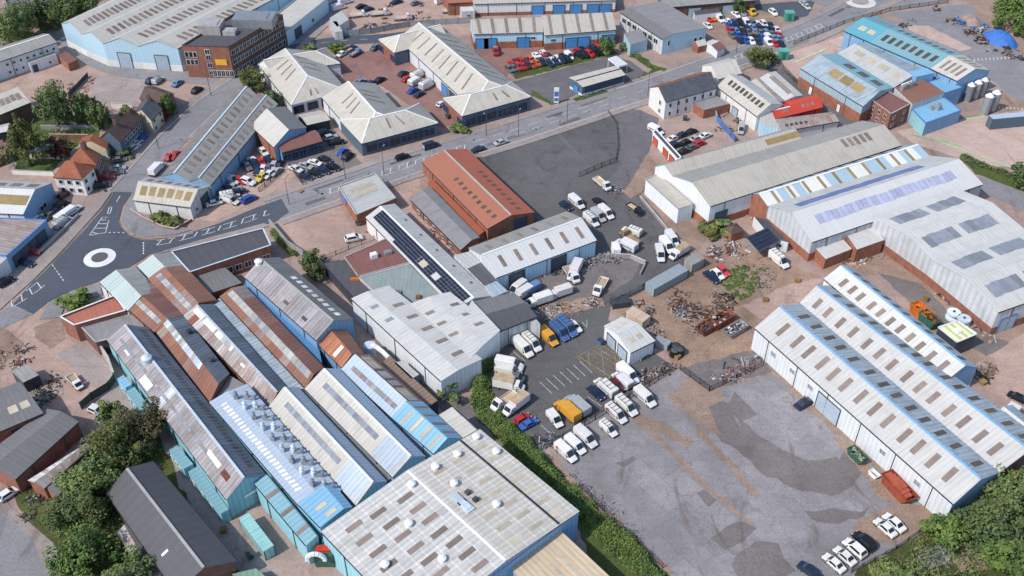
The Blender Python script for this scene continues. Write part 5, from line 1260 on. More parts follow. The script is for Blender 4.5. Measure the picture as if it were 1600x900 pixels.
# -- white yard shed; far slope coloured grey for its shade
W=shed('shed','white-roofed shed with tall rooflights in the middle of the tarmac yard','shed',(775,433),(931,375),(885,331),(733,388),h=5,rise=2.2,near=W_bright,far=W_greyd,wall=[C_lblue,C_grey],cap=X_wht,wmats=(0,1,0,1))
rl(W,'near',6,0.05,0.98,0.25,0.75,1.0); rl(W,'far',6,0.05,0.98,0.3,0.7,1.1)
for u in (0.2,0.62): opening(W,'AB',u,0,4.0,4.0,'door',X_ddoor)
# -- small unit by the box markings
W=shed('unit','small white unit with two pale roller doors by the yellow box markings','industrial unit',(985,550),(1022,532),(972,496),(945,510),h=4,rise=1.3,near=W_white,far=W_white,wall=C_white,cap=None,rf=0.5); rl(W,'near',2,0.15,0.85,0.35,0.6,1.5,G_roofl); rl(W,'far',2,0.15,0.85,0.35,0.6,1.5,G_roofl)
opening(W,'DA',0.3,0,3,3.1,'door',X_door); opening(W,'DA',0.73,0,3,3.1,'door',X_door)
# -- car park brick building with flat ribbed roof
W=flatb('workshop','brick workshop with pale ribbed roof beside the main road','workshop',(529,292),(557,336),(618,310),(586,272),h=3.6,roofm=W_greyl,wall=B_orange,par=0.2,parm=X_capg); rl(W,'near',8,0.15,0.55,0.2,0.8,0.5,G_roofl); sign(W,'AB',0.3,1.6,3.6,1.8,X_bluep)
# -- long building with solar panels
W=shed('workshop','long workshop with solar panels on its left slope','workshop',(572,340),(712,484),(768,462),(617,319),h=4.2,rise=1.3,near=W_white,far=W_greyl,wall=C_render,cap=X_wht,ov=0.1)
q=W.slopes['near']
for i in range(36):
    for j in range(5):
        if (19<i<22 and j in(1,2)) or (24<i<27 and j in(1,2)): continue
        if i<10 and j in(0,): continue
        u0=0.04+i*0.0262; u1=u0+0.0236; v0=0.1+j*0.175; v1=v0+0.16
        def pt(u,vv): return q[0].lerp(q[1],u).lerp(q[3].lerp(q[2],u),vv)
        a,b,c2,d2=pt(u0,v0),pt(u1,v0),pt(u1,v1),pt(u0,v1); nn=(b-a).cross(d2-a).normalized(); nn=nn if nn.z>0 else -nn
        mm=MB(); mm.hexa([p-a+nn*0.03 for p in(a,b,c2,d2)],[p-a+nn*0.1 for p in(a,b,c2,d2)]); mm.build('solar_panel',G_solar,W.rt,a)
rl(W,'near',1,0.54,0.6,0.25,0.7,3.4,G_roofl); rl(W,'far',5,0.1,0.95,0.3,0.42,0.8,G_roofd)
W=flatb('workshop','maroon flat-roofed workshop left of the solar panel roof','workshop',(560,432),(641,410),(604,373),(538,402),h=4.1,roofm=W_brownf,wall=B_red,par=0.1); roofbox(W,'near',0.5,0.55,(1.6,1.3,1.3),X_wht); roofbox(W,'near',0.78,0.5,(1.8,1.2,0.9),X_steel)
W=flatb('workshop','grey-green flat-roofed workshop with puddle stains below the maroon roof','workshop',(618,486),(711,485),(642,412),(561,434),h=4.05,roofm=W_ggreen,wall=C_grey,par=0.1); roofbox(W,'near',0.3,0.45,(2.4,1.4,0.7),X_steel); roofbox(W,'near',0.2,0.2,(1.8,1.2,0.6),X_steel); roofbox(W,'near',0.6,0.3,(1.2,1.2,0.6),X_brn)
W=flatb('workshop','charcoal flat-roofed lean-to left of the grey-green roof','workshop',(556,468),(600,468),(548,404),(506,412),h=3.4,roofm=W_dark,wall=C_dark); roofbox(W,'near',0.6,0.5,(2.6,0.9,0.4),X_org,'orange_board')
# -- white roof complex
rt=house('warehouse','sprawling off-white roofed warehouse stepping down to the hedge','warehouse',(689,595),6)
W=wing(rt,(550,467),(689,595),(752,561),(608,447),6,0.45,(W_white,W_white),C_white,rf=0.42,cap=None,ov=0.1); rl(W,'near',2,0.08,0.42,0.35,0.8,1.1,G_roofg); rl(W,'far',5,0.15,0.95,0.25,0.7,1.1)
W=wing(rt,(700,540),(728,566),(781,516),(738,470),6.05,0.3,(W_white,W_white),C_white,cap=None,ov=0.0)
W=wing(rt,(640,476),(712,545),(779,516),(703,457),6.02,0.4,(W_white,W_white),C_white,cap=None,ov=0.1); rl(W,'near',3,0.15,0.9,0.2,0.6,1.0); rl(W,'far',3,0.15,0.9,0.2,0.6,1.0)
W=shed('shed','grey-roofed shed behind the hedge, right of the off-white warehouse','shed',(779,517),(838,494),(803,458),(742,472),h=5.2,rise=0.5,near=W_dark,far=W_mid,wall=C_grey,cap=None)
for A,B,C,D,rm,lab in (((730,420),(751,410),(733,393),(709,399),W_greyl,'pale grey lean-to roof, top of the three beside the solar workshop'),((757,447),(776,439),(751,410),(730,420),W_dark,'dark lean-to roof, middle of the three beside the solar workshop'),((770,465),(794,455),(776,439),(757,447),W_blue,'blue-grey lean-to roof, lowest of the three beside the solar workshop'),((818,500),(844,506),(800,456),(782,465),W_greyl,'blue-grey strip roof along the wall of the tarmac yard')):
    flatb('lean_to',lab,'lean-to',A,B,C,D,h=4.6,roofm=rm,wall=C_grey)
# -- old factory, lower left: each bay is a building of its own
def ridge_strip(W,key,v0,v1,n,u0,u1,mats,fill=0.96):
    q=W.slopes[key]; L=(q[1]-q[0]).length*(u1-u0)/n
    for i in range(n): rl(W,key,1,u0+(u1-u0)*i/n,u0+(u1-u0)*(i+1)/n,v0,v1,L*fill,mats[random.randrange(len(mats))])
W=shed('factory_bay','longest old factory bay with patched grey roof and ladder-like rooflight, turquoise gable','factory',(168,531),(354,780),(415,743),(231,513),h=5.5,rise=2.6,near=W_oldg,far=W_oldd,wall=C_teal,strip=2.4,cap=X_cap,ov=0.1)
ridge_strip(W,'far',0.25,0.5,44,0.02,0.95,[G_roofd,G_roofd,X_dgrey],0.55); ridge_strip(W,'near',0.42,0.55,40,0.05,0.85,[G_roofg,G_roof,G_roofg])
rl(W,'near',1,0.3,0.36,0.05,0.4,4,G_roofw); rl(W,'near',1,0.78,0.9,0.45,0.65,5,G_roofw); rl(W,'near',1,0.9,0.96,0.4,0.65,2.6,X_rustm); rl(W,'near',1,0.12,0.15,0.3,0.4,2.2,G_roofw)
stack(W,'near',0.25,0.82,1.1,1.6,X_cap,'roof_dome')
sign(W,'BC',0.55,3.2,2.5,0.6,X_wht)
rt=house('factory_bay','old factory bay with pale green hipped street end, rust-red roof and pale ridge strip','factory',(156,441),5.5)
W=wing(rt,(156,441),(200,486),(247,455),(212,418),5.0,1.4,(W_strip,W_greyd),C_white,ov=0.05,oe=0,cap=None,strip=3)
W=wing(rt,(176,461),(241,519),(287,492),(231,437),5.0,1.2,(W_rust,W_maroon),B_red,ov=0.05,cap=None,strip=2.2); ridge_strip(W,'near',0.45,0.72,16,0.02,0.95,[G_roofp,G_roofp,G_roofg])
W=wing(rt,(240,513),(328,628),(358,584),(284,490),5.0,1.2,(W_rust,W_oldd),B_red,ov=0.05,cap=None,strip=2.2); ridge_strip(W,'near',0.6,0.97,18,0.0,0.72,[X_cap,G_roofp,X_cap,X_cap])
for u in (0.3,0.75): roofbox(W,'far',u,0.4,(1.2,1.0,0.8),X_dgrey)
rt=house('factory_bay','old factory bay with white louvred rooflights on a rusty roof beside the maroon bay','factory',(215,416),5.8)
W=wing(rt,(215,416),(236,438),(287,415),(267,396),5.0,1.5,(W_strip,W_greyd),C_white,ov=0.05,oe=0,cap=None,strip=3)
W=wing(rt,(232,436),(287,494),(338,469),(287,415),5.0,1.5,(W_rust,W_rust),B_red,ov=0.05,cap=None,strip=2.2); ridge_strip(W,'near',0.35,0.65,18,0.05,0.98,[G_roofp,G_roofp,G_roofg])
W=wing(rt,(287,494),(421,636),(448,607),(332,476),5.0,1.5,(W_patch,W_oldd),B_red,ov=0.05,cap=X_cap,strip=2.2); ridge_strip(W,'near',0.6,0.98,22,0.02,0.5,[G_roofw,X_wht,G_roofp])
rl(W,'near',1,0.62,0.68,0.5,0.65,1.6,X_wht)
W=shed('factory_bay','maroon-roofed old factory bay with grey rooflight strip','factory',(344,464),(477,606),(505,574),(382,447),h=5.2,rise=0.9,near=W_rust,far=W_maroon,wall=B_dark,strip=2.6,cap=None,ov=0.05)
ridge_strip(W,'near',0.5,0.97,20,0.02,0.98,[G_roofg,G_roofp,G_roofp,X_capg,G_roofp])
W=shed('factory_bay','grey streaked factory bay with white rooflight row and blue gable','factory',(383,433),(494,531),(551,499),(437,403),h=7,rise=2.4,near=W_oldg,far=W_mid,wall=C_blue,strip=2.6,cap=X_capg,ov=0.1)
rl(W,'far',9,0.3,0.95,0.35,0.6,1.2,G_roofw); rl(W,'near',2,0.4,0.9,0.25,0.4,1.8,G_roofd); stack(W,'near',0.02,0.8,0.9,1.2,X_wht)
W=shed('factory_bay','small factory bay with bright rust-orange ribbed roof','factory',(497,535),(535,573),(567,553),(542,518),h=5.5,rise=1.8,near=W_orange,far=W_rust,wall=C_blue,strip=1.6,cap=None)
rl(W,'near',1,0.55,0.7,0.1,0.9,1.0,G_roofw)
W=shed('factory_bay','pale blue flat-pitched bay with rows of roof fans and white rooflights','factory',(328,629),(466,788),(532,766),(386,601),h=6.5,rise=0.5,near=W_lblue,far=W_lblue,wall=C_teal,cap=None,ov=0.1,strip=0)
rl(W,'near',26,0.06,0.92,0.3,0.6,W.L*0.86/26*0.58,G_roofw)
q=W.slopes['far']
for i in range(9):
    u=0.08+i*0.105
    def fan(u,vv,s):
        p=q[0].lerp(q[1],u).lerp(q[3].lerp(q[2],u),vv); m=MB(); m.box((0,0,0.5),(1.3*s,1.3*s,1.0)); m.cyl((0,0,1.0),0.55*s,0.55*s,0.6,10); m.cyl((0,0,1.6),0.75*s,0.3*s,0.4,10); m.build('roof_fan',X_cap if i%2 else X_steel,W.rt,p,random.uniform(0,6))
    fan(u,0.92,0.6); fan(u+0.03,0.5,0.66)
    p=q[0].lerp(q[1],u+0.05).lerp(q[3].lerp(q[2],u+0.05),0.38); m=MB(); m.box((0,0,0.35),(1.8,0.5,0.5)); m.cyl((0.7,0,0.5),0.3,0.3,0.6,8); m.build('duct',X_steel,W.rt,p)
W=shed('factory_bay','sky blue sheeted end of the fan-topped bay, against the big pale roof','factory',(466,788),(500,824),(550,792),(522,757),h=6.6,rise=1.0,near=W_sky,far=W_sky,wall=C_teal,cap=None,ov=0.0,rf=0.75); rl(W,'near',1,0.3,0.7,0.3,0.7,1.0,G_roofl); rl(W,'near',1,0.7,1.0,0.4,0.8,0.9,G_roofl)
W=shed('factory_bay','turquoise narrow bay along the left side of the fan-topped bay','factory',(398,756),(478,852),(497,838),(420,744),h=5.6,rise=0.4,near=W_teal,far=W_teal,wall=C_teal,cap=None,ov=0.05,rf=0.9); rl(W,'near',3,0.1,0.98,0.0,1.0,0.9)
for A,B,C,D,lab in (((420,637),(556,789),(604,752),(466,606),'white and pale blue ridged factory bay, left of the two with grey rooflight strips'),((477,608),(613,745),(664,713),(530,577),'white and pale blue ridged factory bay, right of the two with grey rooflight strips')):
    W=shed('factory_bay',lab,'factory',A,B,C,D,h=6.2,rise=2.4,near=W_white2,far=W_lblue,wall=C_lblue,cap=X_wht,ov=0.05,rf=0.58); ridge_strip(W,'near',0.5,0.72,30,0.1,0.72,[G_roofg]); rl(W,'near',1,0.76,0.99,0.02,0.95,W.L*0.22,X_lb)
rt=house('factory_bay','long pale blue bay ending in bright blue and cream striped roof','factory',(533,579),5.6)
W=wing(rt,(533,579),(612,652),(660,628),(578,555),5.6,2.2,(W_lblue,W_rust),C_lblue,ov=0.05,cap=X_cap); ridge_strip(W,'near',0.35,0.6,24,0.1,0.95,[G_roof,G_roofg]); ridge_strip(W,'far',0.2,0.75,18,0.05,0.98,[G_roofd,G_roofl,X_steel])
W=wing(rt,(612,652),(678,709),(722,686),(660,628),5.6,2.2,(W_sky,W_sky),C_lblue,ov=0.05,oe=0,cap=None,strip=2.2); rl(W,'near',4,0.1,0.98,0.1,0.95,0.8,G_roofl); rl(W,'far',4,0.05,0.95,0.1,0.95,0.8,G_roof)
W=flatb('lean_to','long brown-roofed lean-to between the striped bay and the off-white warehouse','lean-to',(594,570),(665,638),(684,626),(608,556),h=3.6,roofm=sheet('brown_lean_to_roof','#8d7767',streak=0.4,strength=0.15),wall=C_dark)
W=flatb('lean_to','small grey flat lean-to against the off-white warehouse','lean-to',(643,592),(655,585),(630,563),(616,567),h=3.6,roofm=W_greyl,wall=C_navy)
W=shed('lean_to','white ribbed roof between the striped bay and the hedge','lean-to',(716,688),(684,651),(709,639),(747,673),h=5,rise=0.5,near=W_white2,far=W_white2,wall=C_grey,strip=1.5,rf=0.9,cap=None)
# -- low roofs filling the valleys between the bays; the dark one's colour is gap shadow
for A,B,C,D,hh,rm,lab in (((415,746),(234,517),(243,512),(456,776),4.2,W_rust,'narrow rusty valley roof between the longest bay and its neighbours'),((332,630),(360,587),(392,606),(418,636),4.4,W_asph,'grey valley roof with machinery between the two rusty bays'),((448,609),(331,475),(345,464),(478,607),4.4,W_blue,'blue-grey valley roof left of the maroon-roofed bay'),((505,576),(381,449),(385,434),(496,534),4.4,W_valb,'deep blue valley roof right of the maroon-roofed bay'),((533,768),(386,603),(422,638),(556,790),5.2,W_oldd,'dark valley roof beside the fan-topped bay'),((604,753),(466,608),(478,609),(613,746),5.4,W_mid,'grey ribbed valley roof between the two white and pale blue bays'),((300,478),(288,494),(284,489),(298,474),4.4,W_mid,'x')):
    if lab!='x': flatb('link_building',lab,'building',A,B,C,D,h=hh,roofm=rm,wall=B_dark)
# -- the big pale roof at the bottom
rt=house('warehouse','huge pale sheeted warehouse roof with brown rooflights and white domes, bottom centre','warehouse',(503,831),7.6)
W=wing(rt,(640,985),(503,831),(750,672),(904,799),7.6,1.6,(W_bigA,W_bigB),C_teal,ov=0.1,cap=X_wht,strip=0,rf=0.5) if False else None
a=P(503,831,7.6);dq=P(750,672,7.6);cq=P(904,799,7.6)
def unP(v):
    dv=v-Vector((0,0,CZ)); fz=dv.y*_c-dv.z*_s; up=dv.y*_s+dv.z*_c; return (800+F*dv.x/fz,450-F*up/fz)
bq=unP(a+cq-dq)
W=wing(rt,(503,831),bq,(904,799),(750,672),7.6,1.5,(W_bigA,W_bigB),[C_teal,C_blue],ov=0.1,cap=X_wht,strip=2.0,rf=0.52,wmats=(0,1,0,0),gutter=True)
for k,vv in ((0,0.15),(1,0.42),(2,0.7)): 
    rl(W,'near',7,0.05+0.03*k,0.98,vv,vv+0.17,1.1)
for vv in (0.12,0.38,0.64): rl(W,'far',7,0.08,0.98,vv,vv+0.17,0.9,G_roofl)
for key,u,vv in (('near',0.12,0.92),('near',0.36,0.62),('near',0.72,0.6),('near',0.5,0.2),('far',0.1,0.75),('far',0.1,0.45),('far',0.3,0.75),('far',0.05,0.12),('far',0.25,0.1),('far',0.62,0.6)): stack(W,key,u,vv,0.75,1.0,X_wht,'roof_dome')
for u in (0.42,0.5): roofbox(W,'far',u,0.85,(3.0,1.6,0.5),X_cap); roofbox(W,'far',u,0.72,(0.9,0.9,0.8),X_dgrey)
q=W.slopes['far']
m=MB(); m.beam(q[0].lerp(q[3],0.28)+Vector((0,0,0.12)),q[1].lerp(q[2],0.28)+Vector((0,0,0.12)),0.3,0.2); m.build('gutter',X_gut,W.rt)
for i in range(7):
    p=W.c[1].lerp(W.c[2],0.3+0.1*i); m=MB()
m=MB(); e0=W.c[1]+Vector((0,0,7.2)); e1=W.c[2]+Vector((0,0,7.2)); m.beam(e0,e1,0.3,0.9); m.build('fascia',C_blue,W.rt)
W=flatb('lean_to','beige-roofed lower building against the end of the huge pale roof, bottom','lean-to',(880,985),(968,915),(876,829),(790,880),h=5.6,roofm=W_beige,wall=C_blue,par=0.0); rl(W,'near',3,0.2,0.8,0.3,0.7,0.8,G_roofl)
# -- street wings of the old factory
W=flatb('factory_wing','dark slate-grey flat wing with brick arches along the road','factory',(297,426),(423,384),(411,358),(268,394),h=5,roofm=W_dark,wall=B_orange,par=0.25,parm=X_cap); opening(W,'AB',0.45,1.2,1.8,1.8,'window',n=5,u1=0.92)
W=flatb('factory_wing','low red flat-roofed wing with white parapet by the roundabout','factory',(117,510),(197,487),(180,464),(95,497),h=4.6,roofm=sheet('red_flat_roof','#b5705c',strength=0.04,streak=0.3),wall=B_red,par=0.5,parm=X_wht)
W=flatb('factory_wing','derelict grey flat roof with debris behind the red parapet wing','factory',(150,535),(238,513),(206,478),(128,512),h=3.8,roofm=W_asph,wall=B_dark,par=0.15)
W=flatb('factory_wing','grey gap roof between the dark wing and the streaked factory bay','factory',(318,462),(378,442),(352,418),(296,430),h=3.5,roofm=W_mid,wall=B_red)
# -- lower left
W=shed('shed','grey mineral-roofed shed with blue door panels at the left edge','shed',(-40,690),(66,645),(30,598),(-40,625),h=5,rise=0.8,near=W_mid,far=W_mid,wall=[B_orange],cap=None,rf=0.7); rl(W,'near',2,0.55,0.95,0.35,0.6,1.9,G_roofl)
opening(W,'AB',0.62,0.6,2.6,3,'door',X_bluep); opening(W,'AB',0.93,0.6,1.6,3,'door',X_bluep)
W=shed('shed','grey felt-roofed brick shed above the rusty white strip roof','shed',(23,748),(121,659),(75,640),(-34,720),h=4.2,rise=1.0,near=W_mid,far=W_mid,wall=[B_red],cap=None)
W=shed('shed','narrow shed with flaking white and rust roof beside the trees','shed',(68,762),(152,689),(162,676),(46,751),h=3.4,rise=0.6,near=W_patch,far=sheet('flaking_white_roof','#d9d6d2',streak=0.3,rust=0.8,cover=(0.55,0.7)),wall=B_red,cap=None,strip=1.8)
W=flatb('shed','dark lean-to at the end of the rusty white strip roof','shed',(88,778),(105,760),(92,742),(72,760),h=3.2,roofm=W_mid,wall=B_orange)
W=shed('shed','long charcoal felt-roofed shed beside the trees, bottom left','shed',(168,770),(276,924),(368,877),(238,722),h=5,rise=2.4,near=W_dark,far=W_dark,wall=B_dark,cap=X_capg,ov=0.2)
rl(W,'near',1,0.7,0.74,0.25,0.5,0.5,G_roofw)
W=shed('shed','small lean-to with mossy roof along the charcoal shed','shed',(185,832),(225,900),(255,905),(207,815),h=3.2,rise=0.5,near=W_patch,far=W_mid,wall=B_red,cap=None)
W=flatb('shed','little grey corrugated shed in the cluttered yard, left','shed',(36,598),(61,586),(41,569),(18,580),h=3,roofm=W_greyd,wall=C_dark)
for i,(A,B,C,D,lab,rm) in enumerate((((287,733),(264,703),(277,696),(302,725),'turquoise flat lean-to nearest the trees along the longest factory bay',W_teal),((345,803),(294,737),(309,728),(358,796),'longer turquoise lean-to below it along the longest factory bay',W_teal),((196,606),(183,592),(193,586),(206,601),'small bright blue lean-to at the top of the factory side',W_sky),((226,650),(197,612),(210,604),(240,644),'turquoise ribbed lean-to with dark marks near the leafy trees',W_teal))):
    W=flatb('lean_to',lab,'lean-to',A,B,C,D,h=3,roofm=rm,wall=C_teal); opening(W,'AB',0.3,0.9,1.2,1.0,'window',n=3 if i!=2 else 1,u1=0.85)
container((412,862),(373,810),(388,800),2.7,sheet('turquoise_container','#9fd0cf',streak=0.25),'turquoise steel container standing alone in the factory yard')
W=flatb('hut','green hut roof at the bottom edge below the turquoise container','hut',(378,915),(420,905),(400,888),(362,897),h=2.6,roofm=sheet('green_hut_roof','#7f9f8b'),wall=C_dark)
# duct and extractor at the corner of the big roof
p=P(508,868,2); rt=root('dust_extractor',(p.x,p.y,0),'dust extractor with curved white ducts at the corner of the huge pale roof','extractor'); m=MB(); m.box((0,0,2.2),(3.4,2.6,3.2)); m.build('housing',X_green,rt); m=MB(); m.box((0,0,4.0),(2.8,1.2,0.5)); m.build('hatch',X_redp,rt)
for s_ in (-1,1):
    m=MB(); pr=None
    for i in range(9):
        t=i/8*math.pi; c3=Vector((s_*1.2+1.6*math.cos(t),s_*1.8,3.2+1.8*math.sin(t)))
        if pr is not None: m.beam(pr,c3,0.6,0.6)
        pr=c3
    m.build('duct',X_wht,rt)
for dx in (-1.4,1.4):
    for dy in(-1,1): m=MB(); m.box((dx,dy,0.4),(0.2,0.2,0.8)); m.build('leg',X_dgrey,rt)
p=P(578,545,2); rt=root('extractor_pipe',(p.x,p.y,0),'curved pale extractor pipe and tank between the orange bay and the off-white warehouse','extractor'); m=MB(); m.cyl((0,0,0),1.3,1.3,3.2,14); m.build('tank',X_cap,rt); m=MB()
pr=Vector((0.5,0,3.0))
for c3 in (Vector((1.5,-1,3.6)),Vector((3.2,-2.5,3.4)),Vector((5,-4.5,3.0)),Vector((6.2,-6.5,2.4)),Vector((6.4,-7.6,1.2)),Vector((6.4,-7.7,0))): m.beam(pr,c3,0.7,0.7); pr=c3
m.build('pipe',X_wht,rt)
# ================================================================ CONTAINERS, CABINS, SKIPS
container((1023,452),(1076,422),(1066,409),2.4,sheet('blue_grey_container','#909ca3',streak=0.4,dirt='#9a9a94'),'long faded blue-grey container on the edge of the scrap yard')
container((1083,414),(1102,404),(1092,392),2.6,sheet('rusty_container','#9a9a98',rust=0.7,streak=0.3),'rusty-topped grey container by the corner of the tarmac yard')
container((989,478),(1017,494),(1010,506) ,2.5,sheet('cream_container','#cbb7a4',streak=0.3,rust=0.3),'cream stained container behind the small white unit')
container((958,476),(985,472),(978,462),1.6,X_dgrey,'low grey metal store at the mouth of the tarmac yard','metal_store','store')
container((1022,531),(1044,540),(1052,534),1.8,sheet('grey_store','#9aa0a8'),'grey flat store beside the black drums','metal_store','store')
container((955,378),(960,391),(970,388),2.4,X_wht,'white portable unit at the end of the white yard shed','portable_unit','portable unit')
skip(1104,512,12,-7,5,2.4,1.6,X_rustm,'rusty skip in the scrap yard, left of the pair by the steel rack',[X_brn,X_dgrey])
skip(1126,500,12,-7,7,2.6,1.8,X_rustm,'larger rust-brown skip holding white panels in the scrap yard',[X_brn,X_brn,X_pale,X_dgrey])
skip(1149,515,12,-7,6,2.4,1.4,X_steel,'steel rack of grey tubing in the scrap yard',[X_steel,X_dgrey,X_pale],'rack','steel_rack')
skip(1404,762,14,15,7.2,2.8,1.9,X_skip,'large red open skip against the white warehouse wall',None)
m=MB()
p=P(1404,758,1.9); rt=root('tarpaulin_load',(p.x,p.y,0),'rounded red load heaped inside the large red skip','load'); 
pr=None
for i in range(7):
    t=(i/6-0.5)*2; m.box((t*2.6,0,1.6+0.5*(1-t*t)),(0.95,1.9*(1-0.3*t*t),1.0))
o=m.build('tarpaulin',X_skip,rt); o.rotation_euler=(0,0,math.atan2((P(1418,777)-P(1404,762)).y,(P(1418,777)-P(1404,762)).x))
skip(1340,712,10,10,4.2,1.9,1.3,X_green,'green skip with a tan sheet by the white warehouse wall',[X_tan,X_green])
skip(1440,487,10,8,5.2,2.6,2.4,X_org,'bright orange skip behind the white triple warehouse',[X_org])
skip(1452,500,10,8,4.6,2.5,2.6,X_green,'dark green skip with rusty rim beside the orange one',[X_org,X_brn])
skip(1366,741,8,7,2.0,1.2,0.8,X_wht,'small white tank lying between green and red skips',None,'tank','tank')
container((1003,517),(1025,536),(1018,541),0.9,X_dgrey,'low dark pallet store along the small white unit','pallet_store','store')
for i,(x,y) in enumerate(((1056,543),(1062,548),(1054,550))):
    p=P(x,y,1); rt=root('drum',(p.x,p.y,0),f'large black round tank, {ORD[i]} of the cluster beside the small white unit','tank','black tanks'); m=MB(); m.cyl((0,0,0),1.1,1.1,1.6,14); m.build('shell',X_black,rt); m=MB(); m.cyl((0,0,1.6),0.9,0.5,0.25,14); m.build('lid',X_dgrey,rt)
for i,(x,y,lab) in enumerate(((1489,492,'first'),(1505,502,'second'))):
    p=P(x,y,1); rt=root('cable_drum',(p.x,p.y,0),f'blue-grey round drum, {lab} of the pair beside the brick-based warehouse','drum','blue drums'); m=MB(); m.cyl((0,0,0),1.5,1.5,0.5,14); m.cyl((0,0,0.5),0.9,0.9,1.0,14); m.cyl((0,0,1.5),1.5,1.5,0.5,14); m.build('reel',X_cap,rt); m=MB(); m.cyl((0,0,2.0),0.3,0.3,0.2,8); m.build('hub',X_dgrey,rt)
container((1552,186),(1640,178),(1632,172),3.6,C_navy,'long navy lorry trailer with pale roof on the pink yard','lorry_trailer','trailer',W_lblue)
for x,y,c_,lab in ((1233,25,'a','upper green cabinet by the main road'),(1224,85,'b','lower green cabinet by the blue factory fence')):
    p=P(x,y,1.5); rt=root('cabinet',(p.x,p.y,0),lab,'cabinet'); m=MB(); m.box((0,0,1.5),(3,2.6,3)); m.build('housing',plain('sea_green_metal','#4f9c8c'),rt); m=MB(); m.box((0,0,3.05),(3.2,2.8,0.15)); m.build('lid',plain('sea_green_lid','#5fae9c'),rt); m=MB(); m.box((0,-1.33,1.4),(1.2,0.06,2.2)); m.build('door',X_green,rt)
# brick hut and solar canopy by the overgrown corner
W=shed('hut','tiny brick hut with grey pyramid roof in the overgrown corner','hut',(1143,366),(1162,360),(1150,349),(1133,356),h=2.6,rise=0.9,near=T_brown,far=T_brown,wall=B_orange,hip=(1.6,1.6),gutter=False)
rt=house('solar_canopy','open canopy covered in solar panels beside the white van','canopy',(1180,390),3)
W=wing(rt,(1185,392),(1218,376),(1197,357),(1165,372),3,0.4,(X_dgrey,X_dgrey),X_steel,flat=False,z0=2.6,gutter=False,rf=0.9)
for i in range(6):
    for j in range(4): rl(W,'near',1,i/6,(i+1)/6,j/4+0.02,(j+1)/4-0.02,W.L/6*0.92,G_solar)
for p in W.c: m=MB(); m.cyl((0,0,0),0.1,0.1,2.7,8); m.build('post',X_steel,rt,p*0.94+W.ctr*0.06)
W=flatb('portable_cabin','white-sided cabin with solar roof at the gable of the striped shed','cabin',(1206,372),(1232,379),(1198,343),(1178,338),h=3,roofm=W_dark,wall=C_white); rl(W,'near',4,0.05,0.95,0.1,0.9,0.1,G_solar); opening(W,'AB',0.5,0.9,1.4,1.2,'window')
# cabins and sheds of the top scrap yard
for i,(A,B,C,lab) in enumerate((((527,42),(515,28),(533,17),'grey steel lean-to, upper one on the street corner of the caravan yard'),((523,50),(514,34),(526,33),'grey steel lean-to, lower one on the street corner of the caravan yard'),((722,18),(742,17),(735,4),'white flat-roofed cabin at the end of the caravan yard'))):
    W=flatb('lean_to',lab,'lean-to',A,B,C,h=3,roofm=W_greyl if i<2 else W_bright,wall=C_grey)
    opening(W,'AB',0.5,0.9,1.0,1.0,'window')
# ================================================================ WALLS AND FENCES
wallline('fence',[(526,58),(580,53),(640,42),(735,36)],2.2,0.1,X_steel,'grey sheet fence along the top side road',cat='fence',posts=4,panel=True)
wallline('brick_wall',[(62,398),(60,402)],0.5,0.2,B_red,'x') if False else None
wallline('boundary_wall',[(150,535),(172,570),(181,595)],2.4,0.4,X_greyw,'pale wall running down from the red parapet wing')
wallline('fence',[(181,595),(172,608),(145,625),(128,640)],2.2,0.1,X_dgrey,'dark sheet fence across the lower left yard',cat='fence',posts=3,panel=True)
wallline('brick_wall',[(205,330),(225,343),(255,357),(275,360),(300,345)],0.7,0.25,B_orange,'low red brick wall round the planted triangle in front of the white corner unit')
wallline('brick_wall',[(422,352),(450,385),(475,402)],1.8,0.3,X_greyw,'grey wall with ivy beside the pink car park')
wallline('fence',[(505,407),(545,390),(585,375)],1.4,0.08,X_steel,'pale fence along the bottom of the pink car park',cat='fence',posts=3)
wallline('fence',[(450,258),(474,290)],1.6,0.08,X_dgrey,'black railing at the left of the showroom forecourt',cat='railing',posts=2.5)
wallline('fence',[(405,300),(441,270)],1.4,0.08,X_dgrey,'dark railing beside the packed used-car yard',cat='railing',posts=2.5)
wallline('fence',[(950,176),(963,193),(966,228),(962,250)],0.9,0.08,X_dgrey,'bent fence across the empty tarmac beside the roadside yard',cat='fence',posts=3)
wallline('fence',[(905,277),(940,262),(965,253)],1.8,0.08,X_dgrey,'short dark fence dividing the two tarmac yards',cat='fence',posts=3)
wallline('retaining_wall',[(1000,310),(1040,358),(1072,388)],0.8,0.3,X_greyw,'low concrete wall on the right edge of the tarmac yard')
wallline('retaining_wall',[(955,402),(985,404),(1008,414)],1.2,0.35,X_greyw,'curved pale concrete wall inside the tarmac yard')
wallline('retaining_wall',[(1008,414),(1000,430)],0.6,0.25,X_greyw,'short concrete kerb wall beside the curved pale wall')
wallline('fence',[(1062,578),(1108,612)],1.8,0.08,X_dgrey,'dark fence between the scrap yard and the concrete yard',cat='fence',posts=3)
wallline('fence',[(1108,612),(1150,592),(1192,572)],1.6,0.08,X_rustm,'rusty fence along the scrap yard frontage',cat='fence',posts=3)
wallline('fence',[(845,705),(930,656),(1000,612),(1056,577)],1.6,0.08,X_dgrey,'thin dark fence between the lower car park and the concrete yard',cat='fence',posts=3)
wallline('fence',[(1016,444),(1010,449),(955,478)],2.0,0.08,X_steel,'grey sheet fence between the tarmac yard and the scrap yard',cat='fence',posts=3,panel=True)
wallline('fence',[(905,760),(960,818),(1035,888)],1.2,0.06,X_dgrey,'dark fence at the foot of the hedge beside the concrete yard',cat='fence',posts=3)
wallline('fence',[(1330,895),(1400,858),(1470,808)],1.2,0.08,X_dgrey,'low dark fence behind the row of white cars',cat='fence',posts=3)
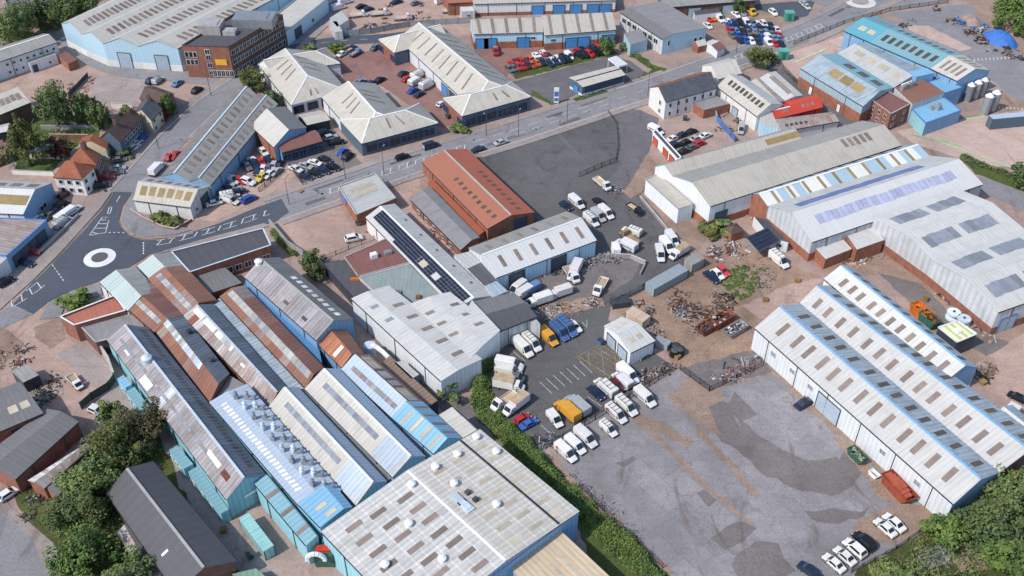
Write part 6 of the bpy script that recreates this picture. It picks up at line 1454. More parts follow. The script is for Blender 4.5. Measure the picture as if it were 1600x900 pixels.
wallline('fence',[(1120,190),(1148,222)],2.0,0.1,X_bluep,'blue sheet fence beside the pub yard',cat='fence',posts=3,panel=True)
wallline('brick_wall',[(1117,178),(1120,190)],1.6,0.3,C_blue,'short blue wall by the pub yard')
wallline('fence',[(1215,100),(1248,135),(1330,180)],1.6,0.06,X_dgrey,'thin fence between the lane and the blue factory',cat='fence',posts=4)
wallline('fence',[(1240,70),(1318,38),(1390,18),(1480,5)],1.6,0.06,X_dgrey,'dark fence along the main road above the blue factory',cat='fence',posts=4)
wallline('fence',[(800,118),(870,98),(955,78)],1.4,0.06,X_dgrey,'fence between the red yard and the grass verge',cat='fence',posts=4)
wallline('garden_wall',[(20,272),(85,275)],1.4,0.2,C_render,'white garden wall below the lawn')
wallline('garden_wall',[(45,247),(100,249)],1.4,0.2,C_render,'white garden wall above the lawn')
wallline('garden_wall',[(65,203),(155,203)],1.5,0.12,X_greyw,'grey garden fence above the allotment strips')
wallline('garden_wall',[(80,217),(140,218)],1.6,0.2,B_red,'red brick garden wall behind the pinkish roof')
wallline('garden_wall',[(175,168),(208,170)],1.6,0.2,X_wht,'white wall behind the green tree and the terrace')
wallline('fence',[(108,152),(138,120)],1.6,0.1,X_dgrey,'dark fence at the left of the open parking yard',cat='fence',posts=3,panel=True)
wallline('fence',[(60,400),(110,352),(124,338)],0.9,0.2,X_greyw,'low wall along the pavement by the packed forecourt',cat='wall')
# red-doored garage block by the pub yard
W=flatb('garage_block','white garage block with red doors at the pub car park','garage',(1059,250),(1020,207),(1025,203),(1064,246),h=3,roofm=W_dark,wall=C_render,par=0.15,parm=X_wht)
for u in (0.2,0.45,0.86): opening(W,'AB',u,0,2.6,2.2,'door',plain('red_door','#d2593d'))
# ================================================================ VEHICLES
def car(x,y,hx,hy,kind,col,where,full=True,**k):
    return vehicle(x,y,hx,hy,kind,CC.get(col,col),f'{col} {KW[kind]} {where}',full=full,**k)
g='vans on the concrete yard'
for x,y,lab in ((884,708,'white panel van with red mark, nearest the hedge on the concrete yard'),(899,696,'white panel van second from the hedge on the concrete yard'),(915,685,'white panel van third from the hedge on the concrete yard'),(951,671,'white panel van parked on its own in front of the fence row'),(963,648,'white panel van with red side mark beside the fence, fourth in line'),(979,636,'white panel van beside the fence, fifth in line'),(1008,622,'white panel van at the far end of the fence line')):
    v_=vehicle(x,y,19,17,'van' if x!=951 else 'smallvan',CC['white'],lab,None,g)
    if 'red' in lab:
        m=MB(); m.cyl((0,0,0),0.36,0.36,0.03,12); m.box((0.6,0.0,0.0),(0.3,0.12,0.04)); m.box((1.0,0,0),(0.25,0.12,0.04)); o=m.build('emblem',X_redp,v_,(-1.6,-1.02,1.5)); o.rotation_euler=(R(90),0,0)
for x,y,k,c_,lab in ((817,545,'bigvan','white','white high van, left of the pair by the hedge end of the car park'),(831,537,'bigvan','white','white high van, right of the pair beside the orange van'),(857,528,'van','#e6a437','orange yellow van between white and blue vans'),(874,520,'bigvan','#4f70a2','blue high van next to the orange yellow van'),(886,513,'bigvan','#4f70a2','blue high van next to the white car'),(897,510,'saloon','white','white car at the end of the blue vans')):
    vehicle(x,y,22,21,k,CC.get(c_,c_),lab)
for x,y,k,c_,hx,hy,lab in ((796,571,'bigvan','white',20,4,'white long van, topmost of the stack facing the empty bays'),(794,582,'bigvan','white',20,4,'white long van second in the stack facing the empty bays'),(796,591,'flatbed','grey',20,4,'grey flatbed with slatted tan deck between two white vehicles'),(795,604,'truck+','white',20,4,'white box truck with tan roof strip, lowest in the stack'),(788,628,'flatbed','white',-14,10,'white flatbed with grey striped deck beside the hedge'),(806,635,'truck+','white',-18,14,'white box truck with tan roof beside the red car'),(816,655,'hatch','red',16,-9,'red hatchback beside the small blue car'),(826,662,'saloon','#3a6cc0',16,-9,'blue car beside the red hatchback'),(867,656,'smallvan','white',15,18,'white small van beside the yellow container truck'),(886,644,'truck','#dca23c',-20,-18,'yellow box truck beside the silver one'),(902,635,'truck','silver',-20,-18,'silver box truck with curved roof beside the yellow one'),(931,614,'saloon','navy',20,18,'dark navy car nearest the silver box truck'),(946,606,'bigvan','white',-20,-18,'white long van between the navy and the red car'),(964,602,'hatch','red',18,17,'dark red car tucked between two white vans'),(972,595,'van','white',-20,-18,'white van next to the dark red car'),(981,586,'bigvan','white',20,18,'white high van nearest the small white unit')):
    if lab.startswith('dark red'): c_='maroon'
    vehicle(x,y,hx,hy,k,CC.get(c_,c_),lab)
for x,y,k,c_,hx,hy,lab in ((901,317,'bigvan','white',18,15,'white long van standing alone above the yard shed'),(935,338,'van','silver',15,13,'silver van left of the pair by the yard shed end'),(947,333,'van','white',15,13,'white van right of the pair by the yard shed end'),(924,345,'van','white',15,13,'white van with yellow side panel at the corner of the yard shed'),(987,362,'van','white',-20,-8,'white van behind the brown flatbed'),(984,373,'flatbed','tan',-16,-12,'flatbed with brown load between two white vans'),(978,384,'bigvan','white',-20,-10,'white long van in front of the brown flatbed'),(992,328,'pickup','black',18,12,'black pickup near the right edge of the tarmac yard'),(936,316,'saloon','black',16,12,'black car right of the lone white van'),(884,322,'hatch','navy',16,12,'dark car at the back of the yard shed'),(1050,375,'bigvan','white',12,16,'white van, upper of three in the right corner of the tarmac yard'),(1042,385,'van','white',12,16,'white van, middle of three in the right corner of the tarmac yard'),(1031,398,'van','white',4,16,'white van, lowest of three in the right corner of the tarmac yard'),(1061,396,'truck+','white',-14,9,'white box truck with tan roof by the container corner'),(938,449,'flatbed','white',-10,18,'white recovery truck with orange beacon in the middle of the yard'),(941,288,'flatbed','white',18,15,'white truck with blue tarpaulin along the yard edge'),(874,460,'truck','white',-18,6,'long white box truck beside the muddy bank'),(842,472,'truck','white',-18,6,'white box truck with blue roof hatch beside the muddy bank'),(808,452,'bigvan','white',-16,12,'white lorry cab nearest the yard shed corner'),(815,462,'truck','white',-16,10,'white lorry wedged by the wall, second from the shed corner'),(828,455,'van','light blue',-16,10,'pale blue lorry among the parked wrecks'),(898,425,'truck','white',-8,16,'white lorry at the end of the yard shed with scrap on board'),(893,430,'flatbed','tan',12,16,'empty white flatbed trailer in front of the yard shed')):
    if 'trailer' in lab: c_='white'
    vehicle(x,y,hx,hy,k,CC.get(c_,c_),lab)
for i,(x,y,c_) in enumerate(((1303,880,'white'),(1320,869,'white'),(1335,857,'white'),(1350,846,'black'),(1383,825,'white'),(1397,817,'white'))):
    vehicle(x,y,-18,-16,'suv' if i in(2,3) else 'saloon',CC[c_],('black tall car between white cars on the concrete yard' if c_=='black' else f'white car, {ORD[i if i<3 else i-1]} of the white ones in the row behind the low dark fence'),'car','cars behind the low fence')
vehicle(1257,630,14,-8,'saloon',CC['navy'],'dark blue car alone beside the white triple warehouse'); vehicle(1266,893,14,10,'saloon',CC['navy'],'dark car at the bottom edge of the concrete yard')
vehicle(1217,408,12,10,'bigvan',CC['white'],'white minibus beside the solar canopy','minibus')
vehicle(1112,433,14,11,'saloon',CC['navy'],'dark blue covered car in the scrap yard'); vehicle(1121,429,12,10,'hatch',CC['white'],'white car between blue and red in the scrap yard'); vehicle(1129,424,12,10,'hatch','#e0474a','red car on the concrete pad in the scrap yard')
vehicle(1572,655,-8,9,'truck',CC['white'],'white lorry on the tan yard at the right edge'); vehicle(1592,622,10,5,'saloon',CC['black'],'black car on the tan yard at the right edge')
vehicle(118,598,10,11,'pickup',CC['white'],'white pickup with rusty bed in the left yard'); vehicle(152,642,10,4,'hatch',CC['white'],'white car beside the leafy trees, lower left'); vehicle(14,771,12,-8,'hatch',CC['white'],'white car at the left edge below the brick shed')
# road traffic
vehicle(629,245,12,-4,'estate',CC['black'],'black estate car driving on the main road'); vehicle(674,228,12,-4,'van',CC['dark blue'],'dark blue van driving on the main road'); vehicle(748,233,12,-4,'saloon',CC['navy'],'dark car on the main road by the terracotta workshop'); vehicle(783,222,12,-4,'saloon',CC['silver'],'silver car driving on the main road')
vehicle(246,265,10,-10,'truck',CC['white'],'white box truck parked at the end of the twin-ridged shed'); vehicle(265,245,10,-10,'hatch',CC['red'],'red car parked by the twin-ridged shed, lower one'); vehicle(274,242,10,-10,'saloon',CC['red'],'red car parked by the twin-ridged shed, upper one'); vehicle(444,68,8,-6,'pickup',CC['white'],'white pickup on the street by the brick office block')
vehicle(52,393,14,2,'hatch',CC['red'],'red hatchback on the left forecourt'); vehicle(41,411,12,4,'estate',CC['navy'],'dark estate car below the red hatchback'); vehicle(9,440,10,-6,'hatch',CC['black'],'dark car by the lower left kerb of the roundabout road')
vehicle(553,373,14,-3,'suv',CC['white'],'white car alone in the pink car park')
for i,(x,y,c_) in enumerate(((186,250,'grey'),(184,263,'silver'),(180,270,'grey'),(166,277,'red'),(159,290,'black'))):
    vehicle(x,y,14,-2,'saloon' if i!=4 else 'suv',CC[c_],f'{c_} car, {ORD[i]} from the top outside the red-roofed houses',None,'cars outside the houses')
for x,y,c_,k,lab in ((214,223,'white','hatch','white car outside the long terrace, upper'),(210,231,'white','suv','white car outside the long terrace, lower'),(222,216,'blue','hatch','blue car outside the long terrace'),(101,303,'maroon','estate','maroon estate with roof load beside the white-rendered house'),(113,330,'white','van','white van on the packed forecourt by the kerb'),(99,338,'white','smallvan','white small car left of the white van on the packed forecourt'),(99,348,'silver','van','pale van at the bottom of the packed forecourt'),(95,320,'black','suv','black car at the top of the packed forecourt'),(86,330,'navy','saloon','navy car in the middle of the packed forecourt'),(79,336,'grey','saloon','grey car at the left of the packed forecourt'),(60,341,'white','hatch','white car behind the blue workshop roof')):
    vehicle(x,y,12,-8,k,CC[c_],lab)
for x,y,c_,k,lab in ((247,126,'silver','smallvan','silver van parked in the open yard below the blue warehouse'),(236,126,'navy','suv','dark car left of the silver van in the open yard'),(277,130,'light blue','saloon','pale blue car in the open yard'),(308,141,'black','suv','black car at the right of the open yard'),(390,110,'black','saloon','black car beside the brick office entrance')):
    vehicle(x,y,10,-8,k,CC[c_],lab)
# packed used-car yards beside the main road
row('in the used-car yard back row',396,252,412,238,10,8,['white/saloon','white/hatch'],'used-car yard')
row('in the used-car row by the showroom wall',402,267,436,258,-6,10,['navy/saloon','white/hatch','grey/saloon','silver/hatch','black/saloon'],'used-car yard')
row('in the used-car yard middle row',386,260,420,252,8,9,['grey/suv','navy/suv','red/hatch','navy/hatch'],'used-car yard')
row('in the used-car row by the railing',408,277,432,268,-10,8,['yellow/hatch','white/saloon','silver/saloon'],'used-car yard')
row('in the used-car yard white-van row',362,281,388,284,12,5,['white/van','red/hatch','white/suv'],'used-car yard')
row('in the used-car row nearest the road',335,318,372,300,14,-4,['white/saloon','silver/saloon','white/van','navy/saloon'],'used-car yard')
row('in the used-car row second from the road',343,300,366,292,12,3,['grey/saloon','navy/saloon','silver/hatch'],'used-car yard')
vehicle(361,314,14,4,'smallvan',CC['white'],'white small van at the front of the used-car yard'); vehicle(389,311,12,-6,'suv',CC['blue'],'bright blue car at the front corner of the used-car yard')
row('in the showroom forecourt front row',462,264,492,254,14,5,['white/saloon','silver/saloon','white/saloon'],'showroom forecourt')
row('in the showroom forecourt dark row',478,276,520,261,14,5,['navy/saloon','black/saloon','navy/saloon','black/saloon'],'showroom forecourt')
vehicle(508,249,14,5,'saloon',CC['black'],'black car at the end of the white row on the showroom forecourt')
row('under the wall of the L-shaped trade unit',499,200,526,222,13,-3,['grey/saloon','navy/suv','silver/hatch','black/saloon'],'cars along the trade unit wall',side='top')
vehicle(536,238,10,-9,'suv',CC['blue'],'bright blue car beside the orange brick end of the trade unit'); vehicle(543,244,10,-9,'suv',CC['black'],'black car beside the bright blue one')
# courtyard cars
for x,y,c_,k,lab in ((535,84,'white','saloon','white car by the shrub at the courtyard entrance'),(549,77,'navy','pickup','dark pickup at the courtyard entrance'),(556,83,'light blue','pickup','pale blue pickup below the dark pickup'),(563,128,'light blue','saloon','pale blue car in the courtyard, far left'),(580,131,'navy','saloon','navy car against the L-shaped unit roof'),(593,125,'black','saloon','black car alone in the middle of the courtyard'),(630,115,'navy','hatch','navy car at the back of the courtyard row'),(636,123,'red','hatch','red car half hidden beside the white vans'),(654,118,'white','bigvan','white high van in the courtyard row, upper'),(650,128,'white','van','white van in the courtyard row, lower'),(668,134,'white','bigvan','white van nearest the blue courtyard door'),(645,141,'blue','saloon','blue car in the front of the courtyard row'),(655,147,'navy','saloon','navy car in the front of the courtyard row'),(690,162,'white','hatch','white car at the courtyard exit'),(587,74,'grey','saloon','grey car under the trade unit corner')):
    vehicle(x,y,12,-7,k,CC[c_],lab,None,'courtyard cars')
# red yard of small cars: rows behind the verge
def lot(desc,p0,p1,p2,nr,nc,hx,hy,cols,group,full=False,drop=0.0,seed=3):
    rnd=random.Random(seed)
    for r_ in range(nr):
        names={}
        for c_ in range(nc):
            if rnd.random()<drop: continue
            u=c_/(nc-1) if nc>1 else 0; w_=r_/(nr-1) if nr>1 else 0
            x=p0[0]+(p1[0]-p0[0])*u+(p2[0]-p0[0])*w_+rnd.uniform(-1,1); y=p0[1]+(p1[1]-p0[1])*u+(p2[1]-p0[1])*w_+rnd.uniform(-0.4,0.4)
            cl=cols[rnd.randrange(len(cols))]; kd=rnd.choice(['hatch','saloon','suv','hatch','smallvan'] if cl=='white' else ['hatch','saloon','suv'])
            nm=('back','second','third','fourth','fifth','front')[r_ if r_<nr-1 else 5]
            vehicle(x,y,hx,hy,kd,CC[cl],f'{cl} car, {ORD[c_]} from the left in the {nm} row {desc}',None,group,full)
lot('on the red yard',(800,100),(858,88),(795,108),2,9,8,7,['red','red','maroon','white','navy','grey','red','orange'],'red yard cars',seed=5)
lot('at the verge end',(862,95),(890,88),(858,99),2,4,8,7,['navy','grey','white','black'],'red yard cars',seed=6)
lot('by the yard-end tree',(903,82),(935,76),(905,87),2,5,10,5,['red','maroon','navy','black'],'red yard cars',seed=8)
vehicle(774,79,2,8,'flatbed',CC['red'],'red fork-lift-like truck by the blue roller doors'); vehicle(928,68,12,-1,'saloon',CC['navy'],'navy car under the right blue roller door'); vehicle(838,87,8,7,'saloon',CC['white'],'white car at the upper edge of the red yard cars'); vehicle(850,84,8,7,'hatch',CC['white'],'white hatchback nearest the units on the red yard')
lot('of the crowded car lot',(1138,34),(1212,40),(1146,62),5,9,8,8,['white','navy','red','light blue','black','silver','navy','white','blue','grey'],'crowded car lot',seed=11,drop=0.08)
for x,y,c_,k,lab in ((1107,30,'red','hatch','red car at the left of the crowded lot, by the cabin'),(1114,28,'orange','hatch','orange car beside the red one near the cabin'),(1123,29,'white','van','white van near the cabin of the crowded lot'),(1150,23,'white','saloon','white car at the back of the crowded lot'),(1160,20,'silver','hatch','silver car at the back of the crowded lot'),(1171,18,'yellow','flatbed','yellow tow truck at the back of the crowded lot'),(1208,20,'white','suv','white tall car on the dark tarmac lot'),(1106,40,'white','saloon','white car under the corner of the grey workshop'),(1256,6,'silver','saloon','silver car at the back of the dark tarmac lot'),(1260,10,'pale','saloon','pale car at the front of the dark tarmac lot')):
    vehicle(x,y,9,7,k,CC[c_],lab,full=False)
row('in the upper row behind the red-doored garage',1052,216,1080,205,10,-4,['white/saloon','navy/saloon','black/saloon'],'pub yard cars')
row('in the lower row behind the red-doored garage',1057,227,1102,212,10,-4,['navy/hatch','black/saloon','silver/saloon','white/saloon'],'pub yard cars')
row('in the nearest row behind the red-doored garage',1068,236,1092,224,10,-4,['black/saloon','grey/saloon','red/hatch'],'pub yard cars'); vehicle(1158,202,-1,9,'van',CC['silver'],'silver van in the back yard of the pub'); vehicle(1025,204,10,5,'van',CC['white'],'white van beside the garage block')
# caravan yard lorries
for i,(x,y) in enumerate(((560,24),(594,22),(630,29),(705,17))):
    vehicle(x,y,10,-1,'flatbed',CC['white'],f'white flatbed lorry, {ORD[i]} from the left in the caravan yard',None,'lorries of the caravan yard')
for i,(x,y,c_) in enumerate(((575,14,'navy'),(565,10,'black'),(620,3,'navy'),(650,5,'grey'),(530,12,'white'),(540,3,'white'),(690,2,'white'))):
    vehicle(x,y,10,-3,'van' if c_=='white' else 'saloon',CC[c_],f'{c_} vehicle, {ORD[i]} of the scattered ones near the top edge',None,'vehicles at the top edge',full=False)
# ================================================================ SCRAP AND CLUTTER
scrapm=[X_dgrey,X_steel,X_brn,X_rustm,X_brn,X_dgrey,X_greyw]
debris('scrap_heap',[(1040,470),(1060,455),(1075,470),(1120,510),(1095,520),(1060,495)],420,scrapm,'tangle of rusty scrap along the middle of the scrap yard',h=1.0,seed=2)
debris('scrap_heap',[(1085,510),(1075,495),(1062,478),(1052,484),(1070,510)],180,[X_steel,X_wht,X_dgrey],'pale heap of scrap steel in the scrap yard',h=0.8,seed=3)
debris('scrap_heap',[(1120,465),(1140,460),(1150,478),(1135,485),(1118,478)],150,[X_dgrey,X_brn,X_black],'dark heap of scrap below the weeds',h=0.8,seed=4)
debris('rubble',[(1165,420),(1200,412),(1215,445),(1190,455)],500,[X_greyw,X_wht,X_brn,X_tan],'strewn rubble and brick beside the weeds',0.1,0.4,0.3,seed=5)
debris('rubble',[(1060,460),(1100,440),(1150,470),(1120,500),(1085,480)],300,[X_brn,X_rustm,X_tan],'brown rubble strip in the scrap yard',0.1,0.5,0.4,seed=6)
debris('scrap_heap',[(1110,590),(1190,552),(1205,560),(1195,575),(1135,600)],260,scrapm,'long heap of scrap beams along the scrap yard frontage',0.2,1.2,0.9,seed=7)
debris('tyre_heap',[(992,590),(1040,570),(1060,578),(1002,600)],320,[X_black,X_dgrey],'dark heap of tyres beside the small white unit',0.25,0.6,0.8,0.1,seed=8)
debris('scrap_heap',[(985,556),(1020,543),(1022,551),(990,568)],140,scrapm,'clutter along the end of the small white unit',seed=9)
debris('scrap_heap',[(842,485),(930,462),(945,470),(930,485),(860,505)],420,[X_dgrey,X_black,X_brn,X_steel,X_cap],'dark bank of scrap parts below the parked lorries',0.15,0.6,0.7,seed=10)
debris('scrap_heap',[(885,405),(930,390),(935,405),(915,420),(890,425)],260,[X_wht,X_steel,X_dgrey,X_tan],'heap of vehicle parts at the end of the yard shed',0.2,0.9,1.8,seed=11)
debris('scrap_heap',[(820,425),(870,412),(875,425),(825,440)],240,[X_brn,X_dgrey,X_black],'brown and black clutter along the yard shed wall',0.15,0.6,0.8,seed=12)
debris('scrap_heap',[(925,402),(965,398),(968,408),(930,418)],160,[X_wht,X_steel,X_greyw],'white and grey clutter beside the curved wall',0.2,0.8,0.9,seed=13)
debris('scrap_heap',[(790,440),(805,432),(835,470),(850,490),(835,492)],240,[X_wht,X_steel,X_dgrey,X_cap],'strip of clutter along the left wall of the tarmac yard',0.2,0.8,1.0,seed=14)
debris('scrap_heap',[(930,265),(950,275),(980,300),(970,310),(935,285)],120,[X_tan,X_dgrey,X_brn,X_wht],'timber and clutter on the right edge of the tarmac yard',0.2,0.9,0.6,seed=15)
debris('scrap_heap',[(828,690),(840,675),(870,678),(850,700)],160,[X_wht,X_steel,X_dgrey],'pale scrap parts in the corner of the lower car park',0.2,0.8,0.7,seed=16)
debris('steel_stacks',[(1455,455),(1470,452),(1560,520),(1550,535),(1500,490)],220,[X_steel,X_wht,X_dgrey,X_tan],'stacks of racking along the brick-based warehouse',0.3,1.6,0.8,0.8,seed=17)
debris('timber_stack',[(1520,580),(1545,568),(1558,578),(1530,592)],160,[X_tan,X_dgrey,X_wood],'stack of grey timber behind the triple warehouse',0.2,1.2,1.0,0.8,seed=18)
debris('clutter',[(1290,412),(1370,388),(1390,400),(1310,425)],300,[X_steel,X_dgrey,X_cap,X_tan],'clutter below the white annexes',0.2,0.9,0.8,seed=19)
debris('clutter',[(1130,330),(1165,318),(1190,335),(1175,345)],120,[X_wht,X_dgrey,X_cap],'clutter beside the cream-roofed shed wall',0.2,0.8,0.8,seed=20)
debris('clutter',[(1095,390),(1165,375),(1175,395),(1110,410)],220,[X_wht,X_dgrey,X_brn,X_rustm,X_cap],'clutter round the overgrown corner of the scrap yard',0.2,0.9,0.8,seed=21)
debris('clutter',[(545,10),(735,5),(735,30),(640,36),(560,45)],420,[X_wht,X_dgrey,X_tan,X_steel,X_brn,X_rustm],'scattered scrap and materials in the caravan yard',0.25,1.3,1.2,seed=22)
debris('clutter',[(55,605),(85,590),(100,610),(80,630),(50,640),(40,620)],320,[X_dgrey,X_tan,X_brn,X_wht,X_green,X_black],'clutter in the walled left yard',0.2,0.8,0.7,seed=23)
debris('clutter',[(0,540),(40,540),(50,560),(20,575),(0,572)],160,[X_tan,X_brn,X_wht,X_dgrey],'clutter beside the little grey shed',0.2,0.8,0.6,seed=24)
debris('clutter',[(640,320),(650,318),(720,395),(710,402)],140,[X_brn,X_wht,X_dgrey,X_tan],'clutter along the slate-roofed shed wall',0.2,0.8,0.8,seed=25)
debris('clutter',[(575,345),(595,365),(600,380),(570,350)],80,[X_wht,X_steel,X_cap],'air units and clutter beside the solar workshop',0.3,0.8,0.8,seed=26)
debris('clutter',[(100,135),(130,115),(150,130),(140,155),(115,155)],160,[X_tan,X_brn,X_wht,X_dgrey],'timber and clutter at the left of the open parking yard',0.3,1.0,0.9,seed=27)
debris('clutter',[(1110,180),(1165,175),(1150,215),(1130,205)],140,[X_brn,X_dgrey,X_wht,X_redp],'clutter in the pub back yard',0.2,0.9,0.8,seed=28)
debris('clutter',[(1455,10),(1580,80),(1600,95),(1560,85),(1500,50)],360,[X_tan,X_bluep,X_dgrey,X_brn,X_wht],'piles of waste along the top right yard',0.4,1.8,2.0,seed=29)
debris('clutter',[(1405,25),(1425,28),(1430,45),(1395,40)],80,[X_wht,X_steel,X_dgrey],'pale stacks beside the teal factory roof',0.4,1.2,1.4,seed=30)
debris('rubble',[(870,715),(905,750),(1000,840),(1010,860),(960,820),(890,745)],700,[X_brn,X_greyw,X_tan],'strip of leaf litter and rubble below the hedge',0.08,0.35,0.2,seed=31)
debris('rubble',[(1440,860),(1500,845),(1480,880),(1430,885)],500,[X_greyw,X_steel,X_wht],'grey rubble among the bushes, bottom right',0.1,0.5,0.4,seed=32)
debris('clutter',[(20,785),(90,765),(80,820),(60,830)],260,[X_green,X_brn,X_dgrey,X_wht],'garden clutter beside the lower left road',0.15,0.6,0.6,seed=33)
debris('clutter',[(55,190),(150,190),(150,215),(60,215)],200,[X_wht,X_brn,X_greyw,X_green],'sheds and frames in the garden strips',0.3,1.4,0.9,seed=34)
debris('clutter',[(975,472),(1010,470),(1040,530),(1050,560),(1015,530)],260,[X_dgrey,X_steel,X_wht,X_brn],'clutter behind the small white unit',0.2,0.9,0.9,seed=35)
mound('tarpaulin_heap',1537,52,1588,76,9,3.2,plain('blue_tarpaulin','#3f74c4',var=0.3),'large heap under bright blue tarpaulin in the top right yard',seed=3)
mound('soil_heap',1560,20,1600,62,8,2,M_brown,'brown soil heap below the bright green tree, top right','heap',5)
mound('waste_heap',1505,25,1530,45,6,2.2,X_dust,'dusty tan waste heap at the top of the grey yard','heap',6)
for x0_,y0_ in ((66,233),):
    p=P(x0_,y0_); m=MB(); m.box((0,0,0.9),(8,5,0.25),0.1); o=m.build('pool_cover',plain('blue_cover','#4f84cf',var=0.15),None,(p.x,p.y,0)); tag(o,'bright blue cover in the back garden beside the purple tree','cover')
debris('blue_waste_heap',[(1515,38),(1535,40),(1545,52),(1525,55)],90,[X_bluep,X_bluep,X_cap],'heap of bright blue bales in the top right yard',0.6,1.6,2.4,0.1,seed=36)
# lamp posts
def lamp(x,y,dx,dy,lab):
    p=P(x,y); rt=root('street_lamp',(p.x,p.y,0),lab,'street lamp','street lamps'); m=MB(); m.cyl((0,0,0),0.1,0.06,8,8); m.build('pole',X_dgrey,rt); m=MB(); m.beam((0,0,7.95),(dx,dy,8.2),0.08,0.08); m.build('arm',X_dgrey,rt); m=MB(); m.box((dx*1.15,dy*1.15,8.2),(0.3,0.7,0.14),math.atan2(dy,dx)-1.57); m.build('lantern',X_steel,rt)
for x,y,dx,dy,w_ in ((452,320,0.4,1.4,'beside the pink car park'),(600,272,0.4,1.4,'in front of the ribbed-roof workshop'),(810,214,0.4,1.4,'beside the empty tarmac yard'),(886,189,0.4,1.4,'at the corner of the empty tarmac yard'),(1012,150,0.4,1.4,'beside the white public house'),(540,280,-0.4,-1.4,'below the showroom forecourt'),(760,212,-0.4,-1.4,'below the longest hipped trade unit'),(1150,82,-0.4,-1.4,'below the crowded car lot'),(248,232,-1.2,0.6,'by the twin-ridged shed'),(175,285,1.2,-0.4,'outside the white-rendered house'),(330,150,1.2,0.3,'by the open parking yard')):
    lamp(x,y,dx,dy,f'thin grey street lamp {w_}')
# ================================================================ TREES AND PLANTS
for x,y,r_,h_,t_,lab in ((83,165,6.5,14,'mid','large round green tree behind the brown-walled shed'),(135,170,4.2,10,'mid','green tree right of the large round one'),(155,180,3.8,9,'dark','darker tree beside the allotments'),(35,222,5.4,15,'olive','tall olive conifer in the gardens, left'),(90,232,3.4,6,'purple','dark purple-leaved tree beside the red tile roofs'),(262,165,2.6,6,'bright','small bright tree at the end of the orange brick house'),(392,125,4.2,7,'olive','round olive tree at the street corner by the office block'),(428,153,3.2,6,'dark','dark bushy tree beside the left hipped trade unit'),(20,40,7,14,'mid','green tree below the railway, top left corner'),(100,12,7,13,'dark','dark tree mass by the railway, first from the left'),(130,8,6,12,'mid','green tree by the railway beside the blue warehouse'),(55,20,6,12,'dark','dark tree between railway and grey ridged building'),(949,70,3.2,7,'bright','small green tree at the end of the red yard'),(1187,88,4.6,7,'olive','round olive tree on the main road by the white barn'),(1155,8,3,6,'dark','small tree behind the crowded car lot'),(487,405,3.0,6,'dark','dark green tree beside the pink car park'),(494,424,2.4,5,'olive','olive tree below the dark green one by the car park'),(1590,20,9,12,'bright','large bright green tree in the top right corner'),(1595,275,4,6,'dark','dark tree by the road at the right edge'),(140,752,5.4,10,'mid','large mid-green tree beside the rusty strip roof'),(178,695,5.6,10,'olive','brownish tree above the charcoal shed'),(215,665,5.5,9,'brown','russet tree beside the turquoise lean-to'),(122,800,5,8,'dark','dark tree mass beside the charcoal shed'),(128,872,5.8,9,'bright','bright green tree in the bottom left corner'),(172,650,3.4,7,'mid','green tree beside the lower left yard'),(195,905,5,8,'mid','tree at the bottom edge beside the charcoal shed'),(1475,828,3.8,6,'bright','pale green tree at the corner of the triple warehouse'),(1545,815,6,7,'dark','large dark bushy tree, bottom right'),(1590,765,5.5,8,'mid','green tree beside the triple warehouse gable, right edge'),(1575,870,4.2,6,'bright','bright tree in the bottom right corner'),(1390,895,3.6,4,'mid','bushy tree behind the row of white cars')):
    tree(x,y,r_*0.95,h_,t_,lab,kind='cone' if 'conifer' in lab else 'round')
for x,y,r_,h_,t_,lab in ((482,75,2.4,3,'mid','clipped green shrub left of the courtyard entrance'),(529,73,3,3,'bright','round green shrub at the courtyard entrance'),(248,338,2.4,2.4,'mid','green shrub in the planted triangle, left'),(262,346,2,2,'lime','yellow-green shrub in the planted triangle, middle'),(274,345,2.2,2.2,'olive','olive shrub in the planted triangle, right'),(122,470,4.2,4,'bright','rounded green bush by the white parapet and the roundabout'),(712,200,2.4,2,'bright','green shrub by the main road below the hipped unit'),(727,203,1.8,1.8,'mid','small shrub beside it by the main road'),(150,190,1.6,3,'red','red-leaved shrub in the garden strips'),(195,172,2.2,2.5,'lime','lime green shrub behind the terrace'),(258,180,2.0,3,'red','red shrub in front of the orange brick house'),(76,220,2,3.5,'mid','slim green shrub by the blue garden cover'),(198,237,2.8,2.2,'dark','dark hedge shrub outside the long terrace'),(1125,355,3.5,3,'mid','green bush in the overgrown corner by the white gable'),(1112,362,3,2.4,'olive','olive bush below the white gable corner'),(1105,352,2.4,2.2,'dark','dark bush against the white gable'),(700,612,3,4,'dark','dark shrub at the foot of the off-white warehouse wall'),(686,54,1.8,3,'mid','shrub by the ridge of the longest trade unit'),(978,72,2.4,2.4,'dark','dark bush beside the pale blue annexe'),(1555,858,3,3,'lime','yellow-flowered bush at the bottom right'),(1210,92,1.8,3,'mid','bush beside the lower green cabinet'),(430,30,1,1,'mid','x')):
    if lab!='x': tree(x,y,r_,h_,t_,lab,cat='shrub')
hl=smooth([(758,545),(752,590),(756,630),(775,660),(820,705),(870,755),(930,815),(985,865),(1040,925)])
foliage_strip('hedge',hl,6.0,2.6,42,0.2,'bright','long overgrown green hedge running down beside the huge pale roof','hedge',seed=4)
iv=smooth([(425,362),(440,382),(462,402)]); foliage_strip('ivy_hedge',iv,1.6,1.6,60,0.18,'bright','ivy-covered hedge strip beside the pink car park wall','hedge',seed=5)
hv=smooth([(1500,246),(1540,262),(1600,284)]); foliage_strip('roadside_hedge',hv,2.5,1.6,40,0.25,'dark','dark roadside hedge at the right edge above the road','hedge',seed=6)
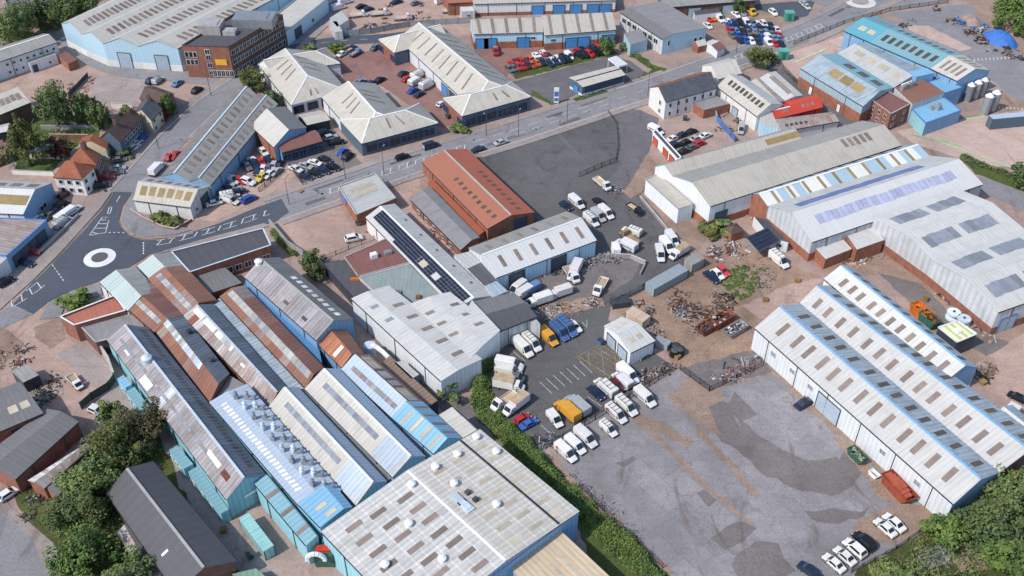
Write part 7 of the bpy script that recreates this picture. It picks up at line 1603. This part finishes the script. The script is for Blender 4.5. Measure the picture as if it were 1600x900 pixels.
hv=smooth([(985,86),(1003,92),(1018,104),(1040,110)]); foliage_strip('grass_tufts',hv,3,0.5,50,0.2,'bright','tufted grass beside the pale blue annexe',kind='stuff',seed=7)
foliage_area('weeds',[(1115,432),(1155,415),(1195,422),(1185,450),(1160,470),(1135,452)],0.45,6000,0.17,'bright','patch of green weeds in the scrap yard',seed=8)
foliage_area('undergrowth',[(1400,880),(1470,822),(1540,760),(1600,705),(1660,690),(1660,950),(1380,950)],2.6,15000,0.2,'mid','dense undergrowth and bushes filling the bottom right corner',seed=9)
foliage_area('undergrowth',[(110,770),(165,705),(225,660),(240,705),(180,780),(230,900),(200,950),(90,950),(90,840)],1.8,7000,0.22,'mid','undergrowth below the trees, bottom left',seed=10)
foliage_area('undergrowth',[(20,245),(45,195),(100,186),(165,184),(150,212),(95,238),(60,246)],1.1,4500,0.2,'mid','garden plants behind the houses',seed=11)
foliage_area('railway_scrub',[(0,30),(60,20),(95,45),(60,55),(0,75)],2.6,3500,0.3,'mid','green scrub below the railway, top left',seed=12)
foliage_area('railway_scrub',[(70,10),(165,-5),(150,15),(98,32)],2.6,3000,0.3,'mid','green scrub between railway and blue warehouse',seed=13)
foliage_area('verge_growth',[(800,112),(955,78),(965,84),(830,118)],0.3,1600,0.16,'bright','long grass on the verge behind the red yard cars',seed=14)
foliage_area('verge_growth',[(868,160),(985,128),(1010,112),(1025,112),(985,134),(870,166)],0.3,1600,0.16,'bright','grass beside the blue roadside showroom',seed=15)
# railway viaduct corner
p=P(50,18,4); W=flatb('railway_bridge','railway bridge deck crossing the top left corner','bridge',(16,18),(95,0),(88,-14),(8,2),h=5,roofm=W_asph,wall=X_greyw,par=0.6)
q=W.slopes['near']
for k in range(4):
    m=MB(); v0=0.2+0.2*k; m.beam(q[0].lerp(q[3],v0)+Vector((0,0,0.15)),q[1].lerp(q[2],v0)+Vector((0,0,0.15)),0.15,0.15); m.build('rail',X_dgrey,W.rt)


# pallets, wheelie bins and oil drums standing about the yards
def pallet(x,y,rz,n,lab):
    p=P(x,y); rt=root('pallet_stack',(p.x,p.y,0.05),lab,'pallets','pallet stacks',rz)
    def mk():
        m=MB()
        for k in range(5): m.box((0,-0.5+k*0.25,0.13),(1.2,0.16,0.03))
        for k in (-0.52,0,0.52): m.box((k,0,0.06),(0.1,1.1,0.1))
        return m.mesh('pallet',[X_wood])
    for k in range(n): link('pallet',shared('pallet',mk),rt,(0,0,k*0.16),random.uniform(-0.08,0.08))
for i,(x,y,n,w_) in enumerate(((1058,560,6,'beside the black round tanks'),(1195,470,5,'on the scrap yard corner near the triple warehouse'),(872,448,4,'in front of the white yard shed'),(1445,470,7,'behind the triple warehouse near the orange skip'),(1535,600,6,'on the tan yard at the right edge'),(690,395,5,'beside the slate-roofed shed'),(110,142,6,'in the open yard below the blue warehouse'),(600,30,5,'in the caravan yard'),(470,300,3,'on the pavement by the showroom'),(350,830,5,'in the lane beside the longest factory bay'),(1245,440,5,'near the gable of the triple warehouse'))):
    pallet(x,y,random.uniform(0,3),n,f'small stack of timber pallets {w_}')
def wbin(x,y,mat,lab):
    p=P(x,y); rt=root('wheelie_bin',(p.x,p.y,0.05),lab,'bin',None,random.uniform(0,6)); m=MB(); m.hexa([Vector(v) for v in((-.45,-.4,.1),(.45,-.4,.1),(.45,.4,.1),(-.45,.4,.1))],[Vector(v) for v in((-.65,-.55,1.2),(.65,-.55,1.2),(.65,.55,1.2),(-.65,.55,1.2))]); m.build('bin_body',mat,rt); m=MB(); m.box((0,0,1.26),(1.4,1.2,0.1)); m.build('lid',X_dgrey,rt)
    for a in(-.4,.4): m=MB(); m.box((a,0.35,0.1),(0.12,0.2,0.2)); m.build('wheel',X_black,rt)
for x,y,mt,w_ in ((938,538,X_bluep,'blue wheeled bin by the roller doors of the small white unit'),(560,352,X_green,'green wheeled bin beside the ribbed-roof workshop'),(505,250,X_dgrey,'grey wheeled bin on the showroom forecourt'),(700,185,X_green,'green wheeled bin at the hipped unit corner'),(1070,188,X_dgrey,'grey wheeled bin behind the public house'),(392,872,X_green,'green wheeled bin near the turquoise container'),(1340,402,X_bluep,'blue wheeled bin below the white annexes'),(725,78,X_green,'green wheeled bin by the blue-door units')):
    wbin(x,y,mt,w_)
